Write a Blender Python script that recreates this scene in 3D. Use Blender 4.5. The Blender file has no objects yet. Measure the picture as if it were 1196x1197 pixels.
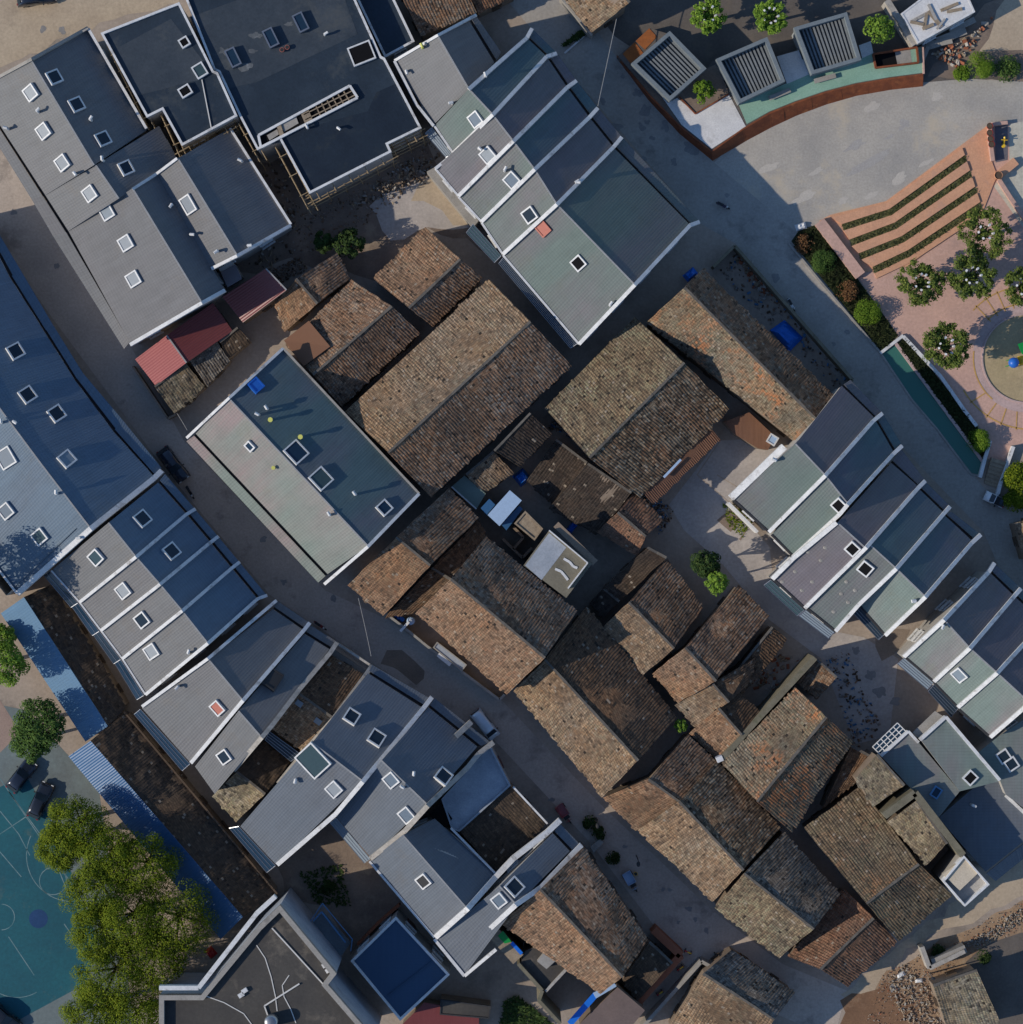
import bpy, math, random
from mathutils import Vector, Matrix, noise
random.seed(7)
R = math.radians
SC = bpy.context.scene
COL = SC.collection
CAMH = 290.0            # height of the drone above the ground, metres
CX, CY, MPP = 598.0, 598.5, 0.1   # picture centre, metres per pixel on the ground

def U(p, z=0.0):
    """the place at height z that the surveyed picture point p shows"""
    k = (CAMH - z) / CAMH * MPP
    return Vector(((p[0] - CX) * k, (CY - p[1]) * k, z))

# ------------------------------------------------------------------ materials
def newmat(name):
    m = bpy.data.materials.new(name); m.use_nodes = True
    nt = m.node_tree
    return m, nt, nt.nodes, nt.links, nt.nodes['Principled BSDF']

def N(nodes, kind, **kw):
    n = nodes.new(kind)
    for k, v in kw.items():
        setattr(n, k, v)
    return n

def ramp(nodes, stops):
    r = nodes.new('ShaderNodeValToRGB')
    el = r.color_ramp.elements
    while len(el) < len(stops): el.new(0.5)
    for e, (p, c) in zip(el, stops):
        e.position = p; e.color = (c[0], c[1], c[2], 1)
    return r

def mixc(nodes, links, fac, a, b, mode='MIX'):
    n = nodes.new('ShaderNodeMix'); n.data_type = 'RGBA'; n.blend_type = mode
    for s, v in ((n.inputs[0], fac), (n.inputs[6], a), (n.inputs[7], b)):
        if hasattr(v, 'is_output'): links.new(v, s)
        elif isinstance(v, (int, float)): s.default_value = v
        else: s.default_value = (v[0], v[1], v[2], 1)
    return n.outputs[2]

def math_(nodes, links, op, a, b=0.0):
    n = nodes.new('ShaderNodeMath'); n.operation = op
    for s, v in ((n.inputs[0], a), (n.inputs[1], b)):
        if hasattr(v, 'is_output'): links.new(v, s)
        else: s.default_value = v
    return n.outputs[0]

def noise_(nodes, links, vec, scale, detail=5, rough=0.6):
    n = nodes.new('ShaderNodeTexNoise'); n.inputs['Scale'].default_value = scale
    n.inputs['Detail'].default_value = detail; n.inputs['Roughness'].default_value = rough
    if vec is not None: links.new(vec, n.inputs['Vector'])
    return n.outputs['Fac']

def sharpen(nodes, links, v, lo, hi):
    n = nodes.new('ShaderNodeMapRange'); n.clamp = True
    n.inputs['From Min'].default_value = lo; n.inputs['From Max'].default_value = hi
    links.new(v, n.inputs['Value'])
    return n.outputs['Result']

MATS = {}
def surf(name, col, col2=None, scale=0.6, rough=0.9, spec=0.3, stain=None, amt=0.5, fine=6.0, bump=0.0, metal=0.0, bscale=20):
    """plain weathered surface: two colours mixed by noise, optional stain colour in blotches"""
    if name in MATS: return MATS[name]
    m, nt, nd, ln, b = newmat(name)
    geo = N(nd, 'ShaderNodeNewGeometry')
    pos = geo.outputs['Position']
    col2 = col2 or tuple(c * 0.72 for c in col)
    f1 = sharpen(nd, ln, noise_(nd, ln, pos, scale, 6, 0.65), 0.32, 0.68)
    c = mixc(nd, ln, f1, col, col2)
    f2 = noise_(nd, ln, pos, fine, 4, 0.7)
    v = math_(nd, ln, 'MULTIPLY_ADD', f2, 0.7); v.node.inputs[2].default_value = 0.65
    n = nd.new('ShaderNodeMix'); n.data_type = 'RGBA'; n.blend_type = 'MULTIPLY'; n.inputs[0].default_value = 1
    ln.new(c, n.inputs[6]); ln.new(v, n.inputs[7]); c = n.outputs[2]
    if stain:
        f3 = sharpen(nd, ln, noise_(nd, ln, pos, scale * 0.6 + 0.05, 8, 0.72), 0.56, 0.66)
        f3 = math_(nd, ln, 'MULTIPLY', f3, amt)
        c = mixc(nd, ln, f3, c, stain)
    ln.new(c, b.inputs['Base Color'])
    b.inputs['Roughness'].default_value = rough
    b.inputs['Specular IOR Level'].default_value = spec
    b.inputs['Metallic'].default_value = metal
    if bump:
        bp = N(nd, 'ShaderNodeBump'); bp.inputs['Strength'].default_value = bump; bp.inputs['Distance'].default_value = 0.05
        ln.new(noise_(nd, ln, pos, bscale, 4, 0.6), bp.inputs['Height']); ln.new(bp.outputs[0], b.inputs['Normal'])
    MATS[name] = m
    return m

def tile_mat(name, cols, lichen=(0.20, 0.19, 0.14), lamt=0.4, dark=(0.035, 0.028, 0.022), damt=0.45, orange=0.0, gain=1.0):
    """old clay pan tiles: every tile its own colour, lichen and soot in patches; UV is in metres"""
    if name in MATS: return MATS[name]
    m, nt, nd, ln, b = newmat(name)
    uv = N(nd, 'ShaderNodeUVMap').outputs[0]
    sep = N(nd, 'ShaderNodeSeparateXYZ'); ln.new(uv, sep.inputs[0])
    info = N(nd, 'ShaderNodeObjectInfo').outputs['Random']
    cu = math_(nd, ln, 'FLOOR', math_(nd, ln, 'DIVIDE', sep.outputs[0], 0.32))
    # rows are offset a little from column to column
    wn0 = N(nd, 'ShaderNodeTexWhiteNoise', noise_dimensions='1D'); ln.new(cu, wn0.inputs['W'])
    vo = math_(nd, ln, 'ADD', math_(nd, ln, 'DIVIDE', sep.outputs[1], 0.27), wn0.outputs['Value'])
    cv = math_(nd, ln, 'FLOOR', vo)
    cmb = N(nd, 'ShaderNodeCombineXYZ'); ln.new(cu, cmb.inputs[0]); ln.new(cv, cmb.inputs[1]); ln.new(info, cmb.inputs[2])
    wn = N(nd, 'ShaderNodeTexWhiteNoise', noise_dimensions='3D'); ln.new(cmb.outputs[0], wn.inputs['Vector'])
    k = len(cols)
    rp = ramp(nd, [(i / max(1, k - 1), tuple(x * gain for x in c)) for i, c in enumerate(cols)])
    ln.new(wn.outputs['Value'], rp.inputs[0])
    c = rp.outputs[0]
    # position in the plane of the roof, shifted per roof
    off = N(nd, 'ShaderNodeVectorMath', operation='ADD'); ln.new(uv, off.inputs[0])
    sh = N(nd, 'ShaderNodeCombineXYZ'); ln.new(math_(nd, ln, 'MULTIPLY', info, 91.0), sh.inputs[0]); ln.new(math_(nd, ln, 'MULTIPLY', info, 37.0), sh.inputs[2])
    ln.new(sh.outputs[0], off.inputs[1]); pos = off.outputs[0]
    # streaks that run down the slope
    mp = N(nd, 'ShaderNodeMapping'); mp.inputs['Scale'].default_value = (2.6, 0.35, 1); ln.new(pos, mp.inputs[0])
    st = sharpen(nd, ln, noise_(nd, ln, mp.outputs[0], 1.0, 5, 0.65), 0.35, 0.72)
    big = sharpen(nd, ln, noise_(nd, ln, pos, 0.30, 6, 0.68), 0.40, 0.66)
    big2 = sharpen(nd, ln, noise_(nd, ln, pos, 0.21, 5, 0.7), 0.47, 0.62)
    wv = N(nd, 'ShaderNodeTexWhiteNoise', noise_dimensions='3D')
    c2 = N(nd, 'ShaderNodeVectorMath', operation='ADD'); ln.new(cmb.outputs[0], c2.inputs[0]); c2.inputs[1].default_value = (17.3, 5.1, 2.2)
    ln.new(c2.outputs[0], wv.inputs['Vector'])
    sp = math_(nd, ln, 'GREATER_THAN', wv.outputs['Value'], 0.55)
    lf = math_(nd, ln, 'MULTIPLY', math_(nd, ln, 'MULTIPLY', big, sp), lamt)
    c = mixc(nd, ln, lf, c, lichen)
    df = math_(nd, ln, 'MULTIPLY', st, damt)
    c = mixc(nd, ln, df, c, dark)
    if orange:
        sp2 = math_(nd, ln, 'GREATER_THAN', wn.outputs['Value'], 0.35)
        of = math_(nd, ln, 'MULTIPLY', math_(nd, ln, 'MULTIPLY', big2, sp2), orange)
        c = mixc(nd, ln, of, c, (0.40, 0.165, 0.07))
    soot = sharpen(nd, ln, noise_(nd, ln, pos, 0.11, 7, 0.7), 0.50, 0.62)
    c = mixc(nd, ln, math_(nd, ln, 'MULTIPLY', soot, 0.42), c, tuple(x * 1.6 for x in dark))
    # slow drift between reddish and greyish batches of tiles
    hue = sharpen(nd, ln, noise_(nd, ln, pos, 0.16, 4, 0.6), 0.36, 0.64)
    tint = mixc(nd, ln, hue, (0.92, 0.95, 1.0), (1.10, 0.99, 0.88))
    c = mixc(nd, ln, 1.0, c, tint, 'MULTIPLY')
    # a few very dark slipped tiles, a few bright ones
    hole = math_(nd, ln, 'GREATER_THAN', wv.outputs['Value'], 0.99)
    c = mixc(nd, ln, hole, c, dark)
    bright = math_(nd, ln, 'LESS_THAN', wv.outputs['Value'], 0.018)
    c = mixc(nd, ln, math_(nd, ln, 'MULTIPLY', bright, 0.7), c, (0.31, 0.26, 0.20))
    # dark joint at the lower edge of each tile
    fr = math_(nd, ln, 'FRACT', vo)
    jt = math_(nd, ln, 'LESS_THAN', fr, 0.16)
    c = mixc(nd, ln, math_(nd, ln, 'MULTIPLY', jt, 0.5), c, dark)
    ln.new(c, b.inputs['Base Color'])
    b.inputs['Roughness'].default_value = 0.92; b.inputs['Specular IOR Level'].default_value = 0.2
    bp = N(nd, 'ShaderNodeBump'); bp.inputs['Strength'].default_value = 0.8; bp.inputs['Distance'].default_value = 0.06
    hh = math_(nd, ln, 'ADD', math_(nd, ln, 'MULTIPLY', wn.outputs['Value'], 0.5), fr)
    ln.new(hh, bp.inputs['Height']); ln.new(bp.outputs[0], b.inputs['Normal'])
    MATS[name] = m
    return m

def sheet_mat(name, col, tint=None, tamt=0.5, rough=0.6, spec=0.3, per=0.30, step=0.36, dirt=0.5, joint=0.75):
    """new pressed roofing sheets: fine steps across the slope, slow drift of colour, dust; UV in metres"""
    if name in MATS: return MATS[name]
    m, nt, nd, ln, b = newmat(name)
    uv = N(nd, 'ShaderNodeUVMap').outputs[0]
    sep = N(nd, 'ShaderNodeSeparateXYZ'); ln.new(uv, sep.inputs[0])
    info = N(nd, 'ShaderNodeObjectInfo').outputs['Random']
    off = N(nd, 'ShaderNodeVectorMath', operation='ADD'); ln.new(uv, off.inputs[0])
    sh = N(nd, 'ShaderNodeCombineXYZ'); ln.new(math_(nd, ln, 'MULTIPLY', info, 57.0), sh.inputs[0]); ln.new(math_(nd, ln, 'MULTIPLY', info, 23.0), sh.inputs[2])
    ln.new(sh.outputs[0], off.inputs[1]); pos = off.outputs[0]
    c = col
    if tint:
        mp = N(nd, 'ShaderNodeMapping'); mp.inputs['Scale'].default_value = (0.14, 0.06, 1); mp.inputs['Rotation'].default_value = (0, 0, 0.4); ln.new(pos, mp.inputs[0])
        f = sharpen(nd, ln, noise_(nd, ln, mp.outputs[0], 1.0, 2, 0.5), 0.38, 0.62)
        c = mixc(nd, ln, math_(nd, ln, 'MULTIPLY', f, tamt), col, tint)
    d1 = sharpen(nd, ln, noise_(nd, ln, pos, 0.55, 7, 0.72), 0.45, 0.75)
    c = mixc(nd, ln, math_(nd, ln, 'MULTIPLY', d1, dirt), c, tuple(x * 0.62 + 0.01 for x in col))
    mp2 = N(nd, 'ShaderNodeMapping'); mp2.inputs['Scale'].default_value = (3.2, 0.22, 1); ln.new(pos, mp2.inputs[0])
    d2 = sharpen(nd, ln, noise_(nd, ln, mp2.outputs[0], 1.0, 4, 0.6), 0.42, 0.8)
    c = mixc(nd, ln, math_(nd, ln, 'MULTIPLY', d2, dirt * 0.7), c, tuple(min(1, x * 1.35 + 0.02) for x in col))
    fr = math_(nd, ln, 'FRACT', math_(nd, ln, 'DIVIDE', sep.outputs[1], step))
    jt = math_(nd, ln, 'LESS_THAN', fr, 0.2)
    c = mixc(nd, ln, math_(nd, ln, 'MULTIPLY', jt, joint * 0.25), c, tuple(x * 0.45 for x in col))
    rs = sharpen(nd, ln, noise_(nd, ln, pos, 0.23, 8, 0.75), 0.56, 0.66)
    c = mixc(nd, ln, math_(nd, ln, 'MULTIPLY', rs, 0.30), c, (col[0] * 0.8 + .03, col[1] * 0.7 + .02, col[2] * 0.6 + .01))
    sp = sharpen(nd, ln, noise_(nd, ln, pos, 9.0, 3, 0.8), 0.62, 0.75)
    c = mixc(nd, ln, math_(nd, ln, 'MULTIPLY', sp, 0.22), c, (0.3, 0.28, 0.25))
    ln.new(c, b.inputs['Base Color'])
    b.inputs['Roughness'].default_value = rough; b.inputs['Specular IOR Level'].default_value = spec
    bp = N(nd, 'ShaderNodeBump'); bp.inputs['Strength'].default_value = 0.3; bp.inputs['Distance'].default_value = 0.02
    ln.new(fr, bp.inputs['Height']); ln.new(bp.outputs[0], b.inputs['Normal'])
    MATS[name] = m
    return m

def plain(name, col, rough=0.6, spec=0.4, metal=0.0, coat=0.0):
    if name in MATS: return MATS[name]
    m, nt, nd, ln, b = newmat(name)
    tc = N(nd, 'ShaderNodeTexCoord').outputs['Object']
    f = noise_(nd, ln, tc, 3.0, 5, 0.65)
    c = mixc(nd, ln, f, tuple(x * 0.82 for x in col), tuple(min(1, x * 1.12) for x in col))
    ln.new(c, b.inputs['Base Color'])
    b.inputs['Roughness'].default_value = rough; b.inputs['Specular IOR Level'].default_value = spec
    b.inputs['Metallic'].default_value = metal; b.inputs['Coat Weight'].default_value = coat
    MATS[name] = m
    return m

def leaf_mat(name, c1, c2, c3):
    if name in MATS: return MATS[name]
    m, nt, nd, ln, b = newmat(name)
    g = N(nd, 'ShaderNodeNewGeometry')
    rp = ramp(nd, [(0, c1), (0.55, c2), (1, c3)])
    ln.new(g.outputs['Random Per Island'], rp.inputs[0])
    f = sharpen(nd, ln, noise_(nd, ln, g.outputs['Position'], 0.9, 3, 0.6), 0.35, 0.65)
    c = mixc(nd, ln, math_(nd, ln, 'MULTIPLY', f, 0.45), rp.outputs[0], c1)
    ln.new(c, b.inputs['Base Color'])
    b.inputs['Roughness'].default_value = 0.7; b.inputs['Specular IOR Level'].default_value = 0.08
    tr = N(nd, 'ShaderNodeBsdfTranslucent'); ln.new(c, tr.inputs[0])
    mx = N(nd, 'ShaderNodeMixShader'); mx.inputs[0].default_value = 0.25
    ln.new(b.outputs[0], mx.inputs[1]); ln.new(tr.outputs[0], mx.inputs[2])
    ln.new(mx.outputs[0], nd['Material Output'].inputs[0])
    MATS[name] = m
    return m

# ------------------------------------------------------------------ objects
def origin(o):
    v = Vector((0, 0, 0))
    while o is not None:
        v = v + o.location; o = o.parent
    return v

def thing(name, label, cat, loc, group=None, rz=0.0):
    o = bpy.data.objects.new(name, None); COL.objects.link(o)
    o.location = loc; o.rotation_euler = (0, 0, rz); o.empty_display_size = 0.5
    o['label'] = label; o['category'] = cat
    if group: o['group'] = group
    return o

def tag(o, label, cat, group=None):
    o['label'] = label; o['category'] = cat
    if group: o['group'] = group
    return o

def raw(name, verts, faces, mat, smooth=False, uv=None):
    me = bpy.data.meshes.new(name); me.from_pydata([tuple(v) for v in verts], [], faces)
    me.materials.append(mat)
    if uv:
        l = me.uv_layers.new(name='UVMap')
        for i, loop in enumerate(me.loops): l.data[i].uv = uv[loop.vertex_index]
    if smooth:
        for p in me.polygons: p.use_smooth = True
    me.update()
    return me

def link(name, me, parent=None, loc=None, rot=None):
    o = bpy.data.objects.new(name, me); COL.objects.link(o)
    if parent is not None: o.parent = parent
    if loc is not None: o.location = loc
    if rot is not None: o.rotation_euler = rot
    return o

def mesh(name, verts, faces, mat, parent=None, smooth=False, uv=None):
    """verts in world metres; the object hangs under parent (which is not rotated)"""
    if parent is not None:
        org = origin(parent)
        return link(name, raw(name, [Vector(v) - org for v in verts], faces, mat, smooth, uv), parent)
    c = sum((Vector(v) for v in verts), Vector()) / len(verts); c.z = min(v[2] for v in verts)
    return link(name, raw(name, [Vector(v) - c for v in verts], faces, mat, smooth, uv), None, c)

class MB:
    """collects simple solids into one mesh"""
    def __init__(s): s.v = []; s.f = []
    def add(s, vs, fs):
        k = len(s.v); s.v += [Vector(v) for v in vs]; s.f += [tuple(i + k for i in f) for f in fs]; return s
    def box(s, c, d, ax=None, ay=None, az=None):
        ax = ax or Vector((1, 0, 0)); ay = ay or Vector((0, 1, 0)); az = az or Vector((0, 0, 1))
        c = Vector(c); vs = []
        for z in (-.5, .5):
            for y in (-.5, .5):
                for x in (-.5, .5): vs.append(c + ax * (x * d[0]) + ay * (y * d[1]) + az * (z * d[2]))
        return s.add(vs, [(0, 2, 3, 1), (4, 5, 7, 6), (0, 1, 5, 4), (2, 6, 7, 3), (0, 4, 6, 2), (1, 3, 7, 5)])
    def bar(s, p, q, w, h, drop=0.0):
        """a beam from p to q (top centre line), width w, height h below the line"""
        p = Vector(p); q = Vector(q); d = q - p
        if d.length < 1e-4: return s
        n = Vector((-d.y, d.x, 0))
        n = n.normalized() * (w / 2) if n.length > 1e-5 else Vector((w / 2, 0, 0))
        dn = Vector((0, 0, -h))
        vs = [p - n, p + n, q + n, q - n]; vs += [v + dn for v in vs]
        return s.add(vs, [(0, 3, 2, 1), (4, 5, 6, 7), (0, 1, 5, 4), (1, 2, 6, 5), (2, 3, 7, 6), (3, 0, 4, 7)])
    def tube(s, p, q, r0, r1=None, n=7, cap=True):
        r1 = r0 if r1 is None else r1
        p = Vector(p); q = Vector(q); d = (q - p)
        if d.length < 1e-5: return s
        d.normalize(); a = d.orthogonal().normalized(); b = d.cross(a)
        vs = []
        for (c, r) in ((p, r0), (q, r1)):
            for i in range(n):
                t = 2 * math.pi * i / n; vs.append(c + (a * math.cos(t) + b * math.sin(t)) * r)
        fs = [(i, (i + 1) % n, n + (i + 1) % n, n + i) for i in range(n)]
        if cap: fs += [tuple(range(n - 1, -1, -1)), tuple(range(n, 2 * n))]
        return s.add(vs, fs)
    def prism(s, poly, z0, z1):
        n = len(poly)
        zt = z1 if isinstance(z1, (list, tuple)) else [z1] * n
        vs = [Vector((p[0], p[1], z0)) for p in poly] + [Vector((p[0], p[1], z)) for p, z in zip(poly, zt)]
        fs = [(i, (i + 1) % n, n + (i + 1) % n, n + i) for i in range(n)]
        return s.add(vs, fs + [tuple(range(n, 2 * n)), tuple(range(n - 1, -1, -1))])
    def dome(s, c, rx, ry, rz, nu=14, nv=6, full=False):
        c = Vector(c); vs = []; lo = -math.pi / 2 if full else 0
        for j in range(nv + 1):
            e = lo + (math.pi / 2 - lo) * j / nv
            for i in range(nu):
                a = 2 * math.pi * i / nu
                vs.append(c + Vector((math.cos(a) * math.cos(e) * rx, math.sin(a) * math.cos(e) * ry, math.sin(e) * rz)))
        fs = [(j * nu + i, j * nu + (i + 1) % nu, (j + 1) * nu + (i + 1) % nu, (j + 1) * nu + i) for j in range(nv) for i in range(nu)]
        return s.add(vs, fs)
    def build(s, name, mat, parent=None, smooth=False):
        return mesh(name, s.v, s.f, mat, parent, smooth)
    def local(s, name, mat, parent=None, smooth=False, loc=None, rot=None):
        return link(name, raw(name, s.v, s.f, mat, smooth), parent, loc, rot)

def rough(poly, amp=9, step=14, seed=1):
    """a worn, uneven outline through the same corners"""
    out = []
    for a, b in zip(poly, poly[1:] + poly[:1]):
        L = math.hypot(b[0] - a[0], b[1] - a[1]); k = max(1, int(L / step))
        for i in range(k):
            t = i / k; x = a[0] + (b[0] - a[0]) * t; y = a[1] + (b[1] - a[1]) * t
            out.append((x + amp * noise.noise(Vector((x * .045, y * .045, seed))) + amp * .4 * noise.noise(Vector((x * .16, y * .16, seed + 5))), y + amp * noise.noise(Vector((x * .045, y * .045, seed + 9))) + amp * .4 * noise.noise(Vector((x * .16, y * .16, seed + 14)))))
    return out

def struct(name, poly, mat, z):
    o = mesh(name, [U(p, z) for p in poly], [tuple(range(len(poly)))], mat)
    if o.data.polygons[0].normal.z < 0: o.data.flip_normals()
    o['kind'] = 'structure'
    return o

# ------------------------------------------------------------------ roofs and houses
ZO = {}           # extra height of the new three-storey houses
NEWZ = 0.6
def newz(z): return z + NEWZ + max(0.0, z - 6.8) * 0.22     # height of a point of a new house: slopes near 27 degrees
HOUSES = []       # (root, ring, tops, style) kept to place windows afterwards

class Panel: pass

def panel(name, root, A, B, C, D, mat, per=0.32, amp=0.05, nv=10, sag=0.0, rag=0.0, thick=0.14, prof='sin'):
    """one roof slope, eave A-B, ridge D-C, with corrugations that run down the slope as real relief"""
    P = Panel(); P.A, P.B, P.C, P.D = A, B, C, D
    ea = (B - A); wid = ((B - A).length + (C - D).length) / 2
    slo = ((D - A).length + (C - B).length) / 2
    n = (C - A).cross(D - B)
    n.normalize()
    if n.z < 0: n = -n
    P.n = n; P.u = ea.normalized(); P.v = n.cross(P.u).normalized()
    if P.v.dot(((C + D) - (A + B))) < 0: P.v = -P.v
    k = max(2, int(round(wid / per))); nu = k * 4
    seed = random.uniform(0, 999)
    vs = []; uv = []
    rg = [random.gauss(0, rag) if rag else 0 for _ in range(nu // 4 + 2)]
    for j in range(nv + 1):
        t = j / nv
        for i in range(nu + 1):
            s = i / nu
            p = (A * (1 - s) + B * s) * (1 - t) + (D * (1 - s) + C * s) * t
            ph = s * k
            h = math.sin(2 * math.pi * ph)
            if prof == 'rib': h = 1.0 if (ph % 1) < 0.3 else -0.4
            if rag and j == 0: p = p - P.v * rg[int(ph)]
            if rag and 0 < j < nv: h += random.gauss(0, 0.35)
            sg = 0
            if rag: p = p - Vector((0, 0, 0.20 * math.sin(math.pi * s) * t)); p = p + P.u * (0.10 * noise.noise(Vector((seed, s * 3.0 + t * 5.0, t * 2.0))) * (1 if nv > 4 else 0))
            if sag: sg = sag * noise.noise(Vector((p.x * 0.28 + seed, p.y * 0.28, 0))) + sag * 0.45 * noise.noise(Vector((p.x * 1.1, p.y * 1.1 + seed, 0)))
            vs.append(p + n * (amp * h + sg)); uv.append((s * wid, t * slo))
    W = nu + 1
    fs = [(j * W + i, j * W + i + 1, (j + 1) * W + i + 1, (j + 1) * W + i) for j in range(nv) for i in range(nu)]
    # skirt and underside
    loop = [i for i in range(W)] + [j * W + nu for j in range(1, nv + 1)] + [nv * W + i for i in range(nu - 1, -1, -1)] + [j * W for j in range(nv - 1, 0, -1)]
    base = len(vs); m = len(loop)
    for q in loop:
        vs.append(vs[q] - n * (thick + amp)); uv.append(uv[q])
    for q in range(m):
        fs.append((loop[(q + 1) % m], loop[q], base + q, base + (q + 1) % m))
    fs.append(tuple(base + q for q in (0, nu, nu + nv, nu + nv + nu))[::-1])
    me_n = (Vector(vs[1]) - Vector(vs[0])).cross(Vector(vs[W]) - Vector(vs[0]))
    if me_n.dot(n) < 0: fs = [tuple(reversed(f)) for f in fs]
    P.obj = mesh(name, vs, fs, mat, root, uv=uv)
    P.root = root
    return P

def hit(P, p):
    """point of the slope's plane that the picture point p shows"""
    o = Vector((0, 0, CAMH)); g = U(p, 0); d = g - o
    t = (P.A - o).dot(P.n) / d.dot(P.n)
    return o + d * t

def pair(z): return z if isinstance(z, (tuple, list)) else (z, z)

def roofkind(mat):
    if mat.name in ('tile_rubble', 'tile_moss'): return dict(per=0.33, amp=0.014, nv=18, sag=0.26, rag=0.14, thick=0.16)
    if mat.name.startswith('tile'): return dict(per=0.33, amp=0.027, nv=16, sag=0.17, rag=0.08, thick=0.14)
    if mat.name.startswith('metal'): return dict(per=0.30, amp=0.010, nv=3, sag=0.02, rag=0.0, thick=0.06)
    return dict(per=0.31, amp=0.006, nv=3, sag=0.025, rag=0.0, thick=0.12)

def inset(ring, d):
    c = sum((Vector((p.x, p.y, 0)) for p in ring), Vector()) / len(ring)
    out = []
    for p in ring:
        w = c - Vector((p.x, p.y, 0))
        out.append(Vector((p.x, p.y, 0)) + w.normalized() * min(d, w.length * 0.4))
    return out

def house(label, e1, r, e2, z1, zr, z2, m1, m2=None, wall='wall_old', cat='house', group=None, cap=True, name=None, ov=0.35, style='old', capmat=None):
    z1 = pair(z1); zr = pair(zr)
    if style == 'new' and m1.name.startswith('sheet') and e2 is not None:
        z1 = tuple(newz(z) for z in z1); zr = tuple(newz(z) for z in zr); z2 = tuple(newz(z) for z in pair(z2)); lift = NEWZ
    else: lift = 0
    A, B = U(e1[0], z1[0]), U(e1[1], z1[1])
    D, C = U(r[0], zr[0]), U(r[1], zr[1])
    if e2 is not None:
        z2 = pair(z2); E, F = U(e2[0], z2[0]), U(e2[1], z2[1])
    base = (A + B + C + D) / 4; base.z = 0
    name = name or ('tiled_house' if m1.name.startswith('tile') else 'terraced_house' if style == 'new' else 'house')
    root = thing(name, label, cat, base, group)
    ZO[root.name] = lift
    H = Panel(); H.root = root
    H.p1 = panel('roof', root, A, B, C, D, m1, **roofkind(m1)); H.p2 = None
    if e2 is not None:
        m2 = m2 or m1
        H.p2 = panel('roof', root, F, E, D, C, m2, **roofkind(m2))
        ring = [A, B, C, F, E, D]
    else:
        ring = [A, B, C, D]
    ring2 = inset(ring, ov)
    tops = [p.z - 0.22 for p in ring]
    MB().prism(ring2, -0.05, tops).build('wall', MATS[wall], root)
    if cap:
        cm = capmat or (MATS['ridge_old'] if m1.name.startswith('tile') else MATS['ridge_new'])
        if m1.name.startswith('tile'):
            mb = MB(); k = max(2, int((C - D).length / 1.2)); last = D
            for i in range(1, k + 1):
                q = D.lerp(C, i / k) - Vector((0, 0, .20 * math.sin(math.pi * i / k)))
                mb.bar(last + Vector((0, 0, 0.17 + random.uniform(-.02, .03))), q + Vector((0, 0, 0.17 + random.uniform(-.02, .03))), random.uniform(.24, .32), 0.3); last = q
            mb.build('ridge_cap', cm, root)
        else:
            MB().bar(D + Vector((0, 0, 0.09)), C + Vector((0, 0, 0.09)), 0.16, 0.2).build('ridge_cap', cm, root)
    H.ring = ring2; H.tops = tops; H.style = style
    HOUSES.append(H)
    return H

def party(root, pts, w=0.42, h=0.75, mat=None, name='party_wall'):
    """a raised wall that follows picture points ((x, y), z)"""
    dz = ZO.get(root.name, 0) if root is not None else 0
    mb = MB(); q = [U(p, newz(z) if dz else z) for p, z in pts]
    for i, (a, b) in enumerate(zip(q, q[1:])): e = Vector((0, 0, .004 * i)); mb.bar(a + e, b + e, w, h)
    return mb.build(name, mat or MATS['white_wall'], root)

def awning(root, e, o, ze, zo, mat):
    dz = ZO.get(root.name, 0); zo += dz; ze += dz
    A, B = U(o[0], zo), U(o[1], zo); C, D = U(e[1], ze), U(e[0], ze)
    gap = 0.34 / max(0.3, (D - A).length)
    D2, C2 = D.lerp(A, gap), C.lerp(B, gap)
    k = dict(roofkind(mat)); k['nv'] = 2; k['thick'] = 0.05
    P = panel('awning', root, A, B, C2, D2, mat, **k)
    dn = Vector((0, 0, -0.35))
    mesh('gutter', [D + dn, C + dn, C2 + dn * 1.3, D2 + dn * 1.3, D + dn * 1.7, C + dn * 1.7, C2 + dn * 1.7, D2 + dn * 1.7],
         [(0, 1, 2, 3), (4, 7, 6, 5), (0, 4, 5, 1), (1, 5, 6, 2), (2, 6, 7, 3), (3, 7, 4, 0)], MATS['gutter'], root)
    return P

_sky = {}
def skylight(P, p, w=1.7, l=1.7, pane='glass_pale', tilt=0.0, open_=False, rot=0.0, frame='white_paint', hgt=0.36):
    w *= .94; l *= .94
    if pane == 'glass_pale': pane = ('glass_pale', 'glass_milky', 'glass_mid')[int(p[0] * 7 + p[1] * 3) % 3]
    key = (w, l, frame, hgt)
    if key not in _sky:
        mb = MB(); t = 0.17
        for sx in (-1, 1): mb.box((sx * (w - t) / 2, 0, hgt / 2 - .1), (t, l, hgt + .2))
        for sy in (-1, 1): mb.box((0, sy * (l - t) / 2, hgt / 2 - .1), (w - 2 * t, t, hgt + .2))
        _sky[key] = raw('skylight', mb.v, mb.f, MATS[frame])
    kp = ('p', w, l, pane)
    if kp not in _sky:
        mb = MB(); mb.box((0, 0, hgt - .1 if not open_ else 0.05), (w - 0.33, l - 0.33, 0.04))
        _sky[kp] = raw('pane', mb.v, mb.f, MATS[pane])
    c = hit(P, p)
    u = P.u; v = P.v; n = P.n
    if rot: 
        q = Matrix.Rotation(rot, 3, n); u = q @ u; v = q @ v
    if u.cross(v).dot(n) < 0: u = -u
    M = Matrix((u, v, n)).transposed()
    o = link('skylight', _sky[key], P.root, c - origin(P.root), M.to_euler())
    link('pane', _sky[kp], o)
    return o

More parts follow.
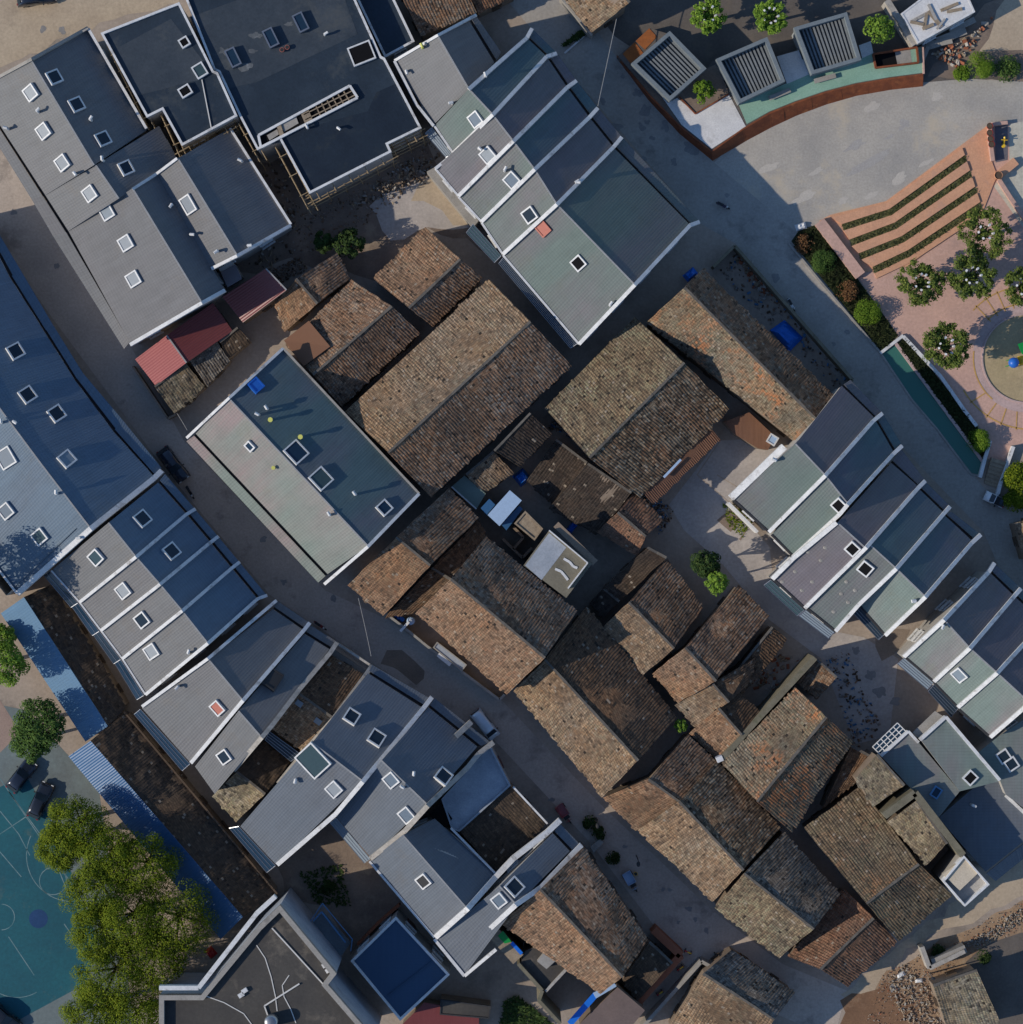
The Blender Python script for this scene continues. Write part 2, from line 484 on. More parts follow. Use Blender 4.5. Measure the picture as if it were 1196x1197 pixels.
_vent = {}
def vent(P, p, h=1.0, r=0.16, col='white_paint', elbow=True):
    if (h, r, col) not in _vent:
        mb = MB(); mb.tube((0, 0, -.3), (0, 0, h), r); 
        if elbow: mb.tube((-.05, 0, h), (0.42, 0.1, h + .08), r * 1.05)
        else: mb.tube((0, 0, h), (0, 0, h + .14), r * 1.7)
        _vent[(h, r, col)] = raw('vent_pipe', mb.v, mb.f, MATS[col])
    o = link('vent_pipe', _vent[(h, r, col)], P.root, hit(P, p) - origin(P.root), (0, 0, random.uniform(0, 6.28)))
    return o

def glazed(root, q, zs, name='glass_canopy', nx=3, ny=1, pane='glass_dark', bars='steel', bw=0.055):
    """glass lean-to: pane with bars, q four picture points, zs heights"""
    dz = ZO.get(root.name, 0)
    p = [U(a, z + dz) for a, z in zip(q, zs)]
    dn = Vector((0, 0, -0.06))

    o = mesh(name, p + [a + dn for a in p], [(0, 1, 2, 3), (7, 6, 5, 4), (0, 4, 5, 1), (1, 5, 6, 2), (2, 6, 7, 3), (3, 7, 4, 0)], MATS[pane], root)
    mb = MB(); up = Vector((0, 0, 0.05))
    for i in range(nx + 1):
        s = i / nx; mb.bar(p[0].lerp(p[1], s) + up, p[3].lerp(p[2], s) + up, bw, 0.1)
    for j in range(ny + 1):
        s = j / ny; mb.bar(p[0].lerp(p[3], s) + up * 1.1, p[1].lerp(p[2], s) + up * 1.1, bw, 0.1)
    mb.build('glazing_bars', MATS[bars], o)
    return o

def loopwall(pts, w, h):
    """closed parapet with mitred corners; pts counter-clockwise, its outer edge at the top"""
    n = len(pts); inn = []
    for i in range(n):
        a, b, c = pts[i - 1], pts[i], pts[(i + 1) % n]
        d1 = (b - a); d1.z = 0; d1.normalize(); d2 = (c - b); d2.z = 0; d2.normalize()
        n1 = Vector((-d1.y, d1.x, 0)); n2 = Vector((-d2.y, d2.x, 0)); m = n1 + n2
        m = m / max(0.35, m.dot(n1)) if m.length > 1e-4 else n1
        inn.append(b + m * w)
    dn = Vector((0, 0, -h)); vs = list(pts) + inn + [p + dn for p in pts] + [p + dn for p in inn]; fs = []
    for i in range(n):
        j = (i + 1) % n
        fs += [(i, j, n + j, n + i), (2 * n + i, 2 * n + j, j, i), (n + i, n + j, 3 * n + j, 3 * n + i)]
    return MB().add(vs, fs)

def flat(label, poly, z, mat, para=0.35, pw=0.3, pmat='white_wall', wall='wall_new', cat='building', name='flat_roofed_building', group=None, style='new', zb=-0.05, skip=()):
    top = [U(p, z) for p in poly]
    if sum((a.x * b.y - b.x * a.y) for a, b in zip(top, top[1:] + top[:1])) < 0: top.reverse(); poly = poly[::-1]
    base = sum(top, Vector()) / len(top); base.z = 0
    root = thing(name, label, cat, base, group)
    n = len(top)
    MB().prism(inset(top, 0.06), zb, z - 0.2).build('wall', MATS[wall], root)
    c = mesh('roof', top + [v + Vector((0, 0, -0.18)) for v in top], [tuple(range(n)), tuple(range(2 * n - 1, n - 1, -1))] + [(i, n + i, n + (i + 1) % n, (i + 1) % n) for i in range(n)], mat, root,
             uv=[(v.x, v.y) for v in top] * 2)
    if para:
        up = Vector((0, 0, para)); ctr_ = sum(top, Vector()) / n
        loopwall([v + up for v in top], pw, para + 0.25).build('parapet', MATS[pmat], root)
    P = Panel(); P.A = top[0]; P.n = Vector((0, 0, 1)); d = top[1] - top[0]; P.u = d.normalized(); P.v = P.n.cross(P.u); P.root = root
    H = Panel(); H.root = root; H.p1 = P; H.p2 = None; H.ring = inset(top, 0.06); H.tops = [z - .2] * n; H.style = style
    HOUSES.append(H)
    return H

def inside(p, ring):
    c = False; n = len(ring); j = n - 1
    for i in range(n):
        a, b = ring[i], ring[j]
        if (a.y > p.y) != (b.y > p.y) and p.x < (b.x - a.x) * (p.y - a.y) / (b.y - a.y + 1e-12) + a.x: c = not c
        j = i
    return c

def openings():
    """windows and doors on the walls that face an open space towards the middle of the village"""
    sets = {}
    for style in ('old', 'new'):
        w, h = (0.9, 1.0) if style == 'old' else (1.5, 1.4)
        f = MB()
        for sx in (-1, 1): f.box((sx * (w / 2), 0, 0), (0.1, 0.16, h + .1))
        for sz in (-1, 1): f.box((0, 0, sz * h / 2), (w - .1, 0.16, 0.1))
        f.box((0, 0, 0), (0.06, 0.12, h - .1)); f.box((0, -0.09, -h / 2 - .08), (w + .3, 0.24, 0.08))
        p = MB(); p.box((0, 0.03, 0), (w - .05, 0.05, h - .05))
        dw, dh = (1.1, 2.0) if style == 'old' else (1.3, 2.2)
        d = MB(); d.box((0, 0, 0), (dw, 0.12, dh)); 
        d.box((0, -0.03, dh / 2 + .06), (dw + .2, 0.2, 0.12))
        hd = MB(); hd.box((dw * .36, -0.09, -.05), (0.05, 0.08, 0.2))
        sets[style] = (raw('window', f.v, f.f, MATS['white_paint' if style == 'new' else 'old_wood']), raw('pane', p.v, p.f, MATS['glass_dark']),
                       raw('door', d.v, d.f, MATS['door_new' if style == 'new' else 'old_wood']), raw('handle', hd.v, hd.f, MATS['steel']), h, dh)
    for H in HOUSES:
        if H.style is None: continue
        n = len(H.ring); door = False
        wm, pm, dm, hm, wh, dh = sets[H.style]
        area = sum(a.x * b.y - b.x * a.y for a, b in zip(H.ring, H.ring[1:] + H.ring[:1]))
        for i in range(n):
            a, b = H.ring[i], H.ring[(i + 1) % n]
            if area < 0: a, b = b, a
            d = b - a; d.z = 0; L = d.length
            if L < 3.2: continue
            d.normalize(); nrm = Vector((d.y, -d.x, 0)); mid = (a + b) / 2
            if nrm.dot(-mid) < 0.18 * mid.length: continue
            ht = min(H.tops[i], H.tops[(i + 1) % n])
            k = max(1, int(L / 3.4))
            for q in range(k):
                pos = a + d * (L * (q + 0.5) / k)
                clear = pos + nrm * 0.9
                if any(inside(clear, G.ring) for G in HOUSES if G is not H): continue
                ang = math.atan2(d.y, d.x)
                put = []
                if not door and q == k // 2:
                    door = True; put.append(('door', dh / 2 + .02))
                else: put.append(('window', 1.55))
                zz = 4.5
                while zz + wh / 2 + .35 < ht: put.append(('window', zz)); zz += 3.1
                for kind, z in put:
                    if z + 1.0 > ht: continue
                    loc = Vector((pos.x, pos.y, z)) + nrm * 0.05 - origin(H.root)
                    o = link(kind, wm if kind == 'window' else dm, H.root, loc, (0, 0, ang))
                    link('pane' if kind == 'window' else 'handle', pm if kind == 'window' else hm, o)

# ------------------------------------------------------------------ plants
def leafmesh(name, clumps, n, size, mat, parent, droop=0.3, flat_=0.86, shell=0.86):
    vs = []; fs = []
    for (c, rad) in clumps:
        c = Vector(c)
        rv = Vector(rad) if isinstance(rad, (tuple, list)) else Vector((rad, rad, rad * 0.8))
        for _ in range(n):
            d = Vector((random.gauss(0, 1), random.gauss(0, 1), random.gauss(0.25, 1))).normalized()
            r = shell + (1 - shell) * random.random() if random.random() < 0.75 else random.random() * shell
            r *= 1 + random.gauss(0, 0.07)
            p = c + Vector((d.x * rv.x * r, d.y * rv.y * r, d.z * rv.z * r))
            nn = (d * flat_ + Vector((-.25, -.06, .35)) + Vector((random.gauss(0, 1), random.gauss(0, 1), random.gauss(0.5, 1))).normalized() * (1 - flat_)).normalized()
            a = nn.orthogonal().normalized(); b = nn.cross(a); t = random.uniform(0, 6.28)
            e = a * math.cos(t) + b * math.sin(t); f = nn.cross(e)
            s = size * random.uniform(0.6, 1.35); w = s * 0.75
            k = len(vs)
            vs += [p - e * s * .5, p + f * w * .5, p + e * s * .5 - nn * s * droop * .3, p - f * w * .5]
            fs.append((k, k + 1, k + 2, k + 3))
    return link(name, raw(name, vs, fs, mat), parent)

def tree(name, label, p, rad, hgt, mat, group=None, nclump=26, per=170, leaf=0.3, cat='tree', stretch=(1, 1, 1), low=0.35, bark='bark', seed=0):
    random.seed(seed or int(p[0] * 31 + p[1] * 7))
    zc = hgt - rad * 0.75
    base = U(p, zc); base.z = 0
    root = thing(name, label, cat, base, group)
    mb = MB(); mb.tube((0, 0, -.1), (0.05, 0.1, zc * 0.55), 0.07 * rad + .05, 0.05 * rad + .03, 9)
    cl = []
    for i in range(nclump):
        a = i * 2.399963 + random.uniform(-.3, .3)
        e = math.asin(min(1, max(-1, -low + (1 + low) * (i + 0.5) / nclump)))
        rr = rad * random.uniform(0.55, 0.78)
        c = Vector((math.cos(a) * math.cos(e) * rr * stretch[0], math.sin(a) * math.cos(e) * rr * stretch[1], zc + math.sin(e) * rr * 0.85 * stretch[2]))
        cl.append((c, rad * random.uniform(0.21, 0.36)))
        if i % 3 == 0: mb.tube((0.05, 0.1, zc * 0.5), c * 0.9 + Vector((0, 0, 0)), 0.03 * rad + .02, 0.015 * rad, 6)
    cl.append((Vector((0, 0, zc)), rad * 0.5))
    mb.local('trunk', MATS[bark], root)
    leafmesh('crown', cl, per, leaf, mat, root)
    return root

def lopped_tree(label, p, rad, hgt, mat, group, seed):
    """young street tree whose limbs were cut back and wrapped in white; new leaves grow round the stubs"""
    random.seed(seed)
    base = U(p, hgt * .85); base.z = 0
    root = thing('lopped_tree', label, 'tree', base, group)
    mb = MB(); mb.tube((0, 0, -.1), (0, 0, hgt * .5), .2, .16, 9)
    k = random.randint(6, 7); ends = []
    for i in range(k):
        a = 6.283 * i / k + random.uniform(-.25, .25); r = random.uniform(.8, 1.0)
        q = Vector((math.cos(a) * r, math.sin(a) * r, hgt + random.uniform(-.3, .3)))
        mb.tube((0, 0, hgt * .48), q * 0.9 + Vector((0, 0, 0.0)), .11, .09, 7); ends.append(q)
    mb.local('trunk', MATS['bark'], root)
    for q in ends:
        w = MB(); d = q.normalized(); w.tube(q * 0.92, q * 1.02, .12, .14, 8); w.local('white_wrap', MATS['white_paint'], root)
    cl = []
    for q in ends:
        a = math.atan2(q.y, q.x)
        for _ in range(11):
            t = a + random.gauss(0, .45); r = rad * random.uniform(.42, .9)
            cl.append((Vector((math.cos(t) * r, math.sin(t) * r, hgt - .2 + random.uniform(-1.0, .5) - .35 * r / rad)), rad * random.uniform(.13, .25)))
    for _ in range(9):
        t = random.uniform(0, 6.28); r = rad * random.uniform(0, .3); cl.append((Vector((math.cos(t) * r, math.sin(t) * r, hgt - 1.0 + random.uniform(-.5, .3))), rad * .2))
    leafmesh('crown', cl, 85, 0.24, mat, root, shell=0.35, flat_=.6)
    return root

def bush(label, p, rad, hgt, mat, name='round_bush', cat='bush', group=None, per=1500, leaf=0.13, flat_=0.75):
    base = U(p, hgt * .6); base.z = 0
    root = thing(name, label, cat, base, group)
    MB().tube((0, 0, -.05), (0, 0, hgt * .6), .07, .05).local('stem', MATS['bark'], root)
    cl = [(Vector((0, 0, hgt * .5)), (rad, rad, hgt * .52))]
    for i in range(5):
        a = random.uniform(0, 6.28); cl.append((Vector((math.cos(a) * rad * .45, math.sin(a) * rad * .45, hgt * .55)), (rad * .55, rad * .55, hgt * .45)))
    leafmesh('foliage', cl, per // 4, leaf, mat, root, flat_=flat_, shell=.85)
    return root
# ------------------------------------------------------------------ the palette
surf('wall_new', (0.42, 0.40, 0.37), (0.34, 0.33, 0.31), 0.5, stain=(0.2, 0.19, 0.17), amt=0.4)
surf('wall_old', (0.26, 0.20, 0.15), (0.19, 0.145, 0.105), 0.6, stain=(0.10, 0.085, 0.07), amt=0.6)
surf('white_wall', (0.68, 0.68, 0.67), (0.53, 0.53, 0.53), 0.9, stain=(0.27, 0.25, 0.23), amt=0.8)
surf('concrete', (0.33, 0.31, 0.28), (0.26, 0.245, 0.22), 0.7, stain=(0.13, 0.12, 0.11), amt=0.5)
surf('concrete_raw', (0.42, 0.39, 0.35), (0.27, 0.25, 0.22), 1.2, stain=(0.14, 0.13, 0.11), amt=0.7)
surf('concrete_blue', (0.34, 0.37, 0.41), (0.25, 0.28, 0.32), 0.5, stain=(0.17, 0.18, 0.2), amt=0.5)
surf('earth_wall', (0.19, 0.17, 0.12), (0.13, 0.115, 0.08), 0.9, stain=(0.09, 0.1, 0.05), amt=0.6)
surf('bitumen', (0.026, 0.040, 0.058), (0.014, 0.024, 0.037), 0.16, rough=0.5, spec=0.3, stain=(0.062, 0.070, 0.074), amt=0.7, fine=3.0, bump=0.25, bscale=8)
surf('bitumen_new', (0.014, 0.024, 0.038), (0.009, 0.016, 0.028), 0.25, rough=0.5, spec=0.3, stain=(.03, .037, .042), amt=.6, fine=3.0, bump=.25, bscale=8)
surf('bitumen_pale', (0.050, 0.062, 0.076), (0.028, 0.039, 0.052), 0.2, rough=0.5, spec=0.3, stain=(.075, .082, .084), amt=.7, fine=3.0, bump=.25, bscale=8)
surf('bitumen_old', (0.072, 0.066, 0.058), (0.047, 0.044, 0.042), 0.25, rough=0.8, stain=(0.15, 0.13, 0.105), amt=0.75, fine=3.0)
surf('ridge_old', (0.15, 0.135, 0.115), (0.085, 0.075, 0.065), 1.2)
surf('ridge_new', (0.34, 0.34, 0.34), (0.27, 0.27, 0.27), 1.2)
surf('gutter', (0.05, 0.05, 0.05), (0.03, 0.03, 0.035), 1.0)
surf('white_paint', (0.68, 0.68, 0.67), (0.55, 0.55, 0.54), 2.0, rough=0.5)
surf('old_wood', (0.11, 0.075, 0.05), (0.07, 0.05, 0.035), 2.0)
surf('bamboo', (0.36, 0.27, 0.16), (0.25, 0.18, 0.10), 2.0, rough=0.7)
surf('timber', (0.33, 0.26, 0.18), (0.22, 0.17, 0.12), 2.0)
surf('door_new', (0.16, 0.07, 0.05), (0.11, 0.05, 0.04), 2.0, rough=0.5)
surf('bark', (0.10, 0.075, 0.055), (0.06, 0.045, 0.035), 3.0)
plain('steel', (0.35, 0.36, 0.38), 0.35, 0.5, 0.8)
plain('yellow_cap', (0.62, 0.60, 0.14), 0.5)
plain('glass_pale', (0.20, 0.245, 0.285), 0.45, 0.2)
plain('glass_milky', (0.27, 0.30, 0.325), 0.5, 0.2)
plain('glass_mid', (0.13, 0.17, 0.215), 0.4, 0.2)
plain('glass_dark', (0.018, 0.030, 0.043), 0.12, 0.35)
plain('glass_blue', (0.014, 0.034, 0.062), 0.14, 0.35)
plain('glass_green', (0.045, 0.075, 0.08), 0.12, 0.6)
plain('shaft_dark', (0.008, 0.008, 0.009), 0.9, 0.1)
plain('red_plastic', (0.42, 0.13, 0.09), 0.55)
plain('blue_plastic', (0.02, 0.13, 0.50), 0.4)
plain('yellow_plastic', (0.75, 0.48, 0.03), 0.35)
plain('green_plastic', (0.01, 0.26, 0.05), 0.35)
plain('toy_red', (0.45, 0.02, 0.02), 0.4)
plain('rubber', (0.015, 0.015, 0.015), 0.8, 0.2)
plain('rim_metal', (0.35, 0.36, 0.37), 0.3, 0.5, 0.9)
plain('lamp_glass', (0.6, 0.6, 0.58), 0.15, 0.6)
plain('red_lamp', (0.3, 0.01, 0.01), 0.2, 0.6)
plain('car_navy', (0.018, 0.024, 0.04), 0.25, 0.5, 0.2, 0.8)
plain('car_black', (0.02, 0.022, 0.028), 0.25, 0.5, 0.2, 0.8)
plain('car_silver', (0.62, 0.70, 0.76), 0.3, 0.5, 0.3, 0.8)
plain('car_white', (0.72, 0.73, 0.74), 0.3, 0.5, 0.0, 0.8)
plain('car_red', (0.28, 0.03, 0.03), 0.35, 0.5, 0.0, 0.6)
plain('dark_plastic', (0.03, 0.03, 0.032), 0.55, 0.3)
plain('cable', (0.25, 0.25, 0.25), 0.7, 0.2)
plain('white_pipe', (0.62, 0.60, 0.56), 0.5)
plain('terracotta', (0.30, 0.11, 0.06), 0.8, 0.2)
plain('blue_steel', (0.08, 0.20, 0.36), 0.5)
plain('blue_tarp', (0.01, 0.15, 0.62), 0.45)
plain('pale_blue_roof', (0.34, 0.46, 0.62), 0.5)

# old tiles
TB = [(0.064, 0.042, 0.029), (0.175, 0.109, 0.069), (0.233, 0.145, 0.092), (0.138, 0.087, 0.058), (0.286, 0.194, 0.128), (0.223, 0.121, 0.070), (0.106, 0.071, 0.049)]
tile_mat('tile_brown', TB, gain=1.2, damt=.4, lichen=(.30, .28, .235), lamt=.6)
tile_mat('tile_soot', [(.022, .018, .016), (.05, .037, .03), (.065, .047, .036), (.036, .028, .023), (.08, .06, .048)], lichen=(.10, .09, .075), lamt=.3, damt=.4)  # near-black tiles: shade over the inner court roofs put into their colour
tile_mat('tile_tan', [(0.090, 0.066, 0.047), (0.212, 0.148, 0.097), (0.275, 0.195, 0.128), (0.164, 0.114, 0.074), (0.338, 0.252, 0.171), (0.249, 0.162, 0.097), (0.148, 0.114, 0.082)], lichen=(0.317, 0.276, 0.186), lamt=.55, damt=.4, gain=1.12)
tile_mat('tile_lichen', [(0.070, 0.056, 0.038), (0.171, 0.125, 0.080), (0.231, 0.171, 0.107), (0.130, 0.097, 0.065), (0.281, 0.218, 0.137), (0.101, 0.079, 0.053)], lichen=(0.331, 0.306, 0.190), lamt=.8, damt=.5, gain=1.12)
tile_mat('tile_ruddy', [(0.095, 0.064, 0.044), (0.224, 0.137, 0.084), (0.290, 0.180, 0.112), (0.179, 0.109, 0.068), (0.336, 0.224, 0.144), (0.280, 0.151, 0.088)], lichen=(0.313, 0.244, 0.160), lamt=.4, damt=.45, gain=1.08)
tile_mat('tile_grey', gain=1.2, cols=[(.05, .045, .04), (.14, .12, .10), (.19, .17, .145), (.10, .085, .07), (.26, .235, .20), (.08, .065, .055)], lichen=(.30, .29, .25), lamt=.55, damt=.6)
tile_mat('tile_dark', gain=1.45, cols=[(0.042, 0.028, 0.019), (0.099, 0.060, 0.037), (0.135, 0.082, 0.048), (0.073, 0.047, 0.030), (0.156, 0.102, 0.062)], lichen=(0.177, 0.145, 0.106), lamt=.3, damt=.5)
tile_mat('tile_orange', [(.09, .07, .05), (.20, .15, .10), (.25, .20, .14), (.17, .14, .10), (.30, .25, .18), (.14, .105, .075)], lichen=(.26, .27, .19), lamt=.55, damt=.4, orange=.8)
tile_mat('tile_speckled', gain=1.3, cols=[(0.041, 0.032, 0.023), (0.102, 0.069, 0.043), (0.173, 0.115, 0.068), (0.081, 0.055, 0.036), (0.306, 0.239, 0.158), (0.122, 0.078, 0.048)], lichen=(0.367, 0.314, 0.221), lamt=.5, damt=.6, orange=.25)
tile_mat('tile_red', gain=1.3, cols=[(0.062, 0.039, 0.028), (0.156, 0.082, 0.053), (0.198, 0.107, 0.066), (0.114, 0.066, 0.044), (0.229, 0.136, 0.088)], lichen=(0.229, 0.175, 0.114), lamt=.25, damt=.4)
tile_mat('tile_moss', gain=1.15, cols=[(.045, .035, .025), (.075, .055, .04), (.10, .07, .048), (.055, .042, .032), (.125, .09, .06)], lichen=(.14, .10, .065), lamt=.45, damt=.5)
tile_mat('tile_rubble', [(.06, .055, .045), (.24, .20, .14), (.33, .28, .19), (.15, .13, .10), (.38, .33, .24), (.26, .20, .12)], lichen=(.32, .31, .20), lamt=.6, damt=.5)
tile_mat('tile_olive', [(0.073, 0.056, 0.037), (0.156, 0.116, 0.075), (0.208, 0.160, 0.101), (0.125, 0.092, 0.058), (0.244, 0.189, 0.123)], lichen=(0.208, 0.184, 0.110), lamt=.6, damt=.35, orange=.25)

# new sheets
sheet_mat('sheet_grey', (0.135, 0.139, 0.144), (0.139, 0.133, 0.139), .5)
sheet_mat('sheet_grey_blue', (0.114, 0.134, 0.160), (0.126, 0.133, 0.149), .6)
sheet_mat('sheet_slate_blue', (0.099, 0.148, 0.201), (0.113, 0.142, 0.185), .5)
sheet_mat('sheet_green', (0.105, 0.142, 0.130), (0.140, 0.125, 0.137), .8)
sheet_mat('sheet_purple', (0.132, 0.118, 0.134), (0.113, 0.131, 0.130), .6)
sheet_mat('sheet_teal', (0.070, 0.117, 0.131), (0.106, 0.099, 0.133), .8)
sheet_mat('sheet_pale', (0.177, 0.216, 0.189), (0.265, 0.198, 0.194), .95)
sheet_mat('sheet_rosegreen', (0.152, 0.194, 0.176), (0.207, 0.162, 0.176), .85)
sheet_mat('sheet_blue', (0.125, 0.231, 0.352), (0.112, 0.210, 0.326), .5, rough=.7, spec=.2, dirt=.3, joint=.1)
sheet_mat('sheet_navy', (.035, .075, .135), (.030, .065, .125), .5, rough=.5, dirt=.2, joint=.2)
sheet_mat('metal_red', (.36, .105, .10), (.33, .09, .09), .5, rough=.5, dirt=.2, joint=.15)
sheet_mat('metal_maroon', (.17, .045, .045), (.19, .06, .055), .5, rough=.33, dirt=.3, joint=.15)
sheet_mat('metal_blue', (0.030, 0.104, 0.234), (0.025, 0.092, 0.211), .5, rough=.33, spec=.5, dirt=.25, joint=.12)
sheet_mat('metal_rust', (.20, .095, .05), (.12, .06, .04), .8, rough=.8, dirt=.6, joint=.1)
sheet_mat('sheet_slat', (.155, .165, .165), (.145, .155, .165), .5)
M = MATS
O, NW = 'old', 'new'
# ================= the long row on the west side of the village (light grey sheets)
AG = 'grey sheeted houses west of the dark flat roofs'
a1 = house('grey house at the top left edge with the pale lane along its railing', ((-27, 105), (53, 228)), ((37, 71), (110, 193)), ((103, 33), (172, 152)), 6.4, 9.6, 6.0, M['sheet_grey'], wall='wall_new', style=NW, group=AG)
a2 = house('narrow grey house with two skylights between the railing house and the wide gabled one', ((53, 228), (80, 270)), ((112, 193), (139, 232)), ((186, 147), (207, 185)), 6.3, 9.3, 6.0, M['sheet_grey'], wall='wall_new', style=NW, group=AG)
a3 = house('wide grey house with three skylights beside the red metal shed', ((80, 270), (152, 401)), ((155, 220), (235, 352)), ((183, 203), (262, 338)), 6.2, 9.2, 7.4, M['sheet_grey'], wall='wall_new', style=NW, group=AG)
a4 = house('grey and navy gabled house at the corner of the demolished yard', ((183, 203), (246, 313)), ((208, 185), (277, 298)), ((269, 150), (340, 262)), 7.4, 8.6, 5.6, M['sheet_grey'], wall='wall_new', style=NW, group=AG)
for h, e, o in ((a1, ((-25, 107), (53, 228)), ((-33, 120), (37, 233))), (a2, ((53, 228), (80, 270)), ((37, 233), (62, 276))), (a3, ((80, 270), (153, 398)), ((62, 276), (145, 408)))):
    awning(h.root, e, o, 6.0, 5.5, M['sheet_grey'])
party(a1.root, [((-20, 100), 7.0), ((37, 69), 9.9), ((103, 32), 6.4)], .35, .7, M['concrete'], 'gable_wall')
party(a1.root, [((103, 33), 6.6), ((171, 150), 6.6)], .3, .5, name='edge_trim')
party(a3.root, [((152, 403), 6.5), ((236, 354), 9.4), ((263, 339), 7.6)], .4, .6, name='edge_trim')
party(a3.root, [((155, 221), 9.35), ((183, 203), 7.7), ((207, 185), 8.8)], .3, .5, name='edge_trim')
party(a4.root, [((247, 314), 7.7), ((277, 299), 8.9), ((340, 263), 5.9)], .35, .6, name='edge_trim')
party(a4.root, [((269, 150), 5.9), ((340, 262), 5.9)], .28, .5, name='edge_trim')
for p in ((63, 91), (89, 123), (120, 163)): skylight(a1.p2, p, 1.7, 1.7, 'glass_dark')
for p in ((37, 108), (52, 153), (74, 190)): skylight(a1.p1, p, 1.7, 1.7)
skylight(a2.p2, (147, 197), 1.7, 1.6, 'glass_dark'); skylight(a2.p1, (106, 226))
for p in ((126, 248), (148, 284), (157, 326)): skylight(a3.p1, p)
skylight(a4.p1, (221, 239), 2.2, 1.6)
for P_, ps in ((a1.p1, ((45, 131), (10, 151), (88, 203))), (a1.p2, ((107, 141), (121, 188))), (a4.p1, ((202, 240), (224, 275), (255, 294))), (a4.p2, ((283, 189), (291, 288)))):
    for p in ps: vent(P_, p)
MB().box(U((271, 320), 3.0), (1.7, 1.7, 6.0), Vector((.86, .5, 0)), Vector((-.5, .86, 0))).build('water_closet', M['wall_new'], a4.root)
mesh('closet_roof', [U(p, 6.1) for p in ((258, 318), (275, 309), (283, 326), (266, 336))] + [U(p, 6.0) for p in ((258, 318), (275, 309), (283, 326), (266, 336))], [(0, 1, 2, 3), (7, 6, 5, 4), (0, 4, 5, 1), (1, 5, 6, 2), (2, 6, 7, 3), (3, 7, 4, 0)], M['sheet_purple'], a4.root)

# ================= dark flat roofs
BG = 'dark flat roofs under renewal'
b1 = flat('dark flat roof with three small framed shafts and a stepped white edge', [(118, 39), (172, 138), (190, 129), (213, 171), (278, 136), (255, 85), (250, 83), (210, 3)], 8.0, M['bitumen'], .3, .26, group=BG)
b2 = flat('largest dark flat roof with a long open slot and bright sun glints', [(212, -14), (250, 82), (256, 85), (280, 136), (301, 176), (327, 163), (362, 227), (458, 178), (454, 169), (493, 150), (450, 68), (446, 66), (408, -18)], 7.6, M['bitumen'], .3, .26, group=BG, style=None)
b3 = flat('narrow dark flat roof at the top edge beside the brown tiled house', [(408, -20), (450, 68), (485, 49), (452, -20)], 6.0, M['bitumen'], .3, .26, group=BG)
for p, w, l, pn in (((216, 50), 1.2, 1.2, 'shaft_dark'), ((217, 107), 1.3, 1.5, 'shaft_dark'), ((234, 83), 1.7, 1.5, 'glass_green')):
    skylight(b1.p1, p, w, l, pn, rot=0.05, hgt=.45)
for p in ((273, 68), (317, 45), (352, 27)): skylight(b2.p1, p, 2.3, 1.3, 'glass_blue', rot=0.08, frame='steel', hgt=.6)
skylight(b2.p1, (423, 63), 2.4, 2.9, 'shaft_dark', rot=0.0, hgt=.5)
party(b1.root, [((236, 93), 8.15), ((247, 150), 8.15)], .12, .1, M['white_pipe'], 'pipe')
# the open slot with its rafters
sl = [(302, 158), (409, 100), (418, 114), (305, 172)]
mesh('slot_floor', [U(p, 7.625) for p in sl], [(3, 2, 1, 0)] if False else [(0, 1, 2, 3)], M['shaft_dark'], b2.root)
party(b2.root, [((302, 158), 8.0), ((409, 100), 8.0), ((418, 114), 8.0), ((305, 172), 8.0), ((302, 158), 8.0)], .28, .5, name='slot_curb')
mb = MB()
for i in range(6):
    s = .62 + i * .06; p = (302 + 107 * s, 158 - 58 * s); q = (305 + 113 * s, 172 - 58 * s)
    mb.bar(U(p, 7.82), U(q, 7.82), .14, .14)
mb.bar(U((355, 134), 7.9), U((414, 105), 7.9), .12, .12); mb.bar(U((357, 140), 7.9), U((417, 110), 7.9), .12, .12)
for s in (.22, .48, .52): mb.bar(U((302 + 107 * s, 158 - 58 * s), 7.9), U((305 + 113 * s, 172 - 58 * s), 7.9), .5, .2)
mb.build('rafters', M['timber'], b2.root)
mb = MB(); mb.prism([U(p, 7.8) for p in ((328, 146), (346, 136), (349, 144), (332, 154))], 7.6, 7.74); mb.prism([U(p, 7.8) for p in ((312, 158), (324, 151), (326, 157), (315, 164))], 7.6, 7.72)
mb.build('slot_ceiling', M['concrete'], b2.root)
for P_, q_ in ((b2, ((300, 172), (352, 152), (392, 140), (430, 130), (440, 108), (462, 98), (489, 148), (452, 168), (455, 175), (364, 222), (330, 166))), (b1, ((130, 60), (200, 22), (243, 78), (238, 92), (160, 112))), (b2, ((222, 20), (300, -8), (400, -10), (418, 40), (300, 96), (262, 104)))):
    a_ = [U(p, P_.p1.A.z + .012) for p in q_]; o_ = mesh('felt_sheet', a_, [tuple(range(len(a_)))], M['bitumen_new'] if q_[0][0] == 300 else M['bitumen_pale'], P_.root)
    if o_.data.polygons[0].normal.z < 0: o_.data.flip_normals()
for p in ((380, 41), (395, 150), (360, 150)): vent(b2.p1, p, .6, .14)

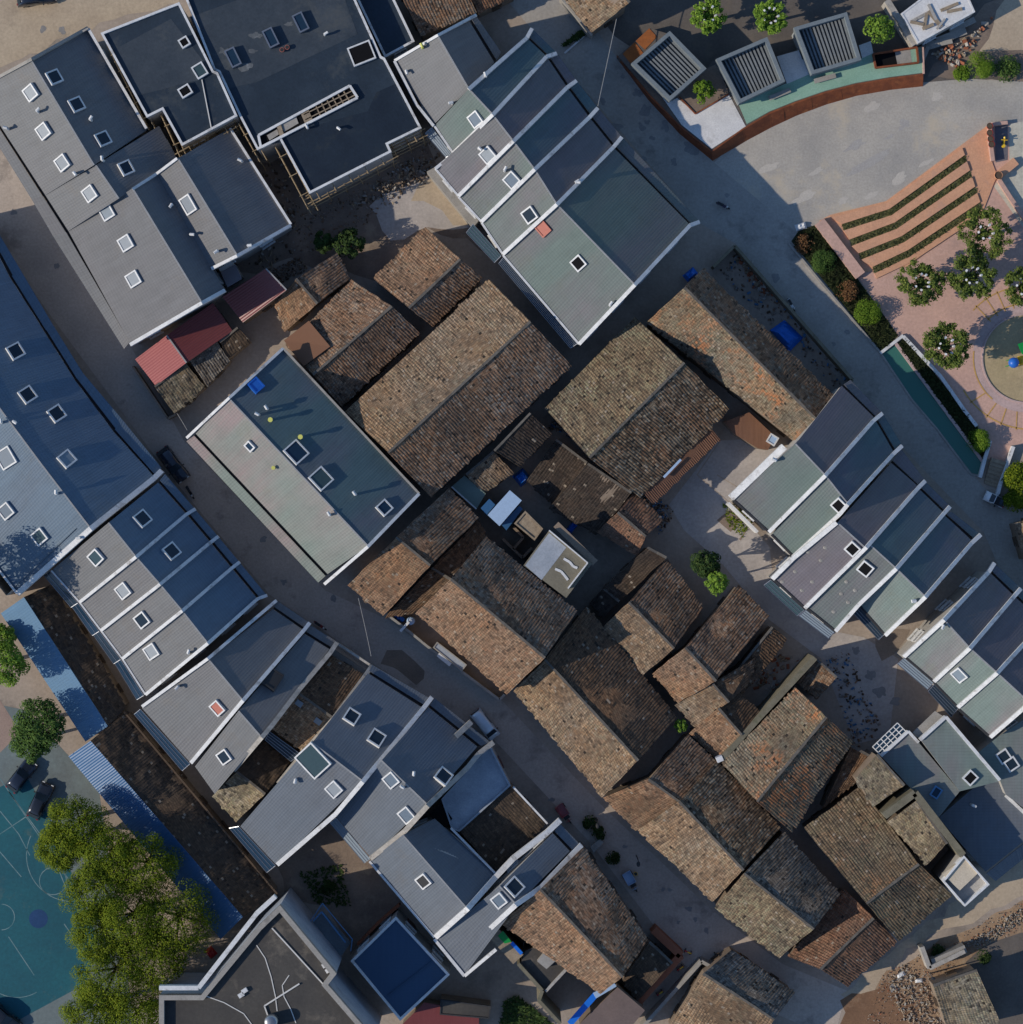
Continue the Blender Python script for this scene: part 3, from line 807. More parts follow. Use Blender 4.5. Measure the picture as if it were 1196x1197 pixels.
for p_, r_, sq_ in (((287, 78), 8, .6), ((262, 60), 6, .7), ((300, 42), 7, .5), ((338, 28), 5, .6), ((296, 60), 5, .5)):  # pale blots: sun glints by the skylights, painted onto the roof
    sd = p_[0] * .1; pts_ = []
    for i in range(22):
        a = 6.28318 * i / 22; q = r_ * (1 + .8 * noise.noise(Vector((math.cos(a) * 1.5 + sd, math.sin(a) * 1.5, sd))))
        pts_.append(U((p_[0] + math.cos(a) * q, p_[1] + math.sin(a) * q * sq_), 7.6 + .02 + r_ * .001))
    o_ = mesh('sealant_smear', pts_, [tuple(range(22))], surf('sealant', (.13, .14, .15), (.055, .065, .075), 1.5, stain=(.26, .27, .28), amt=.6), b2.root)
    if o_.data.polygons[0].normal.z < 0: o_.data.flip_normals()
for p_ in ((330, 59), (336, 56)):
    b_ = U(p_, 7.6); t_ = thing('bucket', 'small red bucket on the largest dark flat roof', 'bucket', b_, 'red buckets on the dark flat roof')
    MB().tube((0, 0, 0), (0, 0, .42), .2, .27, 14).local('pail', M['red_plastic'], t_); MB().tube((0, 0, .38), (0, 0, .43), .22, .22, 14).local('filling', M['dark_plastic'], t_)
mb = MB()
for i in range(46):
    s_ = i / 45; q_ = (-8 + 111 * s_, 96 - 63 * s_); mb.tube(U(q_, 6.2), U(q_, 7.4), .07, .07, 6)
mb.bar(U((-8, 96), 7.45), U((103, 33), 7.45), .2, .1)
mb.build('balustrade', M['concrete_raw'], a1.root)

# bamboo scaffolds along the dark roofs
def scaffold(label, p, q, h, out=0.9):
    A, B = U(p, h), U(q, h); A.z = B.z = 0; d = (B - A); L = d.length; d.normalize(); n = Vector((-d.y, d.x, 0))
    root = thing('bamboo_scaffold', label, 'scaffold', A, 'bamboo scaffolds round the dark roofs')
    k = max(2, int(L / 1.9))
    for i in range(k + 1):
        for s in (0, out):
            b = A + d * (L * i / k) + n * s; t = b + d * random.uniform(-.15, .15) + Vector((0, 0, h + random.uniform(-.5, .9)))
            MB().tube(b, t, .075, .055, 6).build('upright', M['bamboo'], root)
    for z in (h * .35, h * .68, h * .97):
        for s in (0, out):
            MB().tube(A + n * s + d * random.uniform(-.8, -.2) + Vector((0, 0, z)), B + n * s + d * random.uniform(.2, .9) + Vector((0, 0, z + random.uniform(-.1, .1))), .075, .055, 6).build('rail', M['bamboo'], root)
    mb = MB()
    for i in range(k):
        b = A + d * (L * (i + .5) / k); mb.tube(b - n * .2 + Vector((0, 0, h * .99)), b + n * (out + .3) + Vector((0, 0, h * .99)), .06, .05, 5)
    mb.build('crossbars', M['bamboo'], root)
scaffold('bamboo scaffold in the gap between the grey houses and the stepped dark roof', (126, 55), (172, 148), 6.9, .7)
scaffold('short bamboo scaffold round the inner step of the stepped dark roof', (189, 136), (209, 180), 6.9, .7)
scaffold('bamboo scaffold along the lower edge of the stepped dark roof', (214, 183), (276, 148), 6.9, .7)
scaffold('bamboo scaffold in the corner passage above the navy gabled slope', (281, 148), (302, 186), 6.9, .8)
scaffold('bamboo scaffold on the left side of the dark roof projecting over the yard', (322, 172), (358, 240), 6.9, .9)
scaffold('long bamboo scaffold on the yard side of the largest dark roof', (364, 236), (458, 186), 6.9, .9)
scaffold('short bamboo scaffold at the notch of the largest dark roof', (462, 176), (495, 160), 6.9, .8)

# ================= house C and the row D
c1 = house('grey house with one plain slope joined to the top of the coloured terrace', ((461, 71), (507, 146)), ((512, 42), (548, 104)), ((549, 25), (578, 73)), 6.6, 9.6, 7.0, M['sheet_grey'], wall='wall_new', style=NW)
awning(c1.root, ((549, 24), (578, 74)), ((557, 19), (586, 61)), 6.6, 6.1, M['sheet_grey'])
party(c1.root, [((461, 71), 6.8), ((512, 41), 9.8), ((557, 17), 6.8)], .3, .5, name='edge_trim')
party(c1.root, [((461, 71), 6.9), ((487, 122), 6.9), ((507, 147), 6.9)], .3, .5, name='edge_trim')
vent(c1.p1, (494, 56), .8, col='yellow_cap'); vent(c1.p1, (475, 84), .7); vent(c1.p1, (529, 121), .9)
DG = 'terraced houses with white party walls by the plaza street'
rD = [(548, 104), (576, 134), (600, 165), (625, 198), (651, 239), (742, 333)]
swD = [((508, 147), (530, 179)), ((509, 197), (536, 229)), ((536, 230), (563, 259)), ((563, 260), (588, 297)), ((588, 298), (677, 402))]
neD = [(616, 44), (639, 66), (663, 102), (689, 137), (717, 172), (807, 263)]
ouD = [(622, 33), (651, 62), (674, 94), (699, 126), (727, 160), (818, 259)]
mD = [('sheet_green', 'sheet_teal'), ('sheet_purple', 'sheet_purple'), ('sheet_green', 'sheet_teal'), ('sheet_green', 'sheet_purple'), ('sheet_green', 'sheet_green')]
lD = ['green terraced house at the top end of the row with a glass balcony roof', 'purple-grey terraced house, second from the top end, reaching further into the yard',
      'green terraced house in the middle of the plaza street row', 'terraced house with green front and purple back next to the big end house',
      'largest end house of the plaza street terrace with a red skylight cover']
DH = []
for i in range(5):
    h = house(lD[i], swD[i], (rD[i], rD[i + 1]), (neD[i], neD[i + 1]), 6.6, 10.4, 6.4, M[mD[i][0]], M[mD[i][1]], wall='wall_new', style=NW, group=DG, ov=.15)
    awning(h.root, (neD[i], neD[i + 1]), (ouD[i], ouD[i + 1]), 6.1, 5.6, M[mD[i][1]])
    party(h.root, [(swD[i][1], 7.0), (rD[i + 1], 10.8), (neD[i + 1], 6.8), (ouD[i + 1], 6.2)])
    DH.append(h)
party(DH[0].root, [(rD[0], 10.8), (neD[0], 6.8), (ouD[0], 6.2)])
for h, e in zip(DH, swD): party(h.root, [(e[0], 6.75), (e[1], 6.75)], .22, .4, name='edge_trim')
party(DH[1].root, [((530, 180), 7.0), ((509, 197), 7.0)], .35, .7)
skylight(DH[0].p1, (557, 139), 1.7, 1.7); skylight(DH[1].p1, (571, 181)); skylight(DH[2].p1, (599, 210)); skylight(DH[3].p1, (620, 251), 1.7, 1.7, 'glass_dark')
skylight(DH[4].p1, (677, 307), 1.6, 1.6, 'shaft_dark'); skylight(DH[4].p1, (635, 266), 1.9, 1.5, 'red_plastic', frame='red_plastic')
for i, p in ((0, (568, 90)), (2, (676, 212)), (4, (674, 214)), (1, (560, 174)), (2, (590, 200))): vent(DH[i].p2 if p[0] > 600 or p[1] < 100 else DH[i].p1, p, .9)
vent(DH[4].p1, (713, 357), .7)
glazed(DH[0].root, [(497, 156), (505, 149), (529, 181), (521, 184)], (4.9, 5.3, 5.3, 4.9), nx=4, pane='glass_pale')
glazed(DH[3].root, [(545, 272), (553, 262), (586, 299), (578, 307)], (4.9, 5.3, 5.3, 4.9), nx=4, pane='glass_green')
glazed(DH[4].root, [(583, 308), (590, 299), (676, 401), (667, 407)], (5.2, 5.6, 5.6, 5.2), nx=6, pane='glass_dark')
MB().prism([U(p, 0) for p in ((500, 205), (509, 200), (560, 262), (553, 270))], 0, 3.2).build('terrace', M['concrete'], DH[1].root)

# ================= row G (south of the courtyard house)
GG = 'terraced houses by the green pool street'
rG = [((930, 519), (965, 556)), ((965, 556), (991, 589)), ((979, 611), (1011, 640)), ((1017, 637), (1048, 665)), ((1048, 665), (1082, 698))]
swG = [((857, 584), (899, 622)), ((902, 625), (928, 651)), ((903, 676), (941, 711)), ((943, 711), (977, 738)), ((1005, 708), (1035, 743))]
neG = [((984, 451), (1021, 487)), ((1021, 487), (1044, 527)), ((1042, 541), (1073, 568)), ((1075, 572), (1104, 600)), ((1104, 602), (1135, 631))]
ouG = [((994, 444), (1032, 483)), ((1032, 483), (1055, 521)), ((1053, 524), (1082, 562)), ((1082, 563), (1111, 592)), ((1112, 598), (1147, 625))]
mG = [('sheet_green', 'sheet_purple'), ('sheet_green', 'sheet_teal'), ('sheet_purple', 'sheet_purple'), ('sheet_green', 'sheet_teal'), ('sheet_rosegreen', 'sheet_teal')]
lG = ['green and purple terraced house beside the small rusty flat roof', 'plain green terraced house with one black skylight near the ridge', 'purple-grey terraced house stepping out over the pale courtyard',
      'green-grey terraced house with a black skylight and roof patches', 'rose and green terraced house at the lower end of the pool street row']
GH = []
for i in range(5):
    h = house(lG[i], swG[i], rG[i], neG[i], 6.6, 10.2, 6.4, M[mG[i][0]], M[mG[i][1]], wall='wall_new', style=NW, group=GG, ov=.15)
    awning(h.root, neG[i], ouG[i], 6.1, 5.6, M[mG[i][1]])
    GH.append(h)
    party(h.root, [(swG[i][0], 6.75), (swG[i][1], 6.75)], .22, .4, name='edge_trim', mat=M['gutter'])
party(GH[0].root, [((855, 582), 6.9), ((917, 522), 9.6)], .8, 1.2)
party(GH[0].root, [((899, 622), 7.0), ((965, 556), 10.6), ((1021, 492), 6.8), ((1032, 483), 6.2)])
party(GH[1].root, [((927, 651), 7.0), ((982, 601), 10.1), ((991, 590), 10.6), ((1044, 531), 6.8), ((1055, 521), 6.2)])
party(GH[2].root, [((903, 677), 7.0), ((927, 653), 8.3), ((978, 611), 10.4)], .5)
party(GH[2].root, [((941, 711), 7.0), ((1013, 640), 10.6), ((1073, 571), 6.8), ((1082, 562), 6.2)])
party(GH[3].root, [((977, 738), 7.0), ((1004, 707), 8.4), ((1048, 665), 10.6), ((1103, 601), 6.8), ((1111, 592), 6.2)])
party(GH[4].root, [((1035, 743), 7.0), ((1082, 698), 10.6), ((1136, 635), 6.8), ((1147, 625), 6.2)])
skylight(GH[1].p1, (981, 590), 1.5, 1.5, 'shaft_dark'); skylight(GH[2].p1, (997, 641), 1.5, 1.5, 'shaft_dark'); skylight(GH[3].p1, (1012, 664), 1.6, 1.6, 'shaft_dark')
vent(GH[0].p1, (906, 538), .8, .2); vent(GH[4].p1, (1069, 702), .7, .2)
random.seed(5)
for k, (x0, y0) in enumerate(((945, 645), (960, 655), (930, 668), (950, 680), (938, 690), (965, 640), (915, 680))):
    q = hit(GH[2].p1, (x0, y0)); MB().dome(q, .3, .22, .1, 7, 2).build('loose_tile', M['concrete'], GH[2].root)
for k, (x0, y0) in enumerate(((990, 680), (984, 694), (1000, 690), (975, 715), (992, 704))):
    q = hit(GH[3].p1, (x0, y0)); MB().dome(q, .3, .22, .1, 7, 2).build('loose_tile', M['concrete'], GH[3].root)
glazed(GH[2].root, [(893, 684), (901, 678), (940, 713), (932, 720)], (4.6, 5.0, 5.0, 4.6), nx=3, pane='glass_green')
glazed(GH[3].root, [(934, 720), (942, 713), (975, 739), (968, 746)], (4.6, 5.0, 5.0, 4.6), nx=4, pane='glass_pale')
glazed(GH[4].root, [(997, 716), (1004, 709), (1033, 742), (1027, 748)], (4.6, 5.0, 5.0, 4.6), nx=3, pane='glass_dark')
party(GH[0].root, [((852, 588), 3.2), ((886, 622), 3.2)], .3, 3.2, M['white_wall'], 'terrace_wall')

# ================= row H (right edge)
HG = 'rose and green terraced houses at the right edge'
rH = [(1104, 725), (1134, 758), (1166, 787), (1204, 822)]
swH = [((1058, 768), (1092, 797)), ((1092, 798), (1120, 827)), ((1121, 829), (1158, 862))]
neH = [(1156, 668), (1186, 697), (1220, 728), (1256, 760)]
ouH = [(1163, 659), (1194, 688), (1228, 719), (1264, 750)]
lH = ['rose-green terraced house with a tall white gable at the top of the right edge row', 'rose-green terraced house with a single pale skylight in the right edge row', 'lowest rose-green terraced house of the right edge row, above the double-skylight roof']
HH = []
for i in range(3):
    h = house(lH[i], swH[i], (rH[i], rH[i + 1]), (neH[i], neH[i + 1]), 6.6, 10.2, 6.4, M['sheet_rosegreen'], M['sheet_purple'], wall='wall_new', style=NW, group=HG, ov=.15)
    awning(h.root, (neH[i], neH[i + 1]), (ouH[i], ouH[i + 1]), 6.1, 5.6, M['sheet_teal'])
    party(h.root, [(swH[i][1], 7.0), (rH[i + 1], 10.6), (neH[i + 1], 6.8), (ouH[i + 1], 6.2)])
    party(h.root, [(swH[i][0], 6.75), (swH[i][1], 6.75)], .22, .4, name='edge_trim', mat=M['gutter'])
    HH.append(h)
party(HH[0].root, [((1057, 768), 7.0), ((1104, 725), 10.6), ((1156, 669), 6.8), ((1163, 658), 6.2)])
skylight(HH[1].p1, (1122, 788), 1.7, 1.5)
vent(HH[0].p1, (1102, 731), .6)
glazed(HH[0].root, [(1049, 776), (1057, 769), (1091, 798), (1084, 806)], (4.8, 5.2, 5.2, 4.8), nx=4, pane='glass_pale')
glazed(HH[1].root, [(1085, 808), (1092, 800), (1120, 828), (1112, 838)], (4.8, 5.2, 5.2, 4.8), nx=4, pane='glass_dark')

# ================= low grey roofs in the lower right
IG = 'low grey roofs in front of the lower right lane'
i1 = flat('grey-rose sheeted roof with a small blue hatch behind the glass-block canopy', [(1030, 884), (1062, 855), (1074, 868), (1122, 925), (1097, 956)], 6.3, M['sheet_rosegreen'], 0, group=IG, zb=-.05)
i2 = flat('grey-rose roof with one black square skylight and a white edge', [(1076, 864), (1106, 838), (1169, 913), (1138, 921), (1122, 925)], 7.0, M['sheet_rosegreen'], 0, group=IG)
i3 = flat('pale roof with a double skylight at the right edge', [(1143, 880), (1166, 862), (1204, 836), (1204, 950), (1176, 929), (1169, 912)], 6.0, M['sheet_rosegreen'], 0, group=IG)
i4 = flat('blue-grey lower roof shaded by the big old tiled house, along the lane', [(1097, 956), (1138, 921), (1166, 911), (1178, 930), (1206, 958), (1206, 976), (1152, 1019)], 4.2, M['sheet_grey_blue'], 0, group=IG)
party(i1.root, [((1030, 884), 6.6), ((1062, 855), 6.6), ((1074, 868), 6.6)], .3, .7); party(i2.root, [((1076, 865), 7.3), ((1106, 838), 7.3), ((1169, 912), 7.3)], .35, .8)
party(i4.root, [((1176, 930), 4.6), ((1206, 958), 4.6)], .35, .8)
skylight(i2.p1, (1134, 909), 1.5, 1.4, 'shaft_dark', rot=.55); skylight(i3.p1, (1173, 884), 1.5, 1.5, 'glass_dark', rot=.2); skylight(i3.p1, (1182, 893), 1.5, 1.5, 'glass_dark', rot=.2)
skylight(i1.p1, (1094, 926), 1.4, 1.1, 'glass_blue', rot=.1, frame='blue_steel'); vent(i4.p1, (1135, 940), 1.2)
glazed(i1.root, [(1020, 873), (1049, 845), (1059, 855), (1030, 883)], (5.6, 5.6, 5.9, 5.9), 'glass_block_canopy', 6, 3, 'glass_blue', 'white_paint', .1)
mesh('awning', [U(p, 6.0) for p in ((1067, 856), (1093, 831), (1105, 839), (1076, 865))] + [U(p, 5.9) for p in ((1067, 856), (1093, 831), (1105, 839), (1076, 865))], [(3, 2, 1, 0), (4, 5, 6, 7), (0, 1, 5, 4), (1, 2, 6, 5), (2, 3, 7, 6), (3, 0, 4, 7)], M['concrete'], i2.root)
st_ = [(1153, 1021), (1206, 979), (1206, 996), (1164, 1030)]
A_, B_, C_, D_ = st_[3], st_[2], st_[1], st_[0]
panel('awning', i4.root, U(A_, 3.1), U(B_, 3.1), U(C_, 3.7), U(D_, 3.7), M['sheet_grey_blue'], per=.36, amp=.022, nv=2, thick=.06)

# ================= left edge: long curved house J and the terrace K
jr = thing('curved_house', 'long curved blue-grey house at the left edge with a white end wall', 'house', U((60, 500), 0))
J = Panel(); J.root = jr
rj = [(-120, 285), (-80, 350), (-40, 415), (0, 478), (50, 545), (106, 618)]
gj = [(-25, 255), (12, 325), (52, 388), (88, 445), (133, 505), (180, 557)]
oj = [(-16, 248), (22, 312), (61, 378), (97, 436), (141, 488), (189, 547)]
ej = [(-190, 340), (-160, 400), (-125, 470), (-78, 545), (-28, 632), (20, 694)]
JP1 = []; JP2 = []
for i in range(5):
    JP2.append(panel('roof', jr, U(gj[i + 1], 6.4), U(gj[i], 6.4), U(rj[i], 10.6), U(rj[i + 1], 10.6), M['sheet_slate_blue'], **roofkind(M['sheet_slate_blue'])))
    JP1.append(panel('roof', jr, U(ej[i], 6.6), U(ej[i + 1], 6.6), U(rj[i + 1], 10.6), U(rj[i], 10.6), M['sheet_slate_blue'], **roofkind(M['sheet_slate_blue'])))
    awning(jr, (gj[i], gj[i + 1]), (oj[i], oj[i + 1]), 6.1, 5.6, M['sheet_slate_blue'])
mb = MB()
for a, b in zip(rj, rj[1:]): mb.bar(U(a, 10.7), U(b, 10.7), .16, .2)
mb.build('ridge_cap', M['ridge_new'], jr)
ring = [U(p, 0) for p in ej] + [U(rj[-1], 0)] + [U(p, 0) for p in gj[::-1]]
tops = [6.3] * len(ej) + [10.3] + [6.1] * len(gj)
mb = MB(); k = len(ring)
vs = ring + [Vector((p.x, p.y, z)) for p, z in zip(ring, tops)]
mesh('wall', vs, [(i, (i + 1) % k, k + (i + 1) % k, k + i) for i in range(k)], M['wall_new'], jr)
J.ring = ring; J.tops = tops; J.style = NW; J.p1 = JP1[-1]; HOUSES.append(J)
party(jr, [((20, 694), 7.0), ((106, 618), 11.0), ((180, 559), 6.8), ((189, 550), 6.2)], .6, .9)
party(jr, [((20, 694), 6.9), ((-28, 632), 6.9)], .25, .5, name='edge_trim')
for k, p in ((4, (78, 537)), (3, (66, 484)), (3, (32, 462)), (2, (18, 411))): skylight(JP2[k], p, 1.8, 1.8, 'glass_pale' if p[0] == 78 else 'glass_dark')
skylight(JP1[3], (8, 535), 2.3, 2.2); skylight(JP1[4], (8, 597), 1.7, 1.7); skylight(JP1[4], (47, 627), 1.7, 1.7, 'glass_green')
for p in ((18, 493),): vent(JP2[3], p, 1.2)
for p in ((67, 577), (3, 494)): vent(JP1[3], p, .9)
vent(JP1[4], (91, 629), .7)

KG = 'grey and navy terraced houses on the lower left street'
rK = [(127, 611), (159, 651), (187, 683), (213, 714), (243, 752)]
swK = [(60, 667), (93, 704), (118, 737), (143, 770), (170, 812)]
neK = [(185, 564), (218, 601), (246, 634), (271, 664), (301, 700)]
ouK = [(193, 554), (228, 595), (255, 627), (280, 657), (312, 696)]
lK = ['grey and navy terraced house touching the white end wall of the curved house', 'second grey and navy terraced house from the curved house, skylights on both slopes', 'third grey and navy terraced house from the curved house, skylight only on the pale slope', 'last grey and navy terraced house before the dark alley']
KH = []
for i in range(4):
    h = house(lK[i], (swK[i], swK[i + 1]), (rK[i], rK[i + 1]), (neK[i], neK[i + 1]), 6.6, 10.3, 6.4, M['sheet_grey'], M['sheet_slate_blue'], wall='wall_new', style=NW, group=KG, ov=.12)  # slope away from the sun gets a bluer sheet, its shade painted in
    awning(h.root, (neK[i], neK[i + 1]), (ouK[i], ouK[i + 1]), 6.1, 5.6, M['sheet_slate_blue'])
    party(h.root, [(swK[i + 1], 7.0), (rK[i + 1], 10.7), (neK[i + 1], 6.8), (ouK[i + 1], 6.2)], .36)
    party(h.root, [(swK[i], 6.75), (swK[i + 1], 6.75)], .2, .4, name='edge_trim')
    a, b = swK[i], swK[i + 1]
    glazed(h.root, [(a[0] - 9, a[1] + 5), (a[0] - 2, a[1] + 1), (b[0] - 2, b[1] + 1), (b[0] - 10, b[1] + 6)], (4.9, 5.5, 5.5, 4.9), nx=2, pane='glass_blue' if i % 2 else 'glass_dark', bars='steel')
    KH.append(h)
for i, p in enumerate(((113, 651), (145, 690), (167, 724), (178, 761))): skylight(KH[i].p1, p, 1.7, 1.7, ('glass_green', 'glass_pale', 'glass_dark', 'glass_pale')[i])
skylight(KH[0].p2, (166, 607), 1.8, 1.8, 'glass_dark'); skylight(KH[1].p2, (200, 645), 1.8, 1.8, 'glass_dark')
vent(KH[3].p1, (221, 763), .8)

# ================= block L
LG = 'blue-grey terraced houses south of the dark alley'
sg, sb = M['sheet_grey'], M['sheet_grey_blue']
l1 = house('grey terraced house with a brick-red skylight cover beside the dark alley', ((166, 828), (223, 892)), ((244, 771), (284, 819)), ((319, 712), (355, 737)), 6.6, 10.3, 6.4, sg, sg, wall='wall_new', style=NW, group=LG, ov=.15)
awning(l1.root, ((319, 712), (355, 737)), ((324, 702), (362, 728)), 6.1, 5.6, sg)
party(l1.root, [((166, 826), 6.9), ((243, 770), 10.6), ((323, 702), 6.4)], .35)
party(l1.root, [((223, 892), 7.0), ((284, 819), 10.7), ((355, 737), 6.8), ((362, 728), 6.2)])
skylight(l1.p1, (255, 827), 1.7, 1.4, 'red_plastic'); vent(l1.p1, (209, 802), .8)
l2 = house('grey terraced house with a box-shaped roof vent on its dark slope', ((228, 896), (251, 928)), ((279, 831), (306, 862)), ((356, 741), (385, 759)), 6.6, 10.2, 6.4, sg, sg, wall='wall_new', style=NW, group=LG, ov=.15)
awning(l2.root, ((356, 741), (385, 759)), ((363, 731), (394, 750)), 6.1, 5.6, sg)
party(l2.root, [((273, 901), 7.6), ((306, 862), 10.6), ((318, 848), 10.0), ((350, 806), 8.2), ((386, 763), 6.8), ((394, 751), 6.2)], .5, 1.0, M['concrete_raw'])
skylight(l2.p1, (263, 884), 1.6, 1.6, 'glass_dark')
skylight(l2.p2, (318, 795), 1.9, 2.3, 'dark_plastic', frame='dark_plastic', hgt=.7)
l3 = house('small old tiled house with two glass tiles squeezed between the blue-grey terraces', ((317, 852), (354, 879)), ((350, 811), (389, 839)), ((387, 766), (425, 788)), 6.0, 8.0, 6.0, M['tile_tan'], M['tile_dark'], group=LG, ov=.1)
l3b = house('low moss-brown tiled back house behind the glass canopy', ((248, 931), (276, 961)), ((277, 902), (310, 928)), ((308, 867), (340, 890)), 4.2, 5.6, 4.4, M['tile_rubble'], M['tile_moss'], ov=.1)
for p in ((350, 822), (372, 843)):
    q = hit(l3.p1, p); MB().box(q + l3.p1.n * .1, (.85, .7, .06), l3.p1.u, l3.p1.v, l3.p1.n).build('glass_tile', M['glass_pale'], l3.root)
party(l3.root, [((325, 916), 6.4), ((354, 880), 7.2), ((389, 841), 8.6), ((426, 791), 6.9), ((435, 778), 6.2)], .5, 1.0, M['concrete_raw'])
glazed(l3.root, [(310, 865), (315, 855), (352, 882), (340, 890)], (5.2, 5.5, 5.5, 5.2), nx=4, pane='glass_dark', bars='steel')
MB().prism([U(p, 0) for p in ((393, 756), (430, 780), (425, 788), (387, 766))], 0, 4.4).build('terrace', M['concrete'], l3.root)
party(l3.root, [((394, 752), 5.6), ((432, 777), 5.6)], .25, 1.1, M['concrete_raw'], 'parapet')
l4 = house('wide blue-grey house with a large glass roof panel by its ridge', ((281, 966), (323, 1011)), ((365, 868), (424, 913)), ((430, 787), (493, 827)), 6.6, 10.3, 6.4, sb, sb, wall='wall_new', style=NW, group=LG, ov=.15)
awning(l4.root, ((430, 787), (493, 827)), ((435, 777), (502, 816)), 6.1, 5.6, sb)
party(l4.root, [((324, 1011), 7.0), ((392, 952), 9.0), ((424, 914), 10.7), ((495, 828), 6.8), ((505, 815), 6.2)], .5)
skylight(l4.p1, (367, 888), 3.6, 3.0, 'glass_green', hgt=.5); skylight(l4.p1, (391, 922)); skylight(l4.p2, (411, 838), 1.7, 1.7, 'glass_dark'); skylight(l4.p2, (440, 863), 1.8, 1.8, 'glass_dark')
vent(l4.p1, (346, 911), .5, .2)
l5 = house('blue-grey terraced house with three pale skylights next to the bare terrace', ((393, 955), (434, 1003)), ((446, 889), (499, 940)), ((501, 827), (558, 873)), 6.6, 10.3, 6.4, sb, sb, wall='wall_new', style=NW, group=LG, ov=.15)
awning(l5.root, ((501, 827), (558, 873)), ((508, 816), (574, 868)), 6.1, 5.6, sb)
party(l5.root, [((433, 1004), 7.0), ((473, 972), 9.2), ((500, 942), 10.7), ((546, 898), 7.6), ((560, 881), 6.8), ((577, 868), 6.2)], .55, .9, M['concrete_raw'])
party(l5.root, [((533, 861), 7.8), ((551, 844), 6.9)], .6, 1.2, M['concrete_raw'], 'chimney_wall')
skylight(l5.p1, (458, 911), 1.7, 1.7); skylight(l5.p1, (476, 952), 1.8, 1.7); skylight(l5.p2, (518, 908), 1.8, 1.8, 'glass_dark'); vent(l5.p2, (484, 905), .9); vent(l5.p1, (472, 920), .7)
l6 = flat('bare pale-blue concrete terrace with a dark stair opening and a sunken tiled part', [(516, 934), (548, 899), (573, 871), (597, 918), (537, 972), (528, 969)], 5.6, M['concrete_blue'], .25, .2, pmat='concrete_blue', cat='house', name='terrace_house', group=LG)
mesh('stair_opening', [U(p, 5.63) for p in ((501, 951), (516, 938), (529, 957), (517, 972))], [(0, 1, 2, 3)], M['shaft_dark'], l6.root)
l6b = house('old dark tiled shed roof enclosed by the white walls of the terraces', ((638, 963), (580, 1020)), ((596, 918), (537, 971)), None, 4.4, 5.2, None, M['tile_moss'], name='tiled_shed', cat='shed', ov=.05)
party(l6b.root, [((600, 920), 5.6), ((640, 963), 5.6)], .2, .5)
l7 = house('blue-grey terraced house with a dark cover on its single pale-slope skylight', ((432, 1007), (508, 1096)), ((471, 976), (546, 1062)), ((508, 957), (579, 1021)), 6.6, 9.4, 6.2, sb, sb, wall='wall_new', style=NW, group=LG, ov=.15)
party(l7.root, [((509, 1096), 7.0), ((547, 1062), 9.7), ((580, 1025), 7.4), ((600, 1004), 7.2), ((640, 973), 6.6), ((655, 959), 6.2)], .6, 1.0)
party(l7.root, [((432, 1007), 6.8), ((508, 1096), 6.8)], .25, .4, name='edge_trim'); party(l7.root, [((527, 968), 6.5), ((579, 1021), 6.5)], .22, .4, name='edge_trim')
skylight(l7.p1, (496, 1029), 1.6, 1.7, 'dark_plastic')
l8 = house('blue-grey end house of the terrace row against the old tiled house by the street', ((508, 1098), (543, 1140)), ((584, 1036), (604, 1058)), ((646, 974), (666, 995)), 6.6, 9.4, 6.4, sb, sb, wall='wall_new', style=NW, group=LG, ov=.12)
awning(l8.root, ((646, 974), (666, 995)), ((655, 963), (679, 988)), 6.1, 5.6, sb)
party(l8.root, [((568, 1090), 8.0), ((603, 1058), 9.8), ((632, 1038), 8.4), ((667, 1001), 6.8), ((680, 988), 6.2)], .55, 1.0)
party(l8.root, [((508, 1098), 6.8), ((543, 1141), 6.8), ((580, 1110), 8.0)], .35, .5, name='edge_trim')
skylight(l8.p2, (601, 1037), 1.9, 1.9, 'glass_dark'); skylight(l8.p1, (584, 1052), 1.6, 1.6, 'glass_pale')
for root, q in ((l1.root, [(157, 835), (164, 829), (222, 893), (213, 901)]), (l4.root, [(268, 968), (279, 966), (322, 1012), (312, 1020)])):
    glazed(root, q, (4.9, 5.5, 5.5, 4.9), nx=3, pane='glass_blue', bars='steel')
glazed(l5.root, [(386, 962), (393, 956), (433, 1004), (426, 1009)], (4.6, 5.2, 5.2, 4.6), nx=3, pane='glass_pale')

# ================= long low buildings and roofs at the lower left
o1 = house('long low building with mossy dark tiles and a bright blue metal slope, upper one', ((1, 717), (100, 867)), ((28, 698), (126, 849)), ((62, 682), (149, 826)), 3.8, 4.7, 3.4, M['sheet_blue'], M['tile_moss'], name='long_low_building', cat='building', cap=False, group='long low buildings beside the sports court')
o2 = house('long low building with mossy tiles and glittering blue slope beside the big trees', ((80, 884), (258, 1098)), ((106, 866), (284, 1072)), ((147, 832), (324, 1044)), 3.6, 5.4, 3.6, M['metal_blue'], M['tile_moss'], name='long_low_building', cat='building', cap=False, group='long low buildings beside the sports court')
party(o2.root, [((145, 832), 4.0), ((324, 1045), 4.2)], .2, .5, M['old_wood'], 'edge_trim')
fm = flat('navy-blue metal roofed square building with a pale rim next to the garden', [(410, 1123), (463, 1071), (526, 1139), (468, 1193)], 6.0, M['sheet_navy'], .2, .28, pmat='white_wall', cat='building', name='flat_roofed_building')
party(fm.root, [((454, 1164), 6.12), ((509, 1121), 6.12)], .12, .1, M['sheet_navy'], 'seam')
fn = flat('black stained flat roof with hoses and a silver tank at the bottom edge', [(187, 1162), (236, 1162), (302, 1082), (328, 1057), (394, 1137), (384, 1150), (440, 1215), (187, 1215)], 13.0, M['bitumen_old'], .7, .55, pmat='concrete', cat='building', wall='concrete_blue', style=None)
party(fn.root, [((318, 1085), 13.15), ((381, 1154), 13.15)], .14, .12, M['white_pipe'], 'pipe')
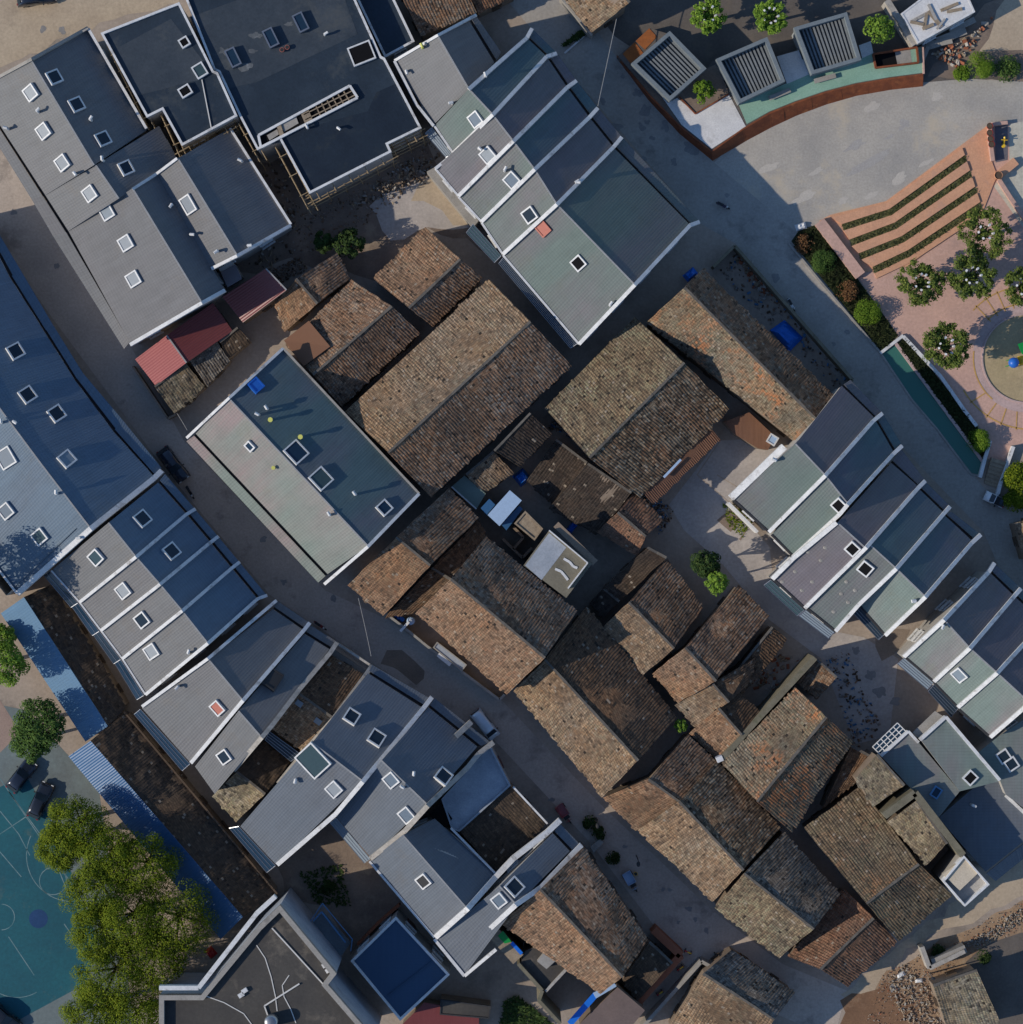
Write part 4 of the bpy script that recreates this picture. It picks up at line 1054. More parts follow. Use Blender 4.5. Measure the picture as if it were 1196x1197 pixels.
party(fn.root, [((309, 1176), 13.2), ((350, 1150), 13.2)], .16, .12, M['white_pipe'], 'pipe'); party(fn.root, [((309, 1176), 13.2), ((314, 1190), 13.2)], .14, .12, M['white_pipe'], 'pipe')
mb = MB(); ps = [(300, 1105), (310, 1120), (317, 1142), (322, 1165), (324, 1182)]
for a, b in zip(ps, ps[1:]): mb.bar(U(a, 13.06), U(b, 13.06), .1, .06)
ps = [(338, 1140), (330, 1152), (332, 1165), (340, 1180), (346, 1196)]
for a, b in zip(ps, ps[1:]): mb.bar(U(a, 13.06), U(b, 13.06), .1, .06)
ps = [(237, 1163), (262, 1172), (285, 1185), (296, 1200)]
for a, b in zip(ps, ps[1:]): mb.bar(U(a, 13.06), U(b, 13.06), .1, .06)
mb.build('hose', M['white_pipe'], fn.root)
tk = MB(); c_ = U((318, 1192), 13.0); tk.tube(c_, c_ + Vector((0, 0, 1.3)), .75, .75, 16); tk.dome(c_ + Vector((0, 0, 1.3)), .75, .75, .3, 16, 4); tk.build('water_tank', M['steel'], fn.root, True)
for p in ((282, 1163), (286, 1158), (380, 1128), (384, 1134)): MB().box(U(p, 13.15), (.7, .5, .35), Vector((.8, .5, 0)), Vector((-.5, .8, 0))).build('concrete_block', M['white_wall'], fn.root)
party(fn.root, [((186, 1155), 13.9), ((232, 1155), 13.9), ((300, 1068), 13.9), ((322, 1048), 13.9)], .5, .8, M['white_wall'], 'outer_rail')
T = lambda k: M['tile_' + k]
OGp = 'old tiled houses of the village core'
def old(label, e1, r, e2, z1, zr, z2, m1, m2=None, **kw):
    kw.setdefault('group', OGp)
    return house(label, e1, r, e2, z1, zr, z2, T(m1), T(m2 or m1), **kw)
# north cluster
old('tiled house at the top edge left of the plaza street, eave against the grey house', ((492, 43), (557, 14)), ((455, -36), (522, -64)), None, 4.6, 7.4, None, 'brown')
old('small tiled roof at the top edge right of the eaves of a bigger tiled house', ((559, 16), (604, -6)), ((536, -32), (582, -54)), None, 4.0, 5.8, None, 'red')
w3 = old('tiled house at the top edge between the plaza street and the kiosk square', ((660, 0), (692, 38)), ((704, -34), (736, 3)), None, 4.4, 6.6, None, 'tan')
party(w3.root, [((655, -4), 3.0), ((692, 41), 3.0)], .25, 2.6, M['concrete'], 'yard_wall')
old('tiled house in the shadow of the yard tree, ridge towards the big hall roof', ((497, 265), (436, 325)), ((538, 303), (478, 360)), ((564, 325), (506, 382)), 4.4, 6.4, 4.6, 'ruddy', 'brown')
p2 = old('longest tiled hall of the village with a lichen-spotted ridge', ((571, 326), (405, 482)), ((620, 376), (454, 529)), ((668, 428), (504, 581)), 6.2, 8.8, 6.2, 'tan', 'brown')
p3 = old('tiled house between the longest hall and the silver-green house, brown lean-to at its corner', ((411, 327), (334, 403)), ((458, 358), (366, 438)), ((491, 389), (400, 476)), 4.8, 6.8, 4.8, 'brown', 'brown')
mesh('tarred_patch', [U(p, z) for p, z in zip(((332, 398), (361, 375), (386, 405), (355, 428)), (5.2, 5.6, 6.6, 6.5))] + [U(p, z) for p, z in zip(((332, 398), (361, 375), (386, 405), (355, 428)), (4.6, 5.0, 6.0, 5.9))],
     [(0, 1, 2, 3), (7, 6, 5, 4), (0, 4, 5, 1), (1, 5, 6, 2), (2, 6, 7, 3), (3, 7, 4, 0)], M['metal_rust'], p3.root)
old('small two-sloped tiled house right of the red metal shed', ((320, 356), (333, 388)), ((346, 326), (371, 355)), ((394, 295), (410, 325)), 3.6, 5.0, 3.6, 'ruddy', 'brown')
RS = 'red metal sheds by the left street'
q1 = house('red metal shed with one bright and one maroon slope beside the left street', ((158, 420), (182, 451)), ((195, 392), (218, 424)), ((249, 354), (272, 387)), 3.2, 4.4, 3.0, M['metal_red'], M['metal_maroon'], name='metal_shed', cat='shed', group=RS, ov=.1)  # maroon back slope: same red sheet with its shade put into the colour
q3 = house('maroon metal shed with a gleaming stripe of sun beside the small tiled house', ((260, 347), (284, 377)), ((311, 314), (335, 339)), None, 3.0, 5.6, None, M['metal_maroon'], name='metal_shed', cat='shed', group=RS, ov=.1)
MS = 'low stone-grey tiled sheds in front of the red metal sheds'
house('low shed with a pale rough tile cover in full sun beside the left street', ((204, 484), (240, 453)), ((181, 452), (218, 425)), None, 2.6, 3.3, None, T('rubble'), name='tiled_shed', cat='shed', group=MS, ov=.1)
house('low shed with a dark grey rough tile cover in the middle of its row', ((242, 451), (269, 422)), ((221, 420), (254, 399)), None, 2.5, 3.1, None, T('grey'), name='tiled_shed', cat='shed', group=MS, ov=.1)
house('smallest mossy shed at the end of the row near the small tiled house', ((267, 420), (293, 399)), ((257, 400), (278, 383)), None, 2.4, 3.0, None, T('moss'), name='tiled_shed', cat='shed', group=MS, ov=.1)
def wall_line(label, pts, h, w, mat, name='yard_wall', z0=0, group=None):
    q = [U(p, h) for p in pts]; c = q[0].copy(); c.z = 0
    mb = MB()
    for a, b in zip(q, q[1:]): mb.bar(a, b, w, h + .05)
    o = mb.build(name, M[mat]); tag(o, label, 'wall', group); return o
wall_line('thin low wall round the front of the red sheds at the left street', [(155, 428), (196, 489), (206, 484)], 1.8, .22, 'wall_old')
# silver-green house
rr = house('silver-green sheet metal house with rosy streaks in the middle of the left street', ((229, 507), (383, 671)), ((268, 466), (430, 638)), ((331, 408), (490, 577)), 6.4, 9.0, 6.6, M['sheet_pale'], M['sheet_teal'], wall='wall_new', style=NW)
awning(rr.root, ((229, 507), (383, 671)), ((218, 516), (372, 681)), 6.1, 5.6, M['sheet_pale'])
party(rr.root, [((218, 512), 6.0), ((268, 465), 9.3), ((331, 407), 6.9)], .3, .5, name='edge_trim'); party(rr.root, [((379, 683), 6.0), ((430, 639), 9.3), ((490, 577), 6.9)], .35, .6, name='edge_trim')
party(rr.root, [((331, 407), 6.9), ((490, 577), 6.9)], .25, .5, name='edge_trim', mat=M['concrete'])
skylight(rr.p2, (299, 451), 1.6, 1.5, 'blue_plastic', frame='blue_plastic'); skylight(rr.p1, (293, 521), 1.2, 1.0, 'glass_blue'); skylight(rr.p2, (346, 529), 2.4, 2.2, 'glass_blue'); skylight(rr.p2, (375, 560), 2.3, 2.2, 'glass_green')
skylight(rr.p2, (449, 594), 1.6, 1.6, 'glass_blue')
for p in ((303, 485), (313, 478)): vent(rr.p2, p, .9)
for p in ((317, 491), (352, 511)): vent(rr.p2, p, .9, .17, 'yellow_cap', False)
vent(rr.p2, (416, 578), 1.1); vent(rr.p1, (386, 602), .8); vent(rr.p1, (320, 547), .4, .14, 'yellow_cap', False)
# two speckled houses in the north-east
old('tiled house with tan front and black-speckled back above the rusty lean-to', ((743, 371), (638, 478)), ((800, 424), (689, 535)), ((853, 479), (748, 582)), 5.2, 7.6, 4.8, 'lichen', 'speckled')
h1 = old('tiled house with bright orange patches along the walled yard with the blue tarpaulin', ((755, 377), (934, 519)), ((800, 336), (958, 494)), ((822, 313), (980, 467)), 5.0, 7.6, 5.6, 'orange', 'brown')
rl = thing('rusty_lean_to', 'rusty corrugated lean-to with a blue edge under the black-speckled roof', 'lean-to', U((800, 540), 0))
panel('roof', rl, U((764, 590), 4.1), U((842, 514), 4.1), U((828, 497), 4.75), U((752, 576), 4.75), M['metal_rust'], per=.25, amp=.03, nv=3, sag=.05, rag=.05, thick=.04)
party(rl, [((776, 558), 4.95), ((796, 537), 4.98)], .28, .06, M['pale_blue_roof'], 'blue_strip')
mb = MB()
for p in ((766, 588), (802, 552), (840, 514)): mb.tube(U(p, 0), U(p, 4.1), .06, .06, 6)
mb.build('posts', M['steel'], rl)
fb = flat('small flat roof of rusty brown boards at the corner of the pale courtyard', [(846, 493), (876, 482), (906, 510), (898, 526), (886, 524), (858, 507)], 3.0, M['metal_rust'], 0, wall='wall_old', cat='shed', name='flat_roofed_shed', style=None)
skylight(fb.p1, (903, 514), 1.2, 1.2, 'pale_blue_roof', frame='white_paint', hgt=.2)
# walled yard
wall_line('mossy brick wall round the yard with the blue tarpaulin', [(834, 312), (859, 287), (997, 444), (984, 458)], 2.4, .35, 'earth_wall')
# west side of the core
old('tiled corner house where the left street bends, first below the silver-green house', ((407, 684), (448, 720)), ((463, 628), (503, 661)), ((525, 570), (560, 605)), 5.4, 7.8, 5.2, 'ruddy', 'brown')
old('low dark tiled passage roof between the corner house and the house with the blue barrels', ((450, 722), (484, 717)), ((505, 664), (528, 678)), ((560, 607), (570, 628)), 3.8, 5.2, 3.8, 'dark', 'dark', ov=.15)
old('large tiled house behind the yard with the blue barrels', ((486, 717), (592, 812)), ((527, 677), (637, 769)), ((568, 627), (675, 714)), 7.6, 10.6, 7.4, 'ruddy', 'brown')
old('tiled house with a collapsed hole in its dark slope next to the pale sunlit front', ((600, 808), (704, 932)), ((637, 771), (746, 889)), ((686, 708), (792, 838)), 4.8, 7.0, 4.6, 'tan', 'dark')
# inner court
s4 = flat('little concrete roof terrace with a pink-white rail and two bent mats', [(612, 661), (642, 620), (692, 659), (662, 699)], 7.6, surf('terrace_brown', (.20, .18, .135), (.15, .135, .10), .6, stain=(.10, .09, .065), amt=.6), 0, wall='wall_old', cat='house', name='terrace_house', style=O)
party(s4.root, [((642, 620), 8.1), ((687, 658), 8.1), ((664, 688), 8.1)], .14, .5)
party(s4.root, [((650, 613), 7.4), ((696, 658), 7.4)], .8, .4, M['wall_old'], 'ledge')
mesh('terrace_screed', [U(p, 7.615) for p in ((642, 623), (662, 640), (633, 678), (614, 661))], [(3, 2, 1, 0)], M['concrete_blue'], s4.root)
for ps in (((659, 653), (666, 657), (670, 662), (675, 664)), ((649, 665), (656, 668), (661, 674), (664, 678))): party(s4.root, [(p, 7.68) for p in ps], .28, .05, M['white_paint'], 'mat')
flat('pale blue metal lid roof floating over the dark inner court', [(570, 602), (596, 573), (610, 585), (584, 615)], 5.6, M['pale_blue_roof'], 0, wall='wall_old', cat='shed', name='metal_shed', style=None)
flat('lower blue metal roof beside the pale blue lid roof', [(562, 594), (572, 583), (579, 590), (569, 602)], 4.6, M['metal_blue'], 0, wall='wall_old', cat='shed', name='metal_shed', style=None)
flat('darker blue metal strip roof under the right edge of the pale blue lid roof', [(586, 613), (607, 591), (611, 595), (592, 620)], 4.4, M['metal_blue'], 0, wall='wall_old', cat='shed', name='metal_shed', style=None)
gc = thing('green_canopy', 'grey-green sheet canopy with a pale rim below the longest hall', 'canopy', U((548, 576), 0))
mesh('sheet', [U(p, 3.6) for p in ((528, 569), (543, 556), (568, 577), (557, 595))] + [U(p, 3.55) for p in ((528, 569), (543, 556), (568, 577), (557, 595))], [(3, 2, 1, 0), (4, 5, 6, 7), (0, 1, 5, 4), (1, 2, 6, 5), (2, 3, 7, 6), (3, 0, 4, 7)], plain('sheet_olive', (.14, .19, .165), .5), gc)
party(gc, [((528, 569), 3.7), ((557, 595), 3.7)], .16, .12, M['white_paint'], 'rim')
mb = MB()
for p in ((530, 569), (543, 558), (566, 577), (557, 593)): mb.tube(U(p, 0), U(p, 3.55), .06, .06, 6)
mb.build('posts', M['steel'], gc)
old('short tan tiled shed roof above the grey-green canopy', ((566, 578), (600, 552)), ((545, 555), (577, 528)), None, 3.4, 4.4, None, 'tan', ov=.1, name='tiled_shed', cat='shed')
old('dark tiled lean-to roof just under the longest hall', ((607, 546), (645, 507)), ((578, 527), (620, 483)), None, 5.4, 6.4, None, 'soot', ov=.1)  # near-black tile: shade put into the colour
sb_ = flat('brown box-like stair head beside the dark inner court', [(601, 612), (614, 597), (635, 618), (625, 632)], 5.6, M['timber'], .15, .2, pmat='timber', wall='wall_old', cat='shed', name='stair_head', style=None)
wall_line('broken partition walls of the roofless rooms left of the stair head', [(588, 630), (600, 642), (612, 628), (600, 616)], 3.0, .3, 'wall_old')
wall_line('second row of roofless room walls below the blue metal roofs', [(600, 642), (611, 652), (622, 640)], 3.0, .3, 'wall_old')
old('dark grey tiled shed roof facing the shaded court', ((642, 594), (697, 626)), ((687, 542), (738, 576)), None, 3.8, 5.2, None, 'soot', ov=.15)  # near-black tile: court shade put into the colour
old('black-brown tiled roof sunk in the shaded inner court', ((616, 562), (648, 592)), ((650, 514), (686, 541)), None, 2.8, 3.6, None, 'soot', ov=.1)  # near-black tile: court shade put into the colour
old('reddish tiled gable above the blue-shaded lane', ((697, 622), (745, 650)), ((722, 599), (755, 627)), ((742, 574), (776, 608)), 4.2, 5.4, 4.4, 'red', 'red')
old('dark tiled roof wedged between the reddish gable and the roof with one black hole', ((706, 687), (726, 702)), ((757, 640), (779, 652)), None, 3.8, 4.8, None, 'soot', ov=.1)  # near-black tile: shade put into the colour
old('lowest dark tiled patch of roof beside the small concrete roof terrace', ((689, 706), (704, 724)), ((706, 688), (724, 703)), None, 3.0, 3.6, None, 'soot', ov=.1)  # near-black tile: shade put into the colour
old('tiled house half in sun and half in shadow at the heart of the core', ((697, 741), (745, 795)), ((735, 704), (788, 758)), ((780, 653), (823, 710)), 4.2, 6.0, 4.2, 'tan', 'brown')
s10 = old('tiled house beside the green tree of the blue-shaded lane', ((762, 788), (792, 822)), ((801, 757), (837, 796)), ((863, 684), (899, 721)), 4.8, 6.8, 4.6, 'ruddy', 'brown')
old('tan tiled house stepping down above the long earthen wall', ((789, 824), (813, 850)), ((833, 799), (852, 821)), ((884, 768), (876, 800)), 4.4, 6.0, 4.6, 'tan', 'dark')
old('dark tiled strip of roof at the edge of the ruined pit', ((868, 812), (921, 748)), ((852, 796), (903, 733)), None, 3.8, 4.6, None, 'dark', ov=.1)
old('tan tiled house touching the white tip of the long earthen wall', ((806, 857), (838, 889)), ((840, 828), (867, 859)), ((860, 807), (889, 831)), 4.2, 5.8, 4.4, 'ruddy', 'dark')
wall_line('long thick earthen wall with a mossy top beside the orange-patched roof', [(843, 889), (887, 840), (953, 769)], 5.8, .62, 'earth_wall')
wall_line('white plastered wall tip at the low end of the long earthen wall', [(838, 889), (845, 886)], 5.9, .62, 'white_wall')
old('big tiled house with glowing orange patches on both slopes', ((930, 804), (844, 892)), ((966, 838), (885, 937)), ((998, 868), (926, 973)), 5.8, 8.4, 5.8, 'orange', 'orange')
old('small tiled roof behind the big orange-patched house, half in shade', ((932, 798), (955, 818)), ((955, 771), (978, 792)), None, 4.0, 5.0, None, 'brown', ov=.1)
old('narrow tiled house with sunlit front opposite the old house by the tricycle', ((705, 933), (744, 971)), ((758, 911), (794, 937)), ((804, 859), (839, 891)), 4.8, 6.6, 5.0, 'ruddy', 'brown')
old('tiled house with a pale patched black slope and a tree-shaped shadow on its front', ((745, 971), (833, 1054)), ((794, 937), (869, 1017)), ((839, 890), (913, 967)), 5.4, 7.6, 5.4, 'tan', 'speckled')
old('tiled house with a pale front at the bend of the lower street', ((835, 1062), (911, 1120)), ((870, 1021), (951, 1086)), ((917, 973), (983, 1045)), 5.2, 7.6, 5.2, 'lichen', 'grey')
old('reddish tiled house on the lower street, ridge pointing to the sunny lane', ((987, 1039), (921, 1118)), ((1021, 1073), (959, 1133)), ((1049, 1101), (991, 1153)), 3.6, 5.2, 3.4, 'red', 'red')
old('big olive-brown tiled house next to the white walled pit', ((1006, 919), (940, 968)), ((1074, 1010), (1013, 1056)), ((1113, 1046), (1051, 1100)), 5.0, 7.2, 4.6, 'olive', 'olive')
old('ragged small tiled roof along the glass-block canopy', ((1000, 910), (1021, 943)), ((1025, 882), (1057, 918)), None, 7.6, 8.3, None, 'rubble', ov=.1)
old('rough heap-like tiled roof beside the blue-grey lower roof', ((1038, 961), (1083, 1011)), ((1072, 936), (1107, 986)), None, 7.4, 8.0, None, 'rubble', ov=.1)
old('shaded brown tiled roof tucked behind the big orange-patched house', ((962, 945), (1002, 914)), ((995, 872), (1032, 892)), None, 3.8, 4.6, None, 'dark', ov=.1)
wall_line('mossy concrete parapet between the rough tiled roof and the blue-grey roof', [(1034, 954), (1070, 927), (1126, 1000)], 8.2, .8, 'earth_wall')
surf('lane_pale', (.58, .50, .38), (.48, .41, .31), .5)
# white walled pit
pit = thing('roof_terrace', 'small white-rimmed roof terrace with a pale slab high above the sunny lane', 'roof terrace', U((1128, 1028), 0))
q = [U(p, 8.2) for p in ((1127, 1000), (1157, 1034), (1128, 1060), (1102, 1030))]
if sum(a.x * b.y - b.x * a.y for a, b in zip(q, q[1:] + q[:1])) < 0: q.reverse()
loopwall(q, .2, 1.3).build('parapet', M['white_wall'], pit)
MB().prism(inset(q, .05), -.02, [7.1] * 4).build('wall', M['wall_new'], pit)
MB().prism([U(p, 7.9) for p in ((1102, 1022), (1127, 1003), (1143, 1021), (1122, 1041))], 7.1, 7.9).build('slab', M['lane_pale'], pit)
# south cluster
old('tiled house between the white party wall and the lower street, bunker yard in front', ((585, 1079), (702, 1162)), ((632, 1040), (728, 1142)), ((682, 991), (758, 1098)), 7.9, 10.2, 7.9, 'ruddy', 'brown')
bk = thing('walled_yard', 'mossy walled roof yard with a small square tank in front of the tan tiled house', 'walled yard', U((650, 1130), 0))
party(bk, [((606, 1127), 7.5), ((634, 1158), 7.5), ((630, 1170), 7.5), ((655, 1197), 7.5)], .4, 7.55, M['earth_wall'], 'yard_wall')
party(bk, [((638, 1159), 7.3), ((667, 1128), 7.3)], .3, 1.0, M['concrete_raw'], 'cross_wall')
MB().prism([U(p, 6.8) for p in ((614, 1112), (636, 1101), (667, 1130), (640, 1158), (608, 1128))], 0, 6.8).build('platform', M['bitumen_old'], bk)
MB().prism([U(p, 8.0) for p in ((628, 1124), (638, 1112), (650, 1123), (639, 1133))], 6.8, 7.9).build('tank', M['concrete'], bk)
party(bk, [((636, 1104), 8.1), ((664, 1129), 8.1)], .35, 1.3, M['earth_wall'], 'tank_wall')
bs = flat('brown sheet roof with a blue tarpaulin edge at the bottom edge of the view', [(677, 1198), (722, 1154), (754, 1181), (734, 1205)], 5.4, surf('brown_sheet', (.17, .125, .11), (.14, .105, .095), .5), 0, wall='wall_old', cat='shed', name='flat_roofed_shed', style=None)
party(bs.root, [((666, 1197), 5.5), ((697, 1162), 5.5)], .7, .1, M['blue_tarp'], 'tarpaulin'); party(bs.root, [((695, 1164), 5.6), ((719, 1150), 5.6)], .7, .1, M['pale_blue_roof'], 'tarpaulin')
pt = flat('brown plank platform with a patch of green netting next to the white party wall', [(572, 1096), (583, 1086), (612, 1116), (600, 1127)], 7.2, M['timber'], 0, wall='wall_old', cat='platform', name='platform', style=None)
mesh('netting', [U(p, 7.24) for p in ((582, 1094), (588, 1088), (598, 1101), (590, 1103))], [(3, 2, 1, 0)], M['green_plastic'], pt.root)
party(pt.root, [((598, 1102), 7.4), ((610, 1115), 7.4)], .4, .1, M['blue_tarp'], 'tarpaulin')
old('flat dark mossy tiled roof inside the terracotta wall', ((727, 1146), (745, 1171)), ((759, 1101), (786, 1126)), None, 3.4, 4.2, None, 'moss', ov=.1)
tw = wall_line('terracotta topped wall around the dark mossy roof at the street corner', [(764, 1087), (796, 1117), (747, 1171)], 2.8, .9, 'terracotta')
old('tiled house at the bottom edge behind the long grey yard wall', ((780, 1204), (852, 1262)), ((822, 1138), (905, 1192)), ((856, 1110), (930, 1160)), 4.4, 6.6, 4.6, 'tan', 'grey', ov=.4)
wall_line('grey-capped yard wall along the lower street', [(750, 1202), (820, 1124), (860, 1146), (905, 1178)], 2.6, .4, 'concrete')
rv = old('half collapsed tiled house in the rubble of the lower right corner', ((1107, 1202), (1172, 1202)), ((1091, 1152), (1142, 1134)), None, 4.0, 4.4, None, 'rubble', ov=.15)
wall_line('broken concrete wall stub of the collapsed house', [(1078, 1107), (1087, 1132), (1128, 1112)], 2.4, .5, 'concrete_raw')
wall_line('long stone slab wall on the edge of the rubble by the sunny lane', [(1090, 1126), (1129, 1109)], 2.0, .9, 'concrete')
# front yard with barrels
yw = wall_line('street-side yard wall with small buttresses in front of the blue barrels', [(452, 718), (478, 738), (500, 756), (540, 785), (584, 818), (590, 812)], 2.2, .28, 'concrete')
for i, p in enumerate(((458, 716), (462, 719), (466, 722), (470, 724))):
    b = U(p, 1.6); b.z = 1.4 - 1.4
    t = thing('blue_barrel', 'blue plastic barrel in the yard beside the left street', 'barrel', b, 'blue barrels in the yard')
    m_ = MB(); prof = ((0, .26), (.15, .3), (.45, .29), (.5, .31), (.75, .29), (.85, .28), (.9, .2))
    for (z0, r0), (z1, r1) in zip(prof, prof[1:]): m_.tube((0, 0, z0 * 1.1 + .55), (0, 0, z1 * 1.1 + .55), r0, r1, 14)
    m_.local('drum', M['blue_plastic'], t); MB().tube((.1, .05, 1.54), (.1, .05, 1.6), .06).local('bung', M['dark_plastic'], t)
    MB().box((0, 0, .27), (.75, .75, .54)).local('stand', M['concrete'], t)
wt = thing('water_tank', 'small pale blue tank beside the blue barrels on the yard wall', 'tank', U((481, 725), 0)); m_ = MB(); m_.tube((0, 0, 0), (0, 0, 2.1), .5, .48, 12); m_.dome((0, 0, 2.1), .48, .48, .2, 12, 3); m_.local('body', M['pale_blue_roof'], wt); MB().tube((0, 0, 2.25), (0, 0, 2.4), .2, .18).local('lid', M['white_paint'], wt)
party(wt, [((468, 738), 2.5), ((478, 727), 2.6)], .3, .2, M['white_paint'], 'spout_beam')
flat('narrow grey slab roof between the yard wall and the large tiled house', [(511, 750), (546, 777), (540, 785), (506, 757)], 2.4, M['concrete_blue'], .1, .15, pmat='concrete', wall='wall_old', cat='shed', name='flat_roofed_shed', style=None)
wl = MB(); wl.bar(U((512, 765), 2.5), U((527, 777), 2.5), .5, .3); tag(wl.build('white_beam', M['white_paint']), 'white painted beam lying on the yard wall of the large tiled house', 'beam')
# blue steel stair beside the stained flat roof
ss = thing('steel_staircase', 'blue steel staircase with railings beside the stained flat roof', 'staircase', U((385, 1095), 0))
mb = MB(); mb.prism([U(p, 3.6) for p in ((363, 1080), (378, 1066), (410, 1102), (396, 1122))], 3.4, 3.6); mb.build('landing', surf('steel_deck', (.16, .19, .21), (.12, .14, .16)), ss)
party(ss, [((361, 1080), 4.7), ((377, 1056), 4.7), ((412, 1098), 4.7), ((410, 1112), 4.7)], .1, .12, M['blue_steel'], 'railing'); party(ss, [((361, 1080), 4.2), ((377, 1056), 4.2), ((412, 1098), 4.2), ((410, 1112), 4.2)], .08, .1, M['blue_steel'], 'railing')
party(ss, [((366, 1077), 4.7), ((376, 1066), 4.7), ((404, 1102), 4.7)], .16, .3, M['blue_steel'], 'railing')
mb = MB()
for i in range(9): mb.box(U((373 + i * 2.6, 1092 + i * 2.9), 3.4 - i * .36), (1.3, .35, .08), Vector((.75, .66, 0)), Vector((.66, -.75, 0)))
mb.build('steps', M['blue_steel'], ss)
mb = MB()
for p in ((363, 1080), (377, 1060), (411, 1100), (397, 1121)): mb.tube(U(p, 0), U(p, 4.7), .07, .07, 6)
mb.build('posts', M['blue_steel'], ss)
mr = flat('dark red metal roof in the shade at the bottom edge', [(470, 1198), (496, 1172), (520, 1176), (560, 1186), (560, 1210), (470, 1210)], 3.0, M['metal_maroon'], 0, wall='wall_old', cat='shed', name='metal_shed', style=None)
ls = flat('dark slatted shed roof below the navy-blue square building', [(515, 1168), (574, 1176), (572, 1191), (514, 1186)], 3.4, M['bitumen_old'], .1, .15, pmat='gutter', wall='wall_old', cat='shed', name='flat_roofed_shed', style=None)
wall_line('reddish garden wall between the garden and the navy-blue roof', [(418, 1105), (440, 1082), (467, 1058)], 1.6, .25, 'terracotta')
old('thatch-coloured tiled roof cut by the right edge, beside the white pickup', ((1198, 655), (1186, 612)), ((1240, 650), (1228, 600)), None, 3.6, 5.4, None, 'tan', ov=.1)
# ================= ground
surf('dirt', (.39, .32, .26), (.28, .23, .185), .12, stain=(.17, .145, .12), amt=.6, fine=2.6)
surf('street', (.49, .41, .345), (.38, .32, .27), .15, stain=(.21, .18, .155), amt=.8, fine=3.5)
surf('plaza_street', (0.368, 0.339, 0.299), (0.288, 0.266, 0.237), .2, stain=(0.168, 0.158, 0.146), amt=.7, fine=3)
surf('lane', (.46, .37, .265), (.38, .30, .215), .25, stain=(.24, .19, .14), amt=.5, fine=3.0)
surf('gravel', (0.440, 0.400, 0.340), (0.317, 0.297, 0.267), .16, stain=(0.493, 0.413, 0.303), amt=.7, fine=4.0, bump=.35)
surf('soil', (.25, .19, .145), (.165, .125, .10), .35, stain=(.32, .26, .19), amt=.6, fine=4.0, bump=.5)
surf('grey_earth', (0.136, 0.117, 0.101), (0.100, 0.086, 0.075), .3, stain=(0.176, 0.140, 0.105), amt=.5, fine=4.0)
surf('pink_paving', (0.568, 0.359, 0.282), (0.462, 0.296, 0.240), .25, stain=(0.356, 0.239, 0.204), amt=.5, fine=3.0)
surf('ring_paving', (0.490, 0.357, 0.329), (0.420, 0.308, 0.287), .3, fine=3.0)
surf('pink_brick', (0.620, 0.330, 0.194), (0.528, 0.282, 0.172), .6, fine=5.0, stain=(0.436, 0.264, 0.200), amt=.5)
surf('sand', (.42, .33, .19), (.32, .25, .15), .35, stain=(.55, .43, .26), amt=.55, fine=4.0)
surf('cream_tiles', (0.525, 0.500, 0.413), (0.413, 0.394, 0.325), .8, fine=3.0, stain=(0.300, 0.275, 0.225), amt=.5)
surf('court_teal', (.010, .105, .130), (.008, .075, .105), .1, stain=(.10, .13, .105), amt=.65, fine=2.5, rough=.6)
surf('court_grey', (.16, .20, .20), (.13, .15, .15), .2, fine=2.0)
surf('line_white', (.22, .30, .31), (.06, .15, .17), .9)
surf('line_yellow', (.55, .33, .09), (.42, .25, .10), 1.2)
surf('white_slab', (.66, .65, .63), (.54, .53, .52), .5, stain=(.40, .38, .36), amt=.6)
surf('green_floor', (0.252, 0.408, 0.312), (0.204, 0.348, 0.264), .5, stain=(0.336, 0.432, 0.360), amt=.4)
surf('corten', (.25, .075, .028), (.14, .042, .020), 1.1, rough=.75, stain=(.36, .13, .045), amt=.6)
surf('grass_bed', (.035, .04, .018), (.022, .026, .013), .8, fine=5)
surf('yard_slab', (.44, .395, .36), (.35, .315, .29), .4, stain=(.55, .49, .42), amt=.5, fine=3)
surf('rubble_ground', (.36, .245, .15), (.22, .14, .09), .22, stain=(.50, .40, .27), amt=.5, fine=4, bump=.6)
surf('pool_floor', (.03, .11, .09), (.025, .09, .08), .3)
m, nt, nd, ln, b = newmat('pool_water'); b.inputs['Base Color'].default_value = (.045, .15, .12, 1); b.inputs['Roughness'].default_value = .12; MATS['pool_water'] = m
bp = N(nd, 'ShaderNodeBump'); bp.inputs['Strength'].default_value = .15; ln.new(noise_(nd, ln, N(nd, 'ShaderNodeNewGeometry').outputs['Position'], 3.0), bp.inputs['Height']); ln.new(bp.outputs[0], b.inputs['Normal'])

g = mesh('ground', [(-500, -500, 0), (500, -500, 0), (500, 500, 0), (-500, 500, 0)], [(0, 1, 2, 3)], M['dirt']); g['kind'] = 'structure'
struct('street', [(-60, 60), (0, 165), (150, 400), (215, 515), (380, 690), (455, 725), (590, 822), (702, 940), (830, 1062), (915, 1127), (990, 1158), (975, 1215), (900, 1182), (800, 1128), (690, 985), (575, 862), (430, 772), (315, 695), (190, 545), (60, 370), (-60, 200)], M['street'], .008)
struct('plaza_street', [(575, -20), (655, -20), (735, 85), (835, 190), (935, 275), (1030, 412), (1096, 500), (1150, 570), (1210, 600), (1210, 760), (1150, 622), (985, 450), (860, 285), (820, 262), (620, 32)], M['plaza_street'], .008)
struct('lane', rough([(-60, 110), (104, 30), (212, 2), (212, -60), (-60, -60)]), M['lane'], .012)
struct('lane', rough([(985, 1165), (1050, 1105), (1150, 1030), (1206, 985), (1206, 1045), (1120, 1080), (1060, 1110), (1020, 1160), (995, 1175)]), M['lane'], .012)
